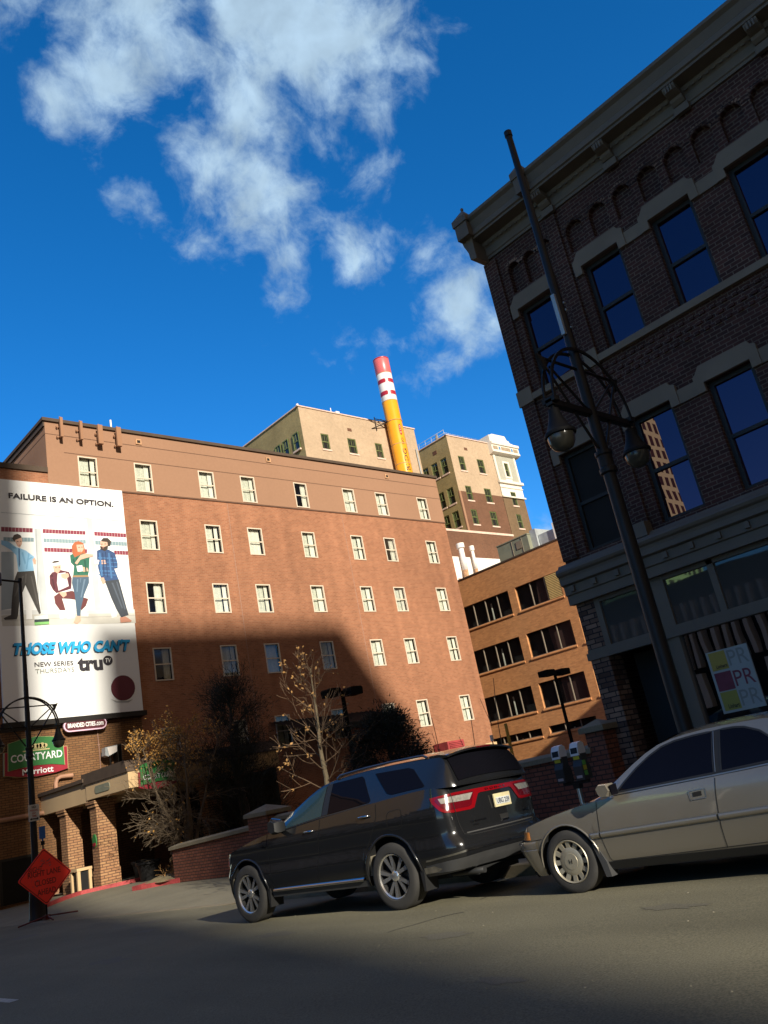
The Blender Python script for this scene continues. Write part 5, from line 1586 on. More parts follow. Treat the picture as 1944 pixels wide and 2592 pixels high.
# ------------------------------------------------------------------ road works sign on a folding stand
mat('sign_orange_red', (.95, .035, .02), .55, noise=(3, .06)); mat('sign_letter', (.10, .010, .008), .6, noise=(9, .3)); mat('flag_blue', (.02, .10, .34), .6, noise=None); mat('scuff', (.36, .09, .10), .8, noise=(20, .4))
rs = thing('road_works_sign', 'orange red diamond RIGHT LANE CLOSED AHEAD sign on a folding stand', 'sign', (9.6, 25.98, side_z(9.6, 25.98)))
RX, RZ, RY = 9.58, .77, 25.95
mb = MB()
def diamond(h, r=.06):
    pts = []
    for (dx, dz) in ((0, -1), (1, 0), (0, 1), (-1, 0)):
        cx, cz = RX + dx * (h - r * 1.414), RZ + dz * (h - r * 1.414)
        a0 = math.atan2(dz, dx)
        for k in range(5):
            a = a0 - math.pi / 4 + math.pi / 2 * k / 4
            pts.append((cx + r * math.cos(a), cz + r * math.sin(a)))
    return pts
mb.prism(diamond(.77), RY, RY + .012, 'y'); mb.build('panel', 'sign_orange_red', rs)
mb = MB()
o1, i1 = diamond(.735), diamond(.712)
for i in range(len(o1)):
    j = (i + 1) % len(o1)
    mb.face([(o1[i][0], RY - .004, o1[i][1]), (o1[j][0], RY - .004, o1[j][1]), (i1[j][0], RY - .004, i1[j][1]), (i1[i][0], RY - .004, i1[i][1])])
mb.build('border', 'sign_letter', rs)
text_mesh('lettering', 'RIGHT LANE', 'sign_letter', on_pl(9.10, 10.02, .80, .95, RY - .006), bold=.004, parent=rs)
text_mesh('lettering', 'RIGHT', 'sign_letter', on_pl(9.12, 9.52, .93, 1.07, RY - .007), bold=-.004, shear=.2, parent=rs)
text_mesh('lettering', 'CLOSED', 'sign_letter', on_pl(9.28, 9.88, .55, .70, RY - .006), bold=.004, parent=rs)
text_mesh('lettering', 'AHEAD', 'sign_letter', on_pl(9.34, 9.86, .30, .45, RY - .006), bold=.004, parent=rs)
mb = MB()
random.seed(2)
for k in range(16):
    x = RX + random.uniform(-.28, .14); z = RZ + random.uniform(.22, .46)
    a = random.uniform(-.6, 1.2); l = random.uniform(.03, .09)
    mb.face([(x, RY - .009, z), (x + l * math.cos(a), RY - .009, z + l * math.sin(a)), (x + l * math.cos(a) + .012, RY - .009, z + l * math.sin(a) - .016), (x + .012, RY - .009, z - .016)])
for k in range(9):
    x = RX + random.uniform(-.46, -.2); z = RZ + random.uniform(-.28, 0)
    l = random.uniform(.015, .04); mb.face([(x, RY - .009, z), (x + l, RY - .009, z + l), (x + l + .01, RY - .009, z), ])
mb.build('scuff', 'scuff', rs)
zs = side_z(9.6, RY)
mb = MB()
mb.tube([(RX, RY + .03, zs + .12), (RX, RY + .03, 1.72)], .022, 6); mb.box(RX - .05, RX + .05, RY + .02, RY + .06, 1.62, 1.74); mb.build('mast', 'metal_dark', rs)
mb = MB(); mb.box(RX - .085, RX + .085, RY + .02, RY + .05, 1.80, 2.14); mb.box(RX - .02, RX + .02, RY + .025, RY + .045, 1.72, 1.8); mb.build('flag_bracket', 'flag_blue', rs)
mb = MB()
for (a, b) in (((8.78, 25.98), (9.60, 25.98)), ((9.60, 25.98), (10.46, 25.98)), ((9.6, 25.98), (9.45, 25.2)), ((9.6, 25.98), (9.75, 26.75))):
    za = road_z(min(a[0], KX), a[1]) + .02 if a[0] < KX else side_z(*a) + .03
    zb = road_z(min(b[0], KX), b[1]) + .02 if b[0] < KX else side_z(*b) + .03
    if a == (9.6, 25.98): za = side_z(9.6, 25.98) + .13
    if b == (9.6, 25.98): zb = side_z(9.6, 25.98) + .13
    mb.tube([(a[0], a[1], za), (b[0], b[1], zb)], .022, 6)
mb.box(RX - .07, RX + .07, 25.9, 26.06, zs + .03, zs + .16)
mb.build('stand', 'sign_letter', rs)

# ------------------------------------------------------------------ twin parking meter
mat('meter_grey', (.66, .68, .69), .35, metal=.0, noise=None); mat('meter_body', (.035, .035, .035), .5, noise=None); mat('sticker_yellow', (.50, .44, .03), .6, noise=None); mat('sticker_green', (.12, .42, .08), .6, noise=None); mat('sticker_pink', (.42, .36, .36), .6, noise=None); mat('meter_screen', (.03, .035, .04), .15, noise=None)
pmz = side_z(9.8, 7.16)
post = thing('meter_post', 'galvanised post and yoke carrying two parking meters', 'post', (9.8, 7.16, pmz))
mb = MB(); mb.lathe([(.055, 0), (.045, .04), (.032, .05), (.032, .86 - pmz)], (9.8, 7.16, pmz), 'z', 12); mb.build('pole', 'steel', post)
mb = MB(); mb.box(9.77, 9.83, 6.96, 7.38, .86, .90); mb.box(9.76, 9.84, 7.11, 7.21, .80, .87); mb.build('yoke', 'metal_black', post)
for yc, lab, extra in ((7.345, 'silver topped parking meter on the left of the shared post', False), (7.025, 'silver topped parking meter with green and yellow stickers on its side', True)):
    m_ = thing('parking_meter', lab, 'parking meter', (9.8, yc, .9), 'parking meters on the shared post')
    mb = MB()
    prof = [(9.71, .90), (9.70, 1.08), (9.74, 1.16), (9.73, 1.24), (9.87, 1.24), (9.86, 1.12), (9.90, 1.06), (9.90, .90)]
    mb.prism(prof, yc - .072, yc + .072, 'y'); mb.build('body', 'meter_body', m_)
    mb = MB()
    hp = [(9.705, 1.22), (9.715, 1.33), (9.75, 1.385), (9.82, 1.40), (9.87, 1.37), (9.885, 1.29), (9.87, 1.225)]
    mb.prism(hp, yc - .068, yc + .068, 'y'); mb.build('dome', 'meter_grey', m_)
    mb = MB(); mb.face([(9.704, yc - .055, 1.25), (9.704, yc + .055, 1.25), (9.713, yc + .055, 1.325), (9.713, yc - .055, 1.325)]); mb.build('screen', 'meter_screen', m_)
    mb = MB(); mb.face([(9.725, yc - .05, 1.17), (9.725, yc + .05, 1.17), (9.72, yc + .05, 1.215), (9.72, yc - .05, 1.215)]); mb.build('label', 'sticker_yellow', m_)
    mb = MB(); mb.box(9.696, 9.70, yc - .045, yc + .045, .93, .965); mb.build('plate', 'sticker_pink', m_)
    if extra:
        mb = MB()
        for (z, mi) in ((1.12, 1), (1.055, 0), (.985, 1)):
            mb.box(9.73, 9.80, yc - .079, yc - .073, z - .03, z + .03, mi)
        mb.build('sticker', ['sticker_yellow', 'sticker_green'], m_)

mat('yard_black', (.004, .004, .004), .8, noise=None, spec=.1)
# ------------------------------------------------------------------ twin-headed yard lights, yellow post
def yard_light(label, X, Y, zt, dx):
    t = thing('yard_light', label, 'lamp', (X, Y, LOT), 'twin headed yard lights')
    mb = MB(); mb.lathe([(.2, 0), (.2, .5), (.11, .5), (.09, zt - LOT)], (X, Y, LOT), 'z', 10); mb.box(X - .35, X + .35, Y - .05, Y + .05, zt - .12, zt - .02); mb.build('pole', 'yard_black', t)
    for s in (-1, 1):
        mb = MB(); a, b = sorted((X + s * .28, X + s * dx)); mb.prism([(a, zt - .22), (b, zt - .22), (b + (.03 if s > 0 else 0), zt + .06), (b - .05, zt + .12), (a + .05, zt + .12), (a - (.03 if s < 0 else 0), zt + .06)], Y - .3, Y + .3, 'y'); mb.build('lamp_head', 'yard_black', t)
yard_light('black twin headed yard light against the orange office', 39.58, 28.6, 5.62, 1.12)
yard_light('black twin headed yard light behind the young bare tree', 23.35, 28.0, 5.55, .92)
yp = thing('yellow_post', 'thin yellow post in the yard before the orange office', 'post', (30.0, 25.0, LOT))
mat('post_yellow', (.50, .27, .03), .6)
mb = MB(); mb.lathe([(.075, 0), (.075, 3.22), (0, 3.24)], (30, 25, LOT), 'z', 10); mb.build('pole', 'post_yellow', yp)
mb = MB(); mb.box(29.9, 30.1, 24.9, 25.1, LOT, LOT + .06); mb.build('foot', 'concrete', yp)
tp = thing('thin_marker', 'thin pale marker rod left of the yellow post', 'post', (27.1, 23.6, LOT))
mb = MB(); mb.lathe([(.025, 0), (.025, 2.6), (0, 2.6)], (27.25, 23.6, LOT), 'z', 6); mb.build('rod', 'stone_dark', tp)
mb = MB(); mb.box(27.18, 27.32, 23.57, 23.63, 2.25, 2.5); mb.build('tag_plate', 'white_paint', tp)

# ------------------------------------------------------------------ trees
mat('bark_pale', (.15, .115, .068), .9, noise=(6, .3)); mat('twig_warm', (.105, .064, .034), .9, noise=(3, .3)); mat('twig_grey', (.125, .09, .055), .9, noise=(3, .3))
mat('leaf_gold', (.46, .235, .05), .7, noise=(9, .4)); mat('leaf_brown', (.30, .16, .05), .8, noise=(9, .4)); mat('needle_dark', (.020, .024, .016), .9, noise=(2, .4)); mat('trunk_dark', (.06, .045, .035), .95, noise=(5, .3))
def rnd_perp(d):
    a = Vector((random.gauss(0, 1), random.gauss(0, 1), random.gauss(0, 1)))
    return (a - d * a.dot(d)).normalized()
def leaf(mb, p, s):
    n = Vector((random.gauss(0, 1), random.gauss(0, 1), random.gauss(0, 1))).normalized()
    a = rnd_perp(n); b = n.cross(a)
    mb.face([p - a * s, p - b * s * .55, p + a * s, p + b * s * .55])
def limb(mb, p, d, L, r, depth, tips, up=.25, wob=.22, kids=(3, 5), ang=(.5, .9), minr=.004, sides=5):
    n = max(3, int(L / .16)); pts = [p.copy()]; rads = [r]
    dd = d.copy()
    for i in range(n):
        dd = (dd + rnd_perp(dd) * wob * random.random() + Vector((0, 0, up)) * .12).normalized()
        pts.append(pts[-1] + dd * L / n); rads.append(max(minr, r * (1 - .8 * (i + 1) / n)))
    mb.tube(pts, rads, sides if r > .012 else 3, 0, cap=False)
    tips.append((pts[-1], dd))
    if depth > 0:
        for k in range(random.randint(*kids)):
            i = random.randint(max(1, n // 4), n - 1)
            dr = (pts[i + 1] - pts[i]).normalized()
            a = random.uniform(*ang)
            nd = (dr * math.cos(a) + rnd_perp(dr) * math.sin(a)).normalized()
            limb(mb, pts[i], nd, L * random.uniform(.35, .62), rads[i] * .62, depth - 1, tips, up, wob, kids, ang, minr, sides)
            tips.append((pts[i], nd))
# young street tree
random.seed(21)
TX, TYy = 10.25, 13.3
yt = thing('young_tree', 'slender leafless young tree with a few brown leaves behind the dark car', 'tree', (TX, TYy, side_z(TX, TYy)))
mb = MB(); tb = side_z(TX, TYy)
tr_pts = [Vector((TX + .02 * math.sin(i * 1.3), TYy + (.02 * math.cos(i * 1.7)) - .012 * i, tb + .0 + i * .3)) for i in range(14)]
tr_r = [.075 - .0048 * i for i in range(14)]
mb.tube(tr_pts, tr_r, 9)
trunk = mb.build('trunk', 'bark_pale', yt)
mb = MB(); tips = []
for k in range(23):
    h = .36 + .62 * (k / 22) ** .9
    i = min(12, int(h * 13)); p = tr_pts[i].lerp(tr_pts[i + 1], h * 13 - i if h * 13 - i <= 1 else 1)
    az = k * 2.4 + random.uniform(-.4, .4)
    el = rad(random.uniform(18, 42)) if k < 9 else rad(random.uniform(38, 66))
    d = Vector((math.cos(az) * math.cos(el), math.sin(az) * math.cos(el), math.sin(el)))
    L = (1.55 - .95 * (k / 22)) * random.uniform(.7, 1.1)
    limb(mb, p, d, L, .015 - .007 * k / 22, 2, tips, up=.5, wob=.2, kids=(2, 5), ang=(.45, .95), minr=.0036)
mb.build('branch', 'twig_warm', yt)
mb = MB()
for (p, d) in tips:
    if random.random() < .15:
        for q in range(random.choice((1, 1, 2, 5))):
            leaf(mb, p + Vector((random.gauss(0, .03), random.gauss(0, .03), random.gauss(0, .03) - .02)), random.uniform(.022, .045))
mb.build('foliage', 'leaf_brown', yt)
# big twiggy tree by the canopy
random.seed(8)
bt = thing('golden_tree', 'wide twiggy tree with golden leaves at its top beside the canopy', 'tree', (15.55, 28.6, LOT))
B0 = Vector((15.55, 28.6, LOT))
mb = MB()
stems = []
for k in range(6):
    a = k * 1.05 + random.uniform(-.3, .3)
    s = Vector((math.cos(a) * .32, math.sin(a) * .32, 1)).normalized()
    pts = [B0.copy()]
    for i in range(9):
        s = (s + rnd_perp(s) * .10 + Vector((0, 0, .04))).normalized(); pts.append(pts[-1] + s * .52)
    rr = [.085 - .0078 * i for i in range(10)]
    mb.tube(pts, rr, 7); stems.append(pts)
mb.build('trunk', 'twig_grey', bt)
mb = MB(); tips = []
for pts in stems:
    for i in range(2, 10):
        for q in range(2 if i % 3 else 3):
            az = random.uniform(0, 2 * math.pi); el = rad(random.uniform(-12, 40) if i < 6 else random.uniform(10, 60))
            if i < 6 and random.random() < .55: az = math.pi + random.uniform(-.9, .9)
            d = Vector((math.cos(az) * math.cos(el), math.sin(az) * math.cos(el), math.sin(el)))
            limb(mb, pts[i], d, random.uniform(.8, 1.55) * (1.0 if i < 7 else .75), .017, 2, tips, up=.05 if i < 6 else .35, wob=.3, kids=(4, 6), ang=(.4, .85), minr=.0052, sides=4)
mb.build('branch', 'twig_grey', bt)
mb = MB()
for (p, d) in tips:
    k = sstep(3.2, 4.4, p.z) * .8 * (1 - sstep(1.0, 1.9, abs(p.x - 15.2))) + .012
    if random.random() < k:
        for q in range(2):
            leaf(mb, p + Vector((random.gauss(0, .07), random.gauss(0, .07), random.gauss(0, .07))), random.uniform(.03, .055))
mb.build('foliage', 'leaf_gold', bt)
# dark evergreens in the shade
def evergreen(label, cx, cy, h, r, lobes, seed, n, shape):
    random.seed(seed)
    t = thing('evergreen_tree', label, 'tree', (cx, cy, LOT))
    mb = MB()
    mb.tube([(cx, cy, LOT), (cx + .1, cy, LOT + h * .4), (cx, cy, LOT + h * .85)], [.22, .14, .04], 8)
    for k in range(40):
        z = LOT + h * random.uniform(.12, .85); a = random.uniform(0, 6.28); rr = r * .7 * shape((z - LOT) / h)
        mb.tube([(cx, cy, z), (cx + rr * math.cos(a), cy + rr * math.sin(a), z + rr * random.uniform(-.1, .4))], [.04, .012], 4)
    mb.build('trunk', 'trunk_dark', t)
    mb = MB()
    cl = []
    for k in range(lobes):
        u = random.random() ** .8; z = LOT + h * (.06 + .92 * u); a = random.uniform(0, 6.28); rr = r * shape(u) * random.uniform(.45, 1.0)
        cl.append(Vector((cx + rr * math.cos(a), cy + rr * math.sin(a), z)))
    for k in range(n):
        c = random.choice(cl)
        p = c + Vector((random.gauss(0, .24), random.gauss(0, .24), random.gauss(0, .24)))
        d = (p - Vector((cx, cy, p.z - .5))).normalized()
        d = (d + rnd_perp(d) * .6).normalized(); s = rnd_perp(d); l = random.uniform(.10, .24)
        mb.face([p - s * .022, p + d * l, p + s * .022])
    mb.build('crown', 'needle_dark', t, merge=False)
random.seed(31)
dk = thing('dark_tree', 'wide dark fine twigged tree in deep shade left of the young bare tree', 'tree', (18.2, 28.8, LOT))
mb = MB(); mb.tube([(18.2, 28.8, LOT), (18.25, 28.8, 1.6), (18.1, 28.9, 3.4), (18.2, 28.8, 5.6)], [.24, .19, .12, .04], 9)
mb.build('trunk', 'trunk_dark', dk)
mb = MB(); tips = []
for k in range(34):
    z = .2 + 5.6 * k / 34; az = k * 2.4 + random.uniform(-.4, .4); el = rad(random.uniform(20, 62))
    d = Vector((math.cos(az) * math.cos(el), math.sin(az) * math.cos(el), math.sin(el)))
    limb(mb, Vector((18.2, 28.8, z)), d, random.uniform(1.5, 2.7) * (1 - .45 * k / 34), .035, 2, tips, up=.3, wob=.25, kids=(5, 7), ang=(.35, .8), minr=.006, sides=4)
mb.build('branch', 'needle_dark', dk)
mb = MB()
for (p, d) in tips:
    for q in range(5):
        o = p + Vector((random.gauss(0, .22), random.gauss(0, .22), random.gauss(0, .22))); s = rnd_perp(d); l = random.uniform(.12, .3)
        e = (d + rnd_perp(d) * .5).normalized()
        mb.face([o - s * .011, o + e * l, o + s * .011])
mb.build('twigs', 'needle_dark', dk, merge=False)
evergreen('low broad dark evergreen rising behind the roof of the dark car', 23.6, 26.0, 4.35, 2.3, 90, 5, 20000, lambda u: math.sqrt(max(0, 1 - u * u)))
# dry shrub at the end of the low wall, stems by the wall
random.seed(14)
ds = thing('dry_shrub', 'small straggly dry shrub on the bed at the end of the low wall', 'shrub', (14.1, 26.9, LOT + .1))
mb = MB(); tips = []
for k in range(16):
    a = random.uniform(0, 6.28); d = Vector((math.cos(a) * .8, math.sin(a) * .8, .7)).normalized()
    limb(mb, Vector((14.0 + random.uniform(-.3, .3), 27.0 + random.uniform(-.25, .25), LOT + .12)), d, random.uniform(.3, .6), .009, 1, tips, up=.1, wob=.5, kids=(2, 4), minr=.004, sides=4)
mb.build('stem', 'leaf_brown', ds)
mb = MB()
for (p, d) in tips:
    if random.random() < .6: leaf(mb, p, .03)
mb.build('foliage', 'leaf_brown', ds)
random.seed(17)
for i, (x, y, h) in enumerate(((11.0, 10.8, 2.35), (10.95, 10.1, 2.15), (11.1, 9.55, 2.75))):
    t = thing('bare_sapling', ['thin bare stem rising behind the car roof, left of three', 'shortest thin bare stem behind the car roof, middle of three', 'tallest forked thin stem behind the car roof, right of three'][i], 'sapling', (x, y, side_z(x, y)), 'thin stems behind the car roof')
    mb = MB(); tips = []
    limb(mb, Vector((x, y, side_z(x, y))), Vector((.02, -.05, 1)).normalized(), h, .016, 0, tips, up=.1, wob=.06, minr=.006)
    mb.build('stem', 'twig_grey', t)
    mb = MB(); limb(mb, Vector((x, y, side_z(x, y) + h * .72)), Vector((.1, .35, .9)).normalized(), h * .18, .008, 0, tips, up=.1, wob=.06, minr=.005)
    mb.build('twig', 'twig_grey', t)

# ------------------------------------------------------------------ cars
mat('paint_charcoal', (.0135, .014, .0155), .22, metal=.35, noise=(300, .10), coat=1.0)
mat('paint_beige', (.265, .237, .190), .27, metal=.55, noise=(300, .06), coat=1.0)
mat('trim_black', (.012, .012, .012), .55, noise=None); mat('plastic_grey', (.04, .04, .04), .6, noise=(4, .2)); mat('rubber', (.030, .028, .025), .85, noise=(7, .25)); mat('rubber_dusty', (.075, .068, .052), .9, noise=(5, .3))
mat('rail_metal', (.16, .16, .17), .3, metal=.9, noise=None); mat('trim_bright', (.30, .29, .27), .35, metal=.8, noise=None); mat('rim_bright', (.80, .78, .74), .22, metal=.9, noise=None); mat('chrome', (.62, .62, .63), .16, metal=1.0, noise=None); mat('alloy', (.50, .48, .42), .3, metal=.9, noise=(9, .1)); mat('alloy_dull', (.40, .36, .27), .45, metal=.6, noise=(9, .15)); mat('dark_metal', (.03, .03, .03), .5, metal=.4, noise=None)
mat('lamp_red', (.17, .002, .005), .2, noise=None, coat=.15); mat('lamp_dark_red', (.09, .002, .006), .2, noise=None, coat=1.0); mat('lamp_clear', (.36, .34, .30), .15, metal=.4, noise=(30, .25), coat=1.0); mat('lamp_amber', (.55, .20, .045), .2, noise=(40, .2), coat=1.0)
mat('plate_cream', (.55, .48, .28), .5, noise=(20, .1)); mat('plate_ink', (.05, .06, .09), .5, noise=None); mat('seat_dark', (.02, .02, .022), .8); mat('dust', (.12, .105, .075), .95, noise=(14, .5)); mat('gap', (.004, .004, .004), .9, noise=None); mat('sticker_white', (.5, .52, .5), .6, noise=None)
glass('car_glass', dark=(.004, .004, .006), refl=.02, clear=.0, tint=(.7, .55, .65), fres=.12); glass('car_glass_clear', dark=(.03, .06, .075), refl=.03, clear=.22, tint=(.7, .9, 1.0), fres=.2)

class Shell:
    def __init__(s, **k):
        s.__dict__.update(k)
    def w(s, X, z):
        return s.W + ip(z, s.sec) + ip(X, s.plan)
    def zbot(s, X):
        z = ip(X, s.zb)
        for (ax, az, R) in s.arches:
            if abs(X - ax) < R:
                z = max(z, az + math.sqrt(R * R - (X - ax) ** 2))
        return z
    def xr_(s, z): return ip(z, s.xr)
    def xf_(s, z): return ip(z, s.xf)
    def perim(s, p, z):
        """point p metres along the outline from the rear centre line (left half)"""
        w = s.w(s.Xs, z); L1 = w - s.rry; xr = s.xr_(z); xc = xr + s.bow_r
        if p <= L1:
            return (xr + s.bow_r * (p / L1) ** 2, p)
        rx = s.Xs - xc; La = (s.rry + rx) / 2 * math.pi / 2
        if p <= L1 + La:
            t = (p - L1) / La * math.pi / 2
            return (xc + rx * (1 - math.cos(t)), w - s.rry + s.rry * math.sin(t))
        X = s.Xs + (p - L1 - La)
        return (X, s.w(X, z))
    def front(s, t, z):
        """t 0..1 front corner from the side to the flat nose; 1..2 nose to centre"""
        w = s.w(s.Xe, z); xf = s.xf_(z); xc = xf - s.bow_f; rx = xc - s.Xe
        if t <= 1:
            a = t * math.pi / 2
            return (s.Xe + rx * math.sin(a), w - s.rfy + s.rfy * math.cos(a))
        y = (w - s.rfy) * (2 - t)
        return (xf - s.bow_f * (y / (w - s.rfy)) ** 2, y)
    def params(s):
        T = [('r', i / 6) for i in range(6)] + [('c', i / 8) for i in range(8)] + [('s', x) for x in s.stations] + [('f', i / 9) for i in range(10)] + [('n', i / 5) for i in range(1, 6)]
        return T
    def point(s, T, v):
        k, a = T
        z = .6
        for it in range(4):
            if k == 'r': X, Y = s.perim(a * (s.w(s.Xs, z) - s.rry), z)
            elif k == 'c':
                w = s.w(s.Xs, z); rx = s.Xs - s.xr_(z) - s.bow_r
                X, Y = s.perim(w - s.rry + a * (s.rry + rx) / 2 * math.pi / 2, z)
            elif k == 's': X = a; Y = s.w(X, z)
            elif k == 'f': X, Y = s.front(a, z)
            else: X, Y = s.front(1 + a, z)
            zb, zt = s.zbot(X), ip(X, s.zt)
            z = zb + (zt - zb) * v
        return (X, Y, z)
    def body(s, levels=13):
        mb = MB(); TT = s.params()
        vs = [i / levels for i in range(levels + 1)]
        rowsL = [[s.point(T, v) for T in TT] for v in vs]
        for sg_ in (1, -1):
            mb.grid([[(p[0], sg_ * p[1], p[2]) for p in r] for r in rowsL], 0, True)
        top = rowsL[-1]
        m = 9
        cross = []
        for (X, Y, z) in top:
            row = []
            for j in range(-m, m + 1):
                f = j / m
                row.append((X, Y * f, z + ip(X, s.crown) * (1 - abs(f) ** 2.4)))
            cross.append(row)
        mb.grid(cross, 0, True)
        return mb
    def wells(s):
        mb = MB()
        for (ax, az, R) in s.arches:
            for sg_ in (1, -1):
                rows = []
                for i in range(17):
                    a = math.pi * i / 16
                    X = ax - R * .999 * math.cos(a); z = az + R * math.sin(a) if 0 < i < 16 else ip(X, s.zb)
                    rows.append([(X, sg_ * (s.w(X, z) - .004), z), (X, sg_ * (s.w(X, z) - .34), z + .02)])
                mb.grid(rows, 0, True)
                mb.face([r[1] for r in rows])
        x0 = s.xr[2][1] + .2; x1 = s.xf[2][1] - .3
        mb.box(x0, x1, -s.W + .42, s.W - .42, s.floor, s.floor + .03)
        a = sorted(s.arches)
        for sg_ in (1, -1):
            y0, y1 = sorted((sg_ * (s.W - .42), sg_ * (s.W - .09)))
            mb.box(a[0][0] + a[0][2], a[1][0] - a[1][2], y0, y1, s.floor, s.floor + .03)
        return mb
    def lips(s, r=.014):
        mb = MB()
        for (ax, az, R) in s.arches:
            for sg_ in (1, -1):
                pts = []
                for i in range(23):
                    a = math.pi * (-.06 + 1.12 * i / 22)
                    X = ax - R * math.cos(a); z = az + R * math.sin(a)
                    pts.append((X, sg_ * (s.w(X, z) + .003), z))
                mb.tube(pts, r, 6)
        return mb
class Cabin:
    def __init__(s, **k): s.__dict__.update(k)
    def sec(s, X):
        return ip(X, s.yb), ip(X, s.zb), ip(X, s.yc), ip(X, s.zc), ip(X, s.zr)
    FR = (1.0, .95, .86, .72, .5, .25, 0)
    def build(s):
        mb = MB(); rows = []
        for X in s.stations:
            yb, zb, yc, zc, zr = s.sec(X)
            h = []
            for t in (0, .33, .66, 1.0):
                h.append((X, yb + (yc - yb) * t + .012 * math.sin(math.pi * t), zb + (zc - zb) * t))
            for f in s.FR[1:]:
                h.append((X, yc * f, zc + (zr - zc) * (1 - f ** 2.3)))
            rows.append(h + [(p[0], -p[1], p[2]) for p in reversed(h[:-1])])
        mb.grid(rows, 0, True)
        mb.face(rows[0]); mb.face(rows[-1])
        return mb
    def side(s, X, Z, o=.004):
        yb, zb, yc, zc, zr = s.sec(X)
        t = max(0, min(1, (Z - zb) / max(.01, zc - zb)))
        return (X, yb + (yc - yb) * t + .012 * math.sin(math.pi * t) + o, Z)
    def top(s, X, f, o=.004):
        yb, zb, yc, zc, zr = s.sec(X)
        return (X, yc * f, zc + (zr - zc) * (1 - abs(f) ** 2.3) + o)
def patch(mb, poly, fn, mi=0, cuts=2, mirror=None):
    """flat outline subdivided and laid on a curved surface by fn"""
    bm = bmesh.new()
    f = bm.faces.new([bm.verts.new((p[0], p[1], 0)) for p in poly])
    bmesh.ops.triangulate(bm, faces=[f])
    for c in range(cuts):
        bmesh.ops.subdivide_edges(bm, edges=list(bm.edges), cuts=1, use_grid_fill=True)
    bmesh.ops.triangulate(bm, faces=list(bm.faces))
    for sg_ in ((1, -1) if mirror else (1,)):
        for fc in bm.faces:
            pts = []
            for v in fc.verts:
                q = fn(v.co.x, v.co.y)
                pts.append((q[0], q[1] * sg_, q[2]))
            mb.face(pts, mi, True)
    bm.free()
def lines_on(mb, pts, fn, w=.007, mirror=True):
    """thin gap strips following a surface"""
    fine = []
    for a, b in zip(pts[:-1], pts[1:]):
        for i in range(4):
            fine.append((a[0] + (b[0] - a[0]) * i / 4, a[1] + (b[1] - a[1]) * i / 4))
    fine.append(pts[-1])
    L, R = [], []
    for i, p in enumerate(fine):
        a = fine[max(i - 1, 0)]; b = fine[min(i + 1, len(fine) - 1)]
        d = Vector((b[0] - a[0], b[1] - a[1])).normalized(); n = Vector((-d.y, d.x)) * w / 2
        L.append(fn(p[0] + n.x, p[1] + n.y)); R.append(fn(p[0] - n.x, p[1] - n.y))
    for sg_ in ((1, -1) if mirror else (1,)):
        mb.grid([[(q[0], q[1] * sg_, q[2]) for q in L], [(q[0], q[1] * sg_, q[2]) for q in R]], 0, True)
def tyre(mb, c, r, w, rim, side, mi=0):
    h = w / 2
    prof = [(rim, -h * .86), (rim + .012, -h), (r - .05, -h * 1.02), (r - .018, -h * .93), (r - .003, -h * .80), (r, -h * .6), (r, -h * .18), (r - .008, -h * .16), (r - .008, -h * .12), (r, -h * .1), (r, h * .1), (r - .008, h * .12), (r - .008, h * .16), (r, h * .18), (r, h * .6), (r - .003, h * .80), (r - .018, h * .93), (r - .05, h * 1.02), (rim + .012, h), (rim, h * .86)]
    mb.lathe(prof, c, 'y', 44, mi)

def car_frame(ox, oy, oz, hd, t):
    fw = Vector((hd, 1, -S_ - t * hd)).normalized()
    n = Vector((t, S_, 1)).normalized()
    right = fw.cross(n).normalized(); n = right.cross(fw).normalized()
    M = Matrix((fw, -right, n)).transposed().to_4x4()
    return M, fw, right, n

# ---- dark sport utility car
HD = -.054
M0, fw0, rt0, n0 = car_frame(0, 0, 0, HD, .022)
org = Vector((7.2336, 8.3124, -S_ * 8.3124)) + rt0 * .945
M0.translation = org
suv = thing('parked_car', 'dark charcoal sport utility car parked nose away with red light bar', 'car', org)
XF = Matrix.Translation(-org) @ M0     # local part meshes are baked relative to the car's own origin
def put(mb, name, mats, parent, xf=M0, **k):
    return mb.build(name, mats, parent, xf=xf, **k)
sv = Shell(W=.955, sec=[(.28, -.085), (.40, -.045), (.52, -.012), (.62, .002), (.66, -.002), (.72, -.020), (.80, -.020), (.92, -.008), (1.0, -.006), (1.08, -.022), (1.2, -.05), (1.33, -.085)],
           plan=[(-1.2, -.01), (-.5, 0), (2.6, 0), (3.3, -.02), (3.9, -.05)],
           zb=[(-1.2, .36), (-.6, .33), (0, .32), (.6, .31), (2.4, .30), (3.0, .28), (3.9, .23)],
           zt=[(-1.2, 1.285), (-.7, 1.30), (.2, 1.268), (1.09, 1.222), (2.08, 1.15), (2.4, 1.145), (2.7, 1.115), (3.0, 1.06), (3.5, .955), (3.8, .86), (4.0, .78)],
           crown=[(-1.2, .01), (2.2, .0), (2.6, .035), (3.2, .06), (3.7, .045), (4.0, .01)],
           xr=[(.3, -1.02), (.45, -1.15), (.55, -1.20), (.66, -1.19), (.74, -1.115), (1.0, -1.10), (1.2, -1.085), (1.33, -1.03)],
           xf=[(.24, 3.88), (.4, 3.97), (.6, 4.0), (.8, 3.96), (.95, 3.84), (1.1, 3.6)],
           Xs=-.80, Xe=3.40, rry=.20, rfy=.48, bow_r=.075, bow_f=.16, floor=.30,
           arches=[(0.0, .39, .475), (3.045, .385, .465)],
           stations=sorted([-.80, -.7, -.6, -.52] + [.475 * math.cos(math.pi * i / 18) for i in range(19)] + [.52, .7, .95, 1.2, 1.45, 1.7, 1.95, 2.2, 2.4, 2.52] + [3.045 + .465 * math.cos(math.pi * i / 18) for i in range(1, 18)] + [2.58, 3.40][0:1]) )
sv.stations = [x for x in sv.stations if x < 3.39] + [3.40]
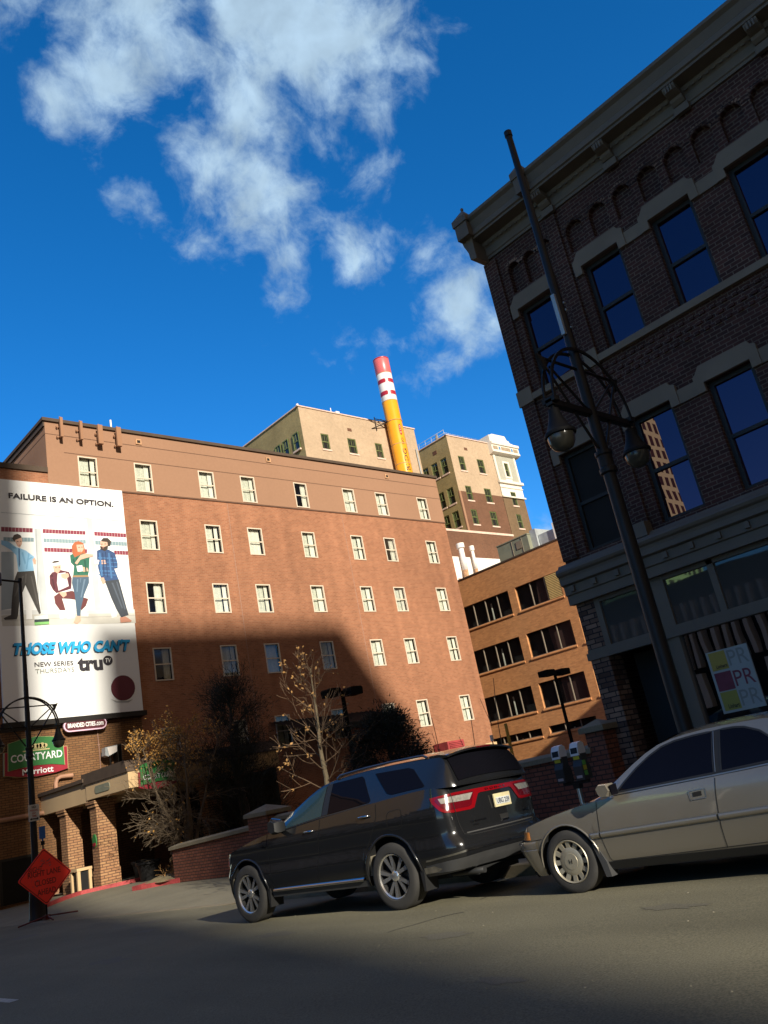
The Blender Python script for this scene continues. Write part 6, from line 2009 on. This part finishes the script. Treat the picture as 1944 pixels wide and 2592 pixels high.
sv.arches[1] = (3.045, .385, .465)
body = put(sv.body(15), 'body', 'paint_charcoal', suv, sharp=50)
put(sv.wells(), 'wheel_well', 'gap', suv)
put(sv.lips(.016), 'arch_lip', 'paint_charcoal', suv)
cb = Cabin(stations=[-1.09, -1.06, -1.02, -.98, -.93, -.88, -.84, -.78, -.7, -.5, -.2, .1, .4, .7, 1.0, 1.2, 1.35, 1.5, 1.65, 1.8, 1.95, 2.1, 2.25, 2.4, 2.5, 2.58],
           yb=[(-1.09, .70), (-1.06, .76), (-.98, .82), (-.88, .86), (-.7, .878), (.2, .885), (1.5, .89), (2.2, .88), (2.58, .84)],
           zb=[(-1.09, 1.27), (-.7, 1.29), (.2, 1.258), (1.09, 1.212), (2.08, 1.14), (2.58, 1.12)],
           yc=[(-1.09, .69), (-1.06, .70), (-.98, .685), (-.88, .66), (-.7, .65), (.2, .655), (1.0, .66), (1.45, .675), (1.95, .73), (2.4, .80), (2.58, .83)],
           zc=[(-1.09, 1.28), (-1.06, 1.36), (-1.02, 1.45), (-.98, 1.53), (-.93, 1.60), (-.88, 1.635), (-.78, 1.655), (-.4, 1.675), (.3, 1.69), (1.0, 1.672), (1.3, 1.64), (1.5, 1.59), (1.95, 1.405), (2.4, 1.195), (2.58, 1.125)],
           zr=[(-1.09, 1.30), (-1.06, 1.40), (-1.02, 1.51), (-.98, 1.60), (-.93, 1.665), (-.88, 1.70), (-.78, 1.72), (-.4, 1.745), (.3, 1.765), (1.0, 1.755), (1.3, 1.715), (1.5, 1.665), (1.95, 1.475), (2.4, 1.245), (2.58, 1.145)])
put(cb.build(), 'cabin', 'paint_charcoal', suv, sharp=40)
sideB = lambda X, Z, o=.0035: (X, sv.w(X, Z) + o, Z)
mb = MB()
wf = [(2.10, 1.172), (1.98, 1.30), (1.84, 1.405), (1.68, 1.49), (1.5, 1.553), (1.34, 1.60), (1.26, 1.612), (1.265, 1.238)]
patch(mb, wf, lambda x, z: cb.side(x, z, .006), 0, 2, True)
fw_o = put(mb, 'front_window', 'car_glass_clear', suv)
mb = MB()
patch(mb, [(1.12, 1.246), (.30, 1.286), (.27, 1.31), (.47, 1.60), (.52, 1.632), (1.12, 1.628)], lambda x, z: cb.side(x, z, .006), 0, 2, True)
put(mb, 'rear_door_window', 'car_glass', suv)
mb = MB()
patch(mb, [(.26, 1.625), (-.36, 1.60), (-.46, 1.57), (-.70, 1.35), (-.68, 1.335), (-.12, 1.325), (-.04, 1.345)], lambda x, z: cb.side(x, z, .006), 0, 2, True)
put(mb, 'quarter_window', 'car_glass', suv)
mb = MB()
patch(mb, [(1.26, 1.24), (1.24, 1.617), (1.13, 1.632), (1.13, 1.245)], lambda x, z: cb.side(x, z, .005), 0, 1, True)
put(mb, 'door_pillar', 'trim_black', suv)
mb = MB()
rows = [[cb.top(X, f, .006) for f in [-.96 + .08 * i for i in range(25)]] for X in (1.42, 1.6, 1.8, 2.0, 2.2, 2.4, 2.55)]
mb.grid(rows, 0, True); put(mb, 'windscreen', 'car_glass', suv)
mb = MB()
rows = []
for X in (-.895, -.92, -.95, -.98, -1.02, -1.05, -1.075):
    row = []
    for i in range(25):
        f = -.93 + .93 * 2 * i / 24; q = cb.top(X, f, 0.0); row.append((q[0] - .012, q[1], q[2] + .006))
    rows.append(row)
mb.grid(rows, 0, True); put(mb, 'rear_window', 'car_glass', suv)
mb = MB()
sec_ = [(-.70, 1.735), (-.90, 1.728), (-1.04, 1.70), (-1.05, 1.675), (-.95, 1.672), (-.8, 1.70)]
rows = []
for i in range(17):
    f = -1 + i / 8; y = f * .66; d = .055 * abs(f) ** 2.5; b = .05 * f * f
    rows.append([(x + b, y, z - d) for x, z in sec_])
mb.grid(rows, 0, True, closed_u=True); mb.face(rows[0]); mb.face(rows[-1])
mb.box(-1.055, -1.045, -.14, .14, 1.685, 1.697, 1)
put(mb, 'spoiler', ['paint_charcoal', 'lamp_dark_red'], suv)
# roof rails
for sg_ in (1, -1):
    mb = MB()
    pts = [(-.66, .655), (-.60, .66), (-.5, .66), (0, .66), (.5, .662), (.85, .665), (.98, .665), (1.05, .668)]
    P = []
    for i, (x, y) in enumerate(pts):
        z = cb.top(x, y / cb.sec(x)[2] if y < cb.sec(x)[2] else 1, 0)[2]
        P.append((x, sg_ * y, z + (.006 if i in (0, len(pts) - 1) else .038)))
    mb.tube(P, .016, 6); put(mb, 'roof_rail', 'rail_metal', suv)
# shut lines
mb = MB()
lines_on(mb, [(2.46, 1.135), (2.47, 1.04), (2.47, .85), (2.43, .42)], sideB)
lines_on(mb, [(1.27, 1.20), (1.28, 1.1), (1.36, .75), (1.44, .42)], sideB)
lines_on(mb, [(.16, 1.25), (.15, 1.1), (.22, .95), (.42, .72)], sideB)
lines_on(mb, [(-.04, 1.06), (-.05, 1.10), (-.09, 1.13), (-.25, 1.14), (-.30, 1.12), (-.31, 1.02), (-.29, .93), (-.24, .91), (-.10, .91), (-.06, .94), (-.04, 1.06)], sideB, .006, False)
lines_on(mb, [(.43, .43), (1.44, .425), (2.43, .415)], sideB, .006)
put(mb, 'shut_line', 'gap', suv)
rearP = lambda p, z, o=.004: (sv.perim(abs(p), z)[0] - o, sv.perim(abs(p), z)[1] * (1 if p >= 0 else -1), z)
def rearN(p, z, o=.005):
    a = sv.perim(abs(p), z); b = sv.perim(abs(p) + .01, z)
    d = Vector((b[0] - a[0], b[1] - a[1])).normalized()
    return (a[0] - d.y * o, (a[1] + d.x * o) * (1 if p >= 0 else -1), z)
mb = MB()
for sg_ in (1,):
    lines_on(mb, [(.755, 1.27), (.76, 1.0), (.74, .86), (.70, .73), (.60, .705), (0, .70)], rearN, .009)
put(mb, 'tailgate_line', 'gap', suv)
# light bar
outer = [(0, 1.205), (.35, 1.205), (.70, 1.205), (1.03, 1.188), (1.02, 1.13), (.95, 1.03), (.90, 1.0), (.80, .985), (.52, .983), (.45, .995), (.37, 1.10), (.335, 1.142), (.29, 1.152), (0, 1.152)]
ring_i = [(.40, 1.182), (.94, 1.178), (.97, 1.15), (.92, 1.06), (.86, 1.02), (.54, 1.018), (.49, 1.03)]
mb = MB(); patch(mb, outer, lambda p, z: rearN(p, z, .008), 0, 4, True)
put(mb, 'tail_light', 'lamp_red', suv)
mb = MB(); patch(mb, ring_i, lambda p, z: rearN(p, z, .012), 0, 4, True)
put(mb, 'tail_light_inner', 'lamp_dark_red', suv)
mb = MB(); patch(mb, [(.425, 1.168), (.925, 1.165), (.91, 1.105), (.72, 1.098), (.50, 1.095)], lambda p, z: rearN(p, z, .015), 0, 4, True)
put(mb, 'reversing_light', 'lamp_clear', suv)
mb = MB(); lines_on(mb, [(.765, 1.21), (.765, .98)], lambda p, z: rearN(p, z, .017), .008); put(mb, 'tailgate_line', 'gap', suv)
def rear_text(body_, y0, y1, z0, z1, m, off=.012, bold=.02):
    return text_mesh('badge', body_, m, lambda u, v: M0 @ Vector(rearN(y0 + (y1 - y0) * u, z0 + (z1 - z0) * v, off)), bold=bold, parent=suv)
rear_text('D O D G E', .20, -.20, 1.166, 1.190, 'chrome', .014)
rear_text('DURANGO', .56, .30, .835, .856, 'chrome')
rear_text('AWD', .54, .44, .800, .815, 'chrome')
rear_text('LIMITED', -.47, -.66, .835, .857, 'chrome')
# number plate, handle
pl_ = MB(); pl_.box(-1.135, -1.12, -.215, .115, .945, 1.10); plate = put(pl_, 'number_plate', 'plate_cream', suv)
mb = MB(); mb.box(-1.142, -1.136, -.19, .09, .972, 1.055); mb.build('plate_panel', 'sticker_white', plate, xf=M0)
text_mesh('plate_number', 'UBG 239', 'plate_ink', lambda u, v: M0 @ Vector((-1.145, .075 - .25 * u, .983 + .06 * v)), bold=.02, parent=plate)
mb = MB(); patch(mb, [(.045, .855), (-.135, .855), (-.12, .775), (.03, .775)], lambda p, z: rearN(p, z, .005), 0, 2)
h_ = put(mb, 'tailgate_handle', 'gap', suv)
mb = MB(); mb.box(-1.13, -1.115, -.11, .02, .782, .80); mb.build('grip', 'chrome', h_, xf=M0)
# bumper: bright crease, dark lower part, dusty corner
mb = MB()
pts = [(p, .525 + (.03 if p < .8 else .03 - .05 * min(1, (p - .8) / .5))) for p in [i * .05 for i in range(0, 28)]]
lines_on(mb, pts, lambda p, z: rearN(p, z, .006), .022)
put(mb, 'bumper_strip', 'chrome', suv)
mb = MB(); patch(mb, [(0, .50), (.5, .50), (1.0, .48), (1.33, .45), (1.34, .36), (1.0, .36), (.5, .36), (0, .36)], lambda p, z: rearN(p, z, .004), 0, 4, True)
put(mb, 'lower_bumper', 'plastic_grey', suv)
mb = MB(); patch(mb, [(1.36, .43), (1.20, .44), (1.05, .40), (1.1, .37), (1.3, .36)], lambda p, z: rearN(p, z, .007), 0, 3)
put(mb, 'road_dust', 'dust', suv)
mb = MB(); patch(mb, [(0, .742), (.66, .742), (.66, .728), (0, .728)], lambda p, z: rearN(p, z, .01), 0, 3, True); put(mb, 'step_pad', 'plastic_grey', suv)
mb = MB()
for sg_ in (1, -1):
    mb.grid([[(x, sg_ * (sv.w(x, .40) + o), z) for x in (.56, 1.2, 1.9, 2.47)] for z, o in ((.37, -.002), (.376, .026), (.398, .020), (.42, -.002))], 0, True)
put(mb, 'sill_strip', 'chrome', suv)
mb = MB()
for sg_ in (1, -1):
    mb.grid([[(x, sg_ * (sv.w(x, z) + .006), z) for x in (.50, 1.2, 1.9, 2.53)] for z in (.30, .34, .375)], 0, True)
put(mb, 'sill', 'plastic_grey', suv)
# belt trim and mirror, handles
mb = MB(); lines_on(mb, [(2.12, 1.163), (1.27, 1.222), (.28, 1.272)], lambda x, z: cb.side(x, z, .010), .010); put(mb, 'window_trim', 'dark_metal', suv)
for sg_ in (1, -1):
    mb = MB()
    prof = [(2.02, 1.14, .0), (2.02, 1.28, .0), (2.12, 1.32, 0), (2.20, 1.30, 0), (2.22, 1.18, 0), (2.14, 1.12, 0)]
    rows = []
    for t, sc in ((.88, .5), (.93, .9), (1.0, 1.0), (1.06, .98), (1.10, .8)):
        cx, cz = 2.11, 1.225
        rows.append([(cx + (x - cx) * sc, sg_ * t, cz + (z - cz) * sc) for x, z, _ in prof])
    mb.grid(rows, 0, True, closed_u=True); mb.face(rows[0]); mb.face(rows[-1])
    mi_ = put(mb, 'wing_mirror', 'trim_black', suv)
    mb = MB(); mb.tube([(2.0, sg_ * 1.0, 1.30), (2.12, sg_ * 1.06, 1.335), (2.215, sg_ * 1.03, 1.30)], .012, 6); mb.build('mirror_cap', 'chrome', mi_, xf=M0)
for (x, z) in ((1.50, 1.072), (.38, 1.125)):
    mb = MB()
    for sg_ in (1, -1):
        y = sv.w(x, z)
        mb.tube([(x - .10, sg_ * (y - .01), z), (x - .085, sg_ * (y + .03), z + .004), (x + .06, sg_ * (y + .032), z + .002), (x + .10, sg_ * (y - .01), z)], .013, 6)
    put(mb, 'door_handle', 'chrome', suv)
# headlamp corner and front
frontN = lambda t, z, o=.006: (sv.front(t, z)[0] + o * math.sin(min(t, 1) * math.pi / 2), sv.front(t, z)[1] + o * math.cos(min(t, 1) * math.pi / 2), z)
mb = MB(); patch(mb, [(.05, .93), (.3, .90), (.9, .80), (1.3, .78), (1.3, .68), (.8, .68), (.3, .74), (.12, .84)], frontN, 0, 4, True)
put(mb, 'headlamp', 'lamp_clear', suv)
mb = MB(); patch(mb, [(1.35, .76), (2.0, .76), (2.0, .60), (1.35, .60)], frontN, 0, 3, True); put(mb, 'grille', 'trim_black', suv)
# interior hints seen through the front window
mb = MB()
for sg_ in (1, -1):
    mb.prism([(1.25, .9), (1.02, 1.5), (.90, 1.5), (1.0, .9)], sg_ * .25, sg_ * .62, 'y'); mb.prism([(1.06, 1.5), (1.02, 1.62), (.92, 1.62), (.92, 1.5)], sg_ * .33, sg_ * .54, 'y')
mb.box(1.9, 2.35, -.7, .7, .95, 1.16)
put(mb, 'seat', 'seat_dark', suv)
mb = MB(); mb.box(1.30, 1.46, .8755, .876, 1.26, 1.36)
# wheels
def suv_wheel(x, sg_, name='wheel'):
    c = (x, sg_ * .825, .385)
    mb = MB(); tyre(mb, c, .387, .25, .262, sg_); w = put(mb, name, 'rubber', suv)
    mb = MB()
    o = sg_ * .085
    mb.lathe([(.265, -sg_ * .1), (.265, o + sg_ * .022), (.250, o + sg_ * .024), (.243, o), (.243, o - sg_ * .07), (.1, o - sg_ * .075), (0, o - sg_ * .075)], c, 'y', 40, 1)
    mb.lathe([(.267, o + sg_ * .018), (.258, o + sg_ * .034), (.243, o + sg_ * .018)], c, 'y', 40, 0)
    mb.lathe([(.062, o - sg_ * .06), (.060, o + sg_ * .012), (.045, o + sg_ * .02), (0, o + sg_ * .022)], c, 'y', 18, 0)
    for k in range(5):
        for d in (-.16, .16):
            a = 2 * math.pi * k / 5 + .31
            a0, a1 = a + d * .55, a + d * 1.55
            def pt(r, ang, off, dy):
                return (c[0] + r * math.sin(ang) + off * math.cos(ang), c[1] + o + dy, c[2] + r * math.cos(ang) - off * math.sin(ang))
            for (wa, wb, y0, y1) in ((.017, .026, sg_ * .004, sg_ * .016),):
                q = [pt(.045, a0, -wa, y0), pt(.045, a0, wa, y0), pt(.248, a1, wb, y1), pt(.248, a1, -wb, y1)]
                qb = [pt(.045, a0, -wa * 1.3, -sg_ * .05), pt(.045, a0, wa * 1.3, -sg_ * .05), pt(.248, a1, wb * 1.3, -sg_ * .05), pt(.248, a1, -wb * 1.3, -sg_ * .05)]
                mb.face(q, 0)
                for i in range(4):
                    j = (i + 1) % 4
                    mb.face([q[i], q[j], qb[j], qb[i]], 2)
    mb.build('rim', ['rim_bright', 'dark_metal', 'dark_metal'], w, xf=M0)
for x in (0, 3.045):
    for sg_ in (1, -1):
        suv_wheel(x, sg_)
mb = MB()
for x in (-.49, 2.565):
    for sg_ in (1, -1):
        y0, y1 = sorted((sg_ * .70, sg_ * .925)); mb.prism([(x, .18), (x + .03, .18), (x + .05, .42), (x - .02, .42)], y0, y1, 'y')
put(mb, 'mud_flap', 'trim_black', suv)
mb = MB()
for (x, sg_) in ((.42, 1), (3.47, 1)):
    mb.box(x - .02, x + .02, .72, .9, .42, .66)
put(mb, 'well_dust', 'dust', suv)
mb = MB(); mb.tube([(-.6, .52, .30), (-1.1, .52, .30)], .035, 10); mb.tube([(-.6, -.52, .30), (-1.1, -.52, .30)], .035, 10); mb.box(-.9, -.2, -.4, .4, .24, .30); put(mb, 'exhaust', 'dark_metal', suv)

# ---- beige saloon car
M1, fw1, rt1, n1 = car_frame(0, 0, 0, HD, .022)
org1 = Vector((7.5, 5.82, -S_ * 5.82 - .03 * .25)) + rt1 * .85
M1.translation = org1
sal = thing('parked_car', 'beige older saloon car with rubbing strips cut by the right picture edge', 'car', org1)
def pu(mb, name, mats, parent=sal, **k): return mb.build(name, mats, parent, xf=M1, **k)
sl = Shell(W=.845, sec=[(.18, -.075), (.27, -.03), (.40, -.008), (.53, .004), (.60, 0), (.75, -.016), (.86, -.045), (.93, -.08)],
           plan=[(-3.8, -.05), (-3, -.01), (-2.4, 0), (-.5, 0), (.2, -.012), (.55, -.03)],
           zb=[(-3.8, .25), (-3.1, .2), (-2.2, .2), (-.4, .19), (.5, .19), (.9, .19)],
           zt=[(-3.8, .86), (-3.2, .91), (-2.4, .915), (-1.75, .89), (-.9, .862), (-.55, .855), (0, .79), (.31, .735), (.55, .68), (.75, .63), (.9, .58)],
           crown=[(-3.8, .02), (-3.2, .03), (-2.6, 0), (-.7, 0), (-.4, .03), (.3, .045), (.9, .02)],
           xr=[(.2, -3.62), (.4, -3.72), (.55, -3.75), (.62, -3.70), (.85, -3.68), (.92, -3.6)],
           xf=[(.19, .74), (.30, .80), (.46, .885), (.53, .90), (.555, .875), (.575, .83), (.66, .78), (.75, .6)],
           Xs=-3.35, Xe=.46, rry=.22, rfy=.36, bow_r=.08, bow_f=.14, floor=.19,
           arches=[(-2.72, .295, .345), (0.0, .295, .375)], stations=[])
sl.stations = [x for x in sorted([-3.35, -3.25, -3.12] + [-2.72 + .345 * math.cos(math.pi * i / 14) for i in range(15)] + [-2.3, -2.1, -1.9, -1.7, -1.5, -1.25, -1.0, -.8, -.6, -.45] + [.375 * math.cos(math.pi * i / 18) for i in range(19)] + [.41, .46])]
pu(sl.body(16), 'body', 'paint_beige', sharp=45)
pu(sl.wells(), 'wheel_well', 'gap')
pu(sl.lips(.010), 'arch_lip', 'paint_beige')
cs_ = Cabin(stations=[-3.42, -3.35, -3.25, -3.1, -2.95, -2.8, -2.65, -2.5, -2.3, -2.1, -1.9, -1.7, -1.5, -1.35, -1.2, -1.05, -.9, -.75, -.6, -.48, -.38, -.30],
            yb=[(-3.42, .66), (-3.1, .74), (-2.6, .765), (-1.5, .785), (-.7, .78), (-.45, .75), (-.30, .66)],
            zb=[(-3.42, .90), (-2.4, .91), (-1.75, .885), (-.9, .857), (-.30, .845)],
            yc=[(-3.42, .64), (-3.1, .63), (-2.7, .60), (-2.2, .585), (-1.4, .59), (-1.1, .615), (-.75, .67), (-.48, .73), (-.30, .655)],
            zc=[(-3.42, .905), (-3.1, 1.04), (-2.8, 1.20), (-2.5, 1.285), (-2.2, 1.318), (-1.75, 1.325), (-1.4, 1.305), (-1.2, 1.268), (-.9, 1.135), (-.6, .955), (-.48, .885), (-.30, .85)],
            zr=[(-3.42, .915), (-3.1, 1.08), (-2.8, 1.255), (-2.5, 1.345), (-2.2, 1.378), (-1.75, 1.385), (-1.4, 1.365), (-1.2, 1.325), (-.9, 1.185), (-.6, .995), (-.48, .925), (-.30, .86)])
pu(cs_.build(), 'cabin', 'paint_beige', sharp=38)
sB = lambda X, Z, o=.003: (X, sl.w(X, Z) + o, Z)
mb = MB()
wfs = [(-.70, .898), (-.80, .985), (-.95, 1.095), (-1.1, 1.18), (-1.25, 1.245), (-1.4, 1.275), (-1.60, 1.288), (-1.80, 1.29), (-1.77, .922), (-1.2, .908)]
patch(mb, wfs, lambda x, z: cs_.side(x, z, .006), 0, 2, True); pu(mb, 'front_window', 'car_glass')
mb = MB()
wrs = [(-1.845, .925), (-2.48, .948), (-2.50, .97), (-2.40, 1.10), (-2.26, 1.215), (-2.12, 1.272), (-2.02, 1.288), (-1.875, 1.292)]
patch(mb, wrs, lambda x, z: cs_.side(x, z, .006), 0, 2, True); pu(mb, 'rear_window', 'car_glass')
mb = MB()
rows = [[cs_.top(X, f, .006) for f in [-.94 + .094 * i for i in range(21)]] for X in (-1.28, -1.15, -1.0, -.85, -.7, -.55, -.45)]
mb.grid(rows, 0, True); pu(mb, 'windscreen', 'car_glass')
mb = MB()
rows = [[cs_.top(X, f, .006) for f in [-.9 + .09 * i for i in range(21)]] for X in (-3.3, -3.1, -2.9, -2.7, -2.55)]
mb.grid(rows, 0, True); pu(mb, 'back_window', 'car_glass')
mb = MB()
patch(mb, [(-1.775, .915), (-1.80, 1.295), (-1.872, 1.297), (-1.842, .918)], lambda x, z: cs_.side(x, z, .0065), 0, 1, True)
lines_on(mb, wfs + wfs[:1], lambda x, z: cs_.side(x, z, .0085), .018); lines_on(mb, wrs + wrs[:1], lambda x, z: cs_.side(x, z, .0085), .018)
pu(mb, 'window_seal', 'trim_black')
mb = MB()
lines_on(mb, [(-.66, .882), (-1.2, .893), (-1.76, .903), (-2.45, .925)], lambda x, z: cs_.side(x, z, .012), .012)
lines_on(mb, [(-1.79, .93), (-1.815, 1.29)], lambda x, z: cs_.side(x, z, .014), .008)
pu(mb, 'bright_trim', 'trim_bright')
mb = MB()
lines_on(mb, [(-.46, .845), (-.455, .72), (-.44, .52), (-.47, .30), (-.49, .265)], sB, .006)
lines_on(mb, [(-1.775, .88), (-1.75, .70), (-1.72, .45), (-1.71, .27)], sB, .007)
lines_on(mb, [(-.49, .268), (-1.71, .278), (-2.36, .285)], sB, .006)
lines_on(mb, [(.46, .555), (.30, .56)], sB, .006)
pu(mb, 'shut_line', 'gap')
mb = MB()
for sg_ in (1, -1):
    mb.grid([[(x, sg_ * (sl.w(x, z) + .004), z) for x in (-2.37, -1.7, -1.0, -.375)] for z in (.185, .22, .262)], 0, True)
pu(mb, 'sill', 'trim_black')
mb = MB()
for sg_ in (1, -1):
    for (xa, xb) in ((-.31, -.435), (-.45, -1.715), (-1.735, -2.38)):
        n = 8
        rows = []
        for i in range(n + 1):
            x = xa + (xb - xa) * i / n
            zc = .527 + .028 * (-.31 - x) / 2.0
            y = sl.w(x, zc)
            k = .6 if (i == 0 and xa == -.31) else 1
            rows.append([(x, sg_ * y, zc - .030 * k), (x, sg_ * (y + .016 * k), zc - .024 * k), (x, sg_ * (y + .02 * k), zc), (x, sg_ * (y + .016 * k), zc + .020 * k), (x, sg_ * y, zc + .028 * k)])
        mb.grid(rows, 0, True)
pu(mb, 'rubbing_strip', 'paint_beige')
mb = MB()
for sg_ in (1, -1):
    lines = [(x, .527 + .028 * (-.31 - x) / 2.0 + .026) for x in (-.32, -.9, -1.5, -2.37)]
    lines_on(mb, lines, lambda x, z: sB(x, z, .016), .006, False)
pu(mb, 'strip_trim', 'trim_bright')
mb = MB(); patch(mb, [(-1.49, .80), (-1.66, .805), (-1.66, .725), (-1.50, .72)], sB, 0, 1); hb = pu(mb, 'door_handle', 'paint_beige')
mb = MB(); patch(mb, [(-1.53, .785), (-1.62, .788), (-1.62, .748), (-1.53, .745)], lambda x, z: sB(x, z, .006), 0, 1); mb.build('handle_recess', 'gap', hb, xf=M1)
mb = MB(); lines_on(mb, [(-1.49, .80), (-1.66, .805), (-1.66, .725), (-1.50, .72), (-1.49, .80)], lambda x, z: sB(x, z, .006), .009, False); mb.build('handle_rim', 'trim_bright', hb, xf=M1)
for sg_ in (1, -1):
    mb = MB(); rows = []
    prof = [(-.60, .90), (-.58, .97), (-.62, 1.005), (-.72, 1.0), (-.745, .93), (-.70, .875), (-.63, .87)]
    for t, k in ((.80, .75), (.84, 1.0), (.93, 1.0), (.975, .85)):
        rows.append([(-.66 + (x + .66) * k, sg_ * t, .94 + (z - .94) * k) for x, z in prof])
    mb.grid(rows, 0, True, closed_u=True); mb.face(rows[0]); mb.face(rows[-1])
    wm = pu(mb, 'wing_mirror', 'paint_beige')
    mb = MB(); mb.prism([(sg_ * .83, .885), (sg_ * .95, .885), (sg_ * .96, .98), (sg_ * .83, .99)], -.755, -.745, 'x'); mb.build('mirror_glass', 'car_glass', wm, xf=M1)
frS = lambda t, z, o=.005: (sl.front(t, z)[0] + o * math.sin(min(t, 1) * math.pi / 2), sl.front(t, z)[1] + o * math.cos(min(t, 1) * math.pi / 2), z)
mb = MB(); patch(mb, [(-.02, .645), (.20, .655), (.44, .65), (.44, .575), (-.02, .565)], frS, 0, 4, True); pu(mb, 'indicator_lamp', 'lamp_amber')
mb = MB(); patch(mb, [(.48, .648), (1.4, .63), (1.4, .575), (.48, .575)], frS, 0, 4, True); pu(mb, 'headlamp', 'lamp_clear')
def fr2(q, z, o):
    if q < 0:
        return (sl.Xe + q, sl.w(sl.Xe + q, z) + o, z)
    return frS(q, z, o)
mb = MB()
for sg_ in (1, -1):
    rows = []
    for z, o in ((.20, .008), (.30, .018), (.44, .030), (.462, .030), (.47, .024), (.478, .031), (.525, .034), (.545, .026), (.553, .0)):
        rows.append([(lambda t: (t[0], sg_ * t[1], t[2]))(fr2(q, z, o)) for q in [-.085, -.08, -.04, 0] + [i / 8 for i in range(1, 17)]])
    mb.grid(rows, 0, True)
pu(mb, 'bumper', 'paint_beige')
mb = MB()
for z, w_ in ((.562, .012),):
    lines_on(mb, [(t * .1, z) for t in range(0, 20)], lambda t, zz_: frS(t, zz_, .006), w_)
pu(mb, 'bumper_groove', 'gap')
mb = MB(); patch(mb, [(.25, .235), (1, .235), (2, .235), (2, .17), (1, .17), (.25, .17)], lambda t, z: frS(t, z, .022), 0, 4, True); pu(mb, 'air_dam', 'trim_black')
mb = MB()
for sg_ in (1, -1):
    y0, y1 = sorted((sg_ * .70, sg_ * .842)); mb.prism([(-.305, .45), (-.36, .26), (-.385, .13), (-.45, .13), (-.43, .27), (-.345, .45)], y0, y1, 'y')
pu(mb, 'mud_flap', 'plastic_grey')
def sal_wheel(x, sg_):
    c = (x, sg_ * .745, .308)
    mb = MB(); tyre(mb, c, .310, .19, .212, sg_); w = pu(mb, 'wheel', 'rubber')
    mb = MB(); o = sg_ * .07
    mb.lathe([(.214, -sg_ * .08), (.214, o + sg_ * .02), (.205, o + sg_ * .026), (.196, o + sg_ * .012), (.192, o - sg_ * .03), (0, o - sg_ * .035)], c, 'y', 40, 1)
    mb.lathe([(.216, o + sg_ * .016), (.207, o + sg_ * .03), (.194, o + sg_ * .014)], c, 'y', 40, 0)
    mb.lathe([(.140, o - sg_ * .03), (.140, o + sg_ * .006), (.125, o + sg_ * .014), (.082, o + sg_ * .016), (.080, o + sg_ * .020), (0, o + sg_ * .024)], c, 'y', 32, 0)
    n = 12
    for k in range(n):
        a = 2 * math.pi * k / n
        P = lambda r, ang, dy: (c[0] + r * math.sin(ang), c[1] + o + dy, c[2] + r * math.cos(ang))
        q = [P(.135, a - .165, sg_ * .008), P(.135, a + .165, sg_ * .008), P(.200, a + .125, sg_ * .016), P(.200, a - .125, sg_ * .016)]
        qb = [P(.135, a - .165, -sg_ * .03), P(.135, a + .165, -sg_ * .03), P(.200, a + .125, -sg_ * .03), P(.200, a - .125, -sg_ * .03)]
        mb.face(q, 0)
        for i in range(4):
            j = (i + 1) % 4; mb.face([q[i], q[j], qb[j], qb[i]], 0)
    mb.build('rim', ['alloy_dull', 'gap'], w, xf=M1)
    if sg_ == 1:
        mb = MB(); yy = c[1] + o + .0265
        mb.face([(x + .022, yy, .33), (x + .014, yy, .33), (x + .008, yy, .286), (x + .016, yy, .286)]); mb.face([(x - .022, yy, .33), (x - .014, yy, .33), (x - .008, yy, .286), (x - .016, yy, .286)]); mb.face([(x + .013, yy, .311), (x - .013, yy, .311), (x - .013, yy, .304), (x + .013, yy, .304)])
        mb.build('hub_emblem', 'gap', w, xf=M1)
for x in (0, -2.72):
    for sg_ in (1, -1):
        sal_wheel(x, sg_)
mb = MB()
for y in (.36, -.36):
    mb.prism([(-1.75, .6), (-1.95, 1.1), (-2.06, 1.1), (-1.98, .6)], y - .2, y + .2, 'y')
mb.box(-.95, -.55, -.6, .6, .7, .85); pu(mb, 'seat', 'seat_dark')
for y in (.36, -.36):
    pass
mb = MB(); mb.tube([(-1.79, .60, 1.22), (-1.7, .5, .9), (-1.6, .4, .6)], .02, 5); pu(mb, 'seat_belt', 'plastic_grey')
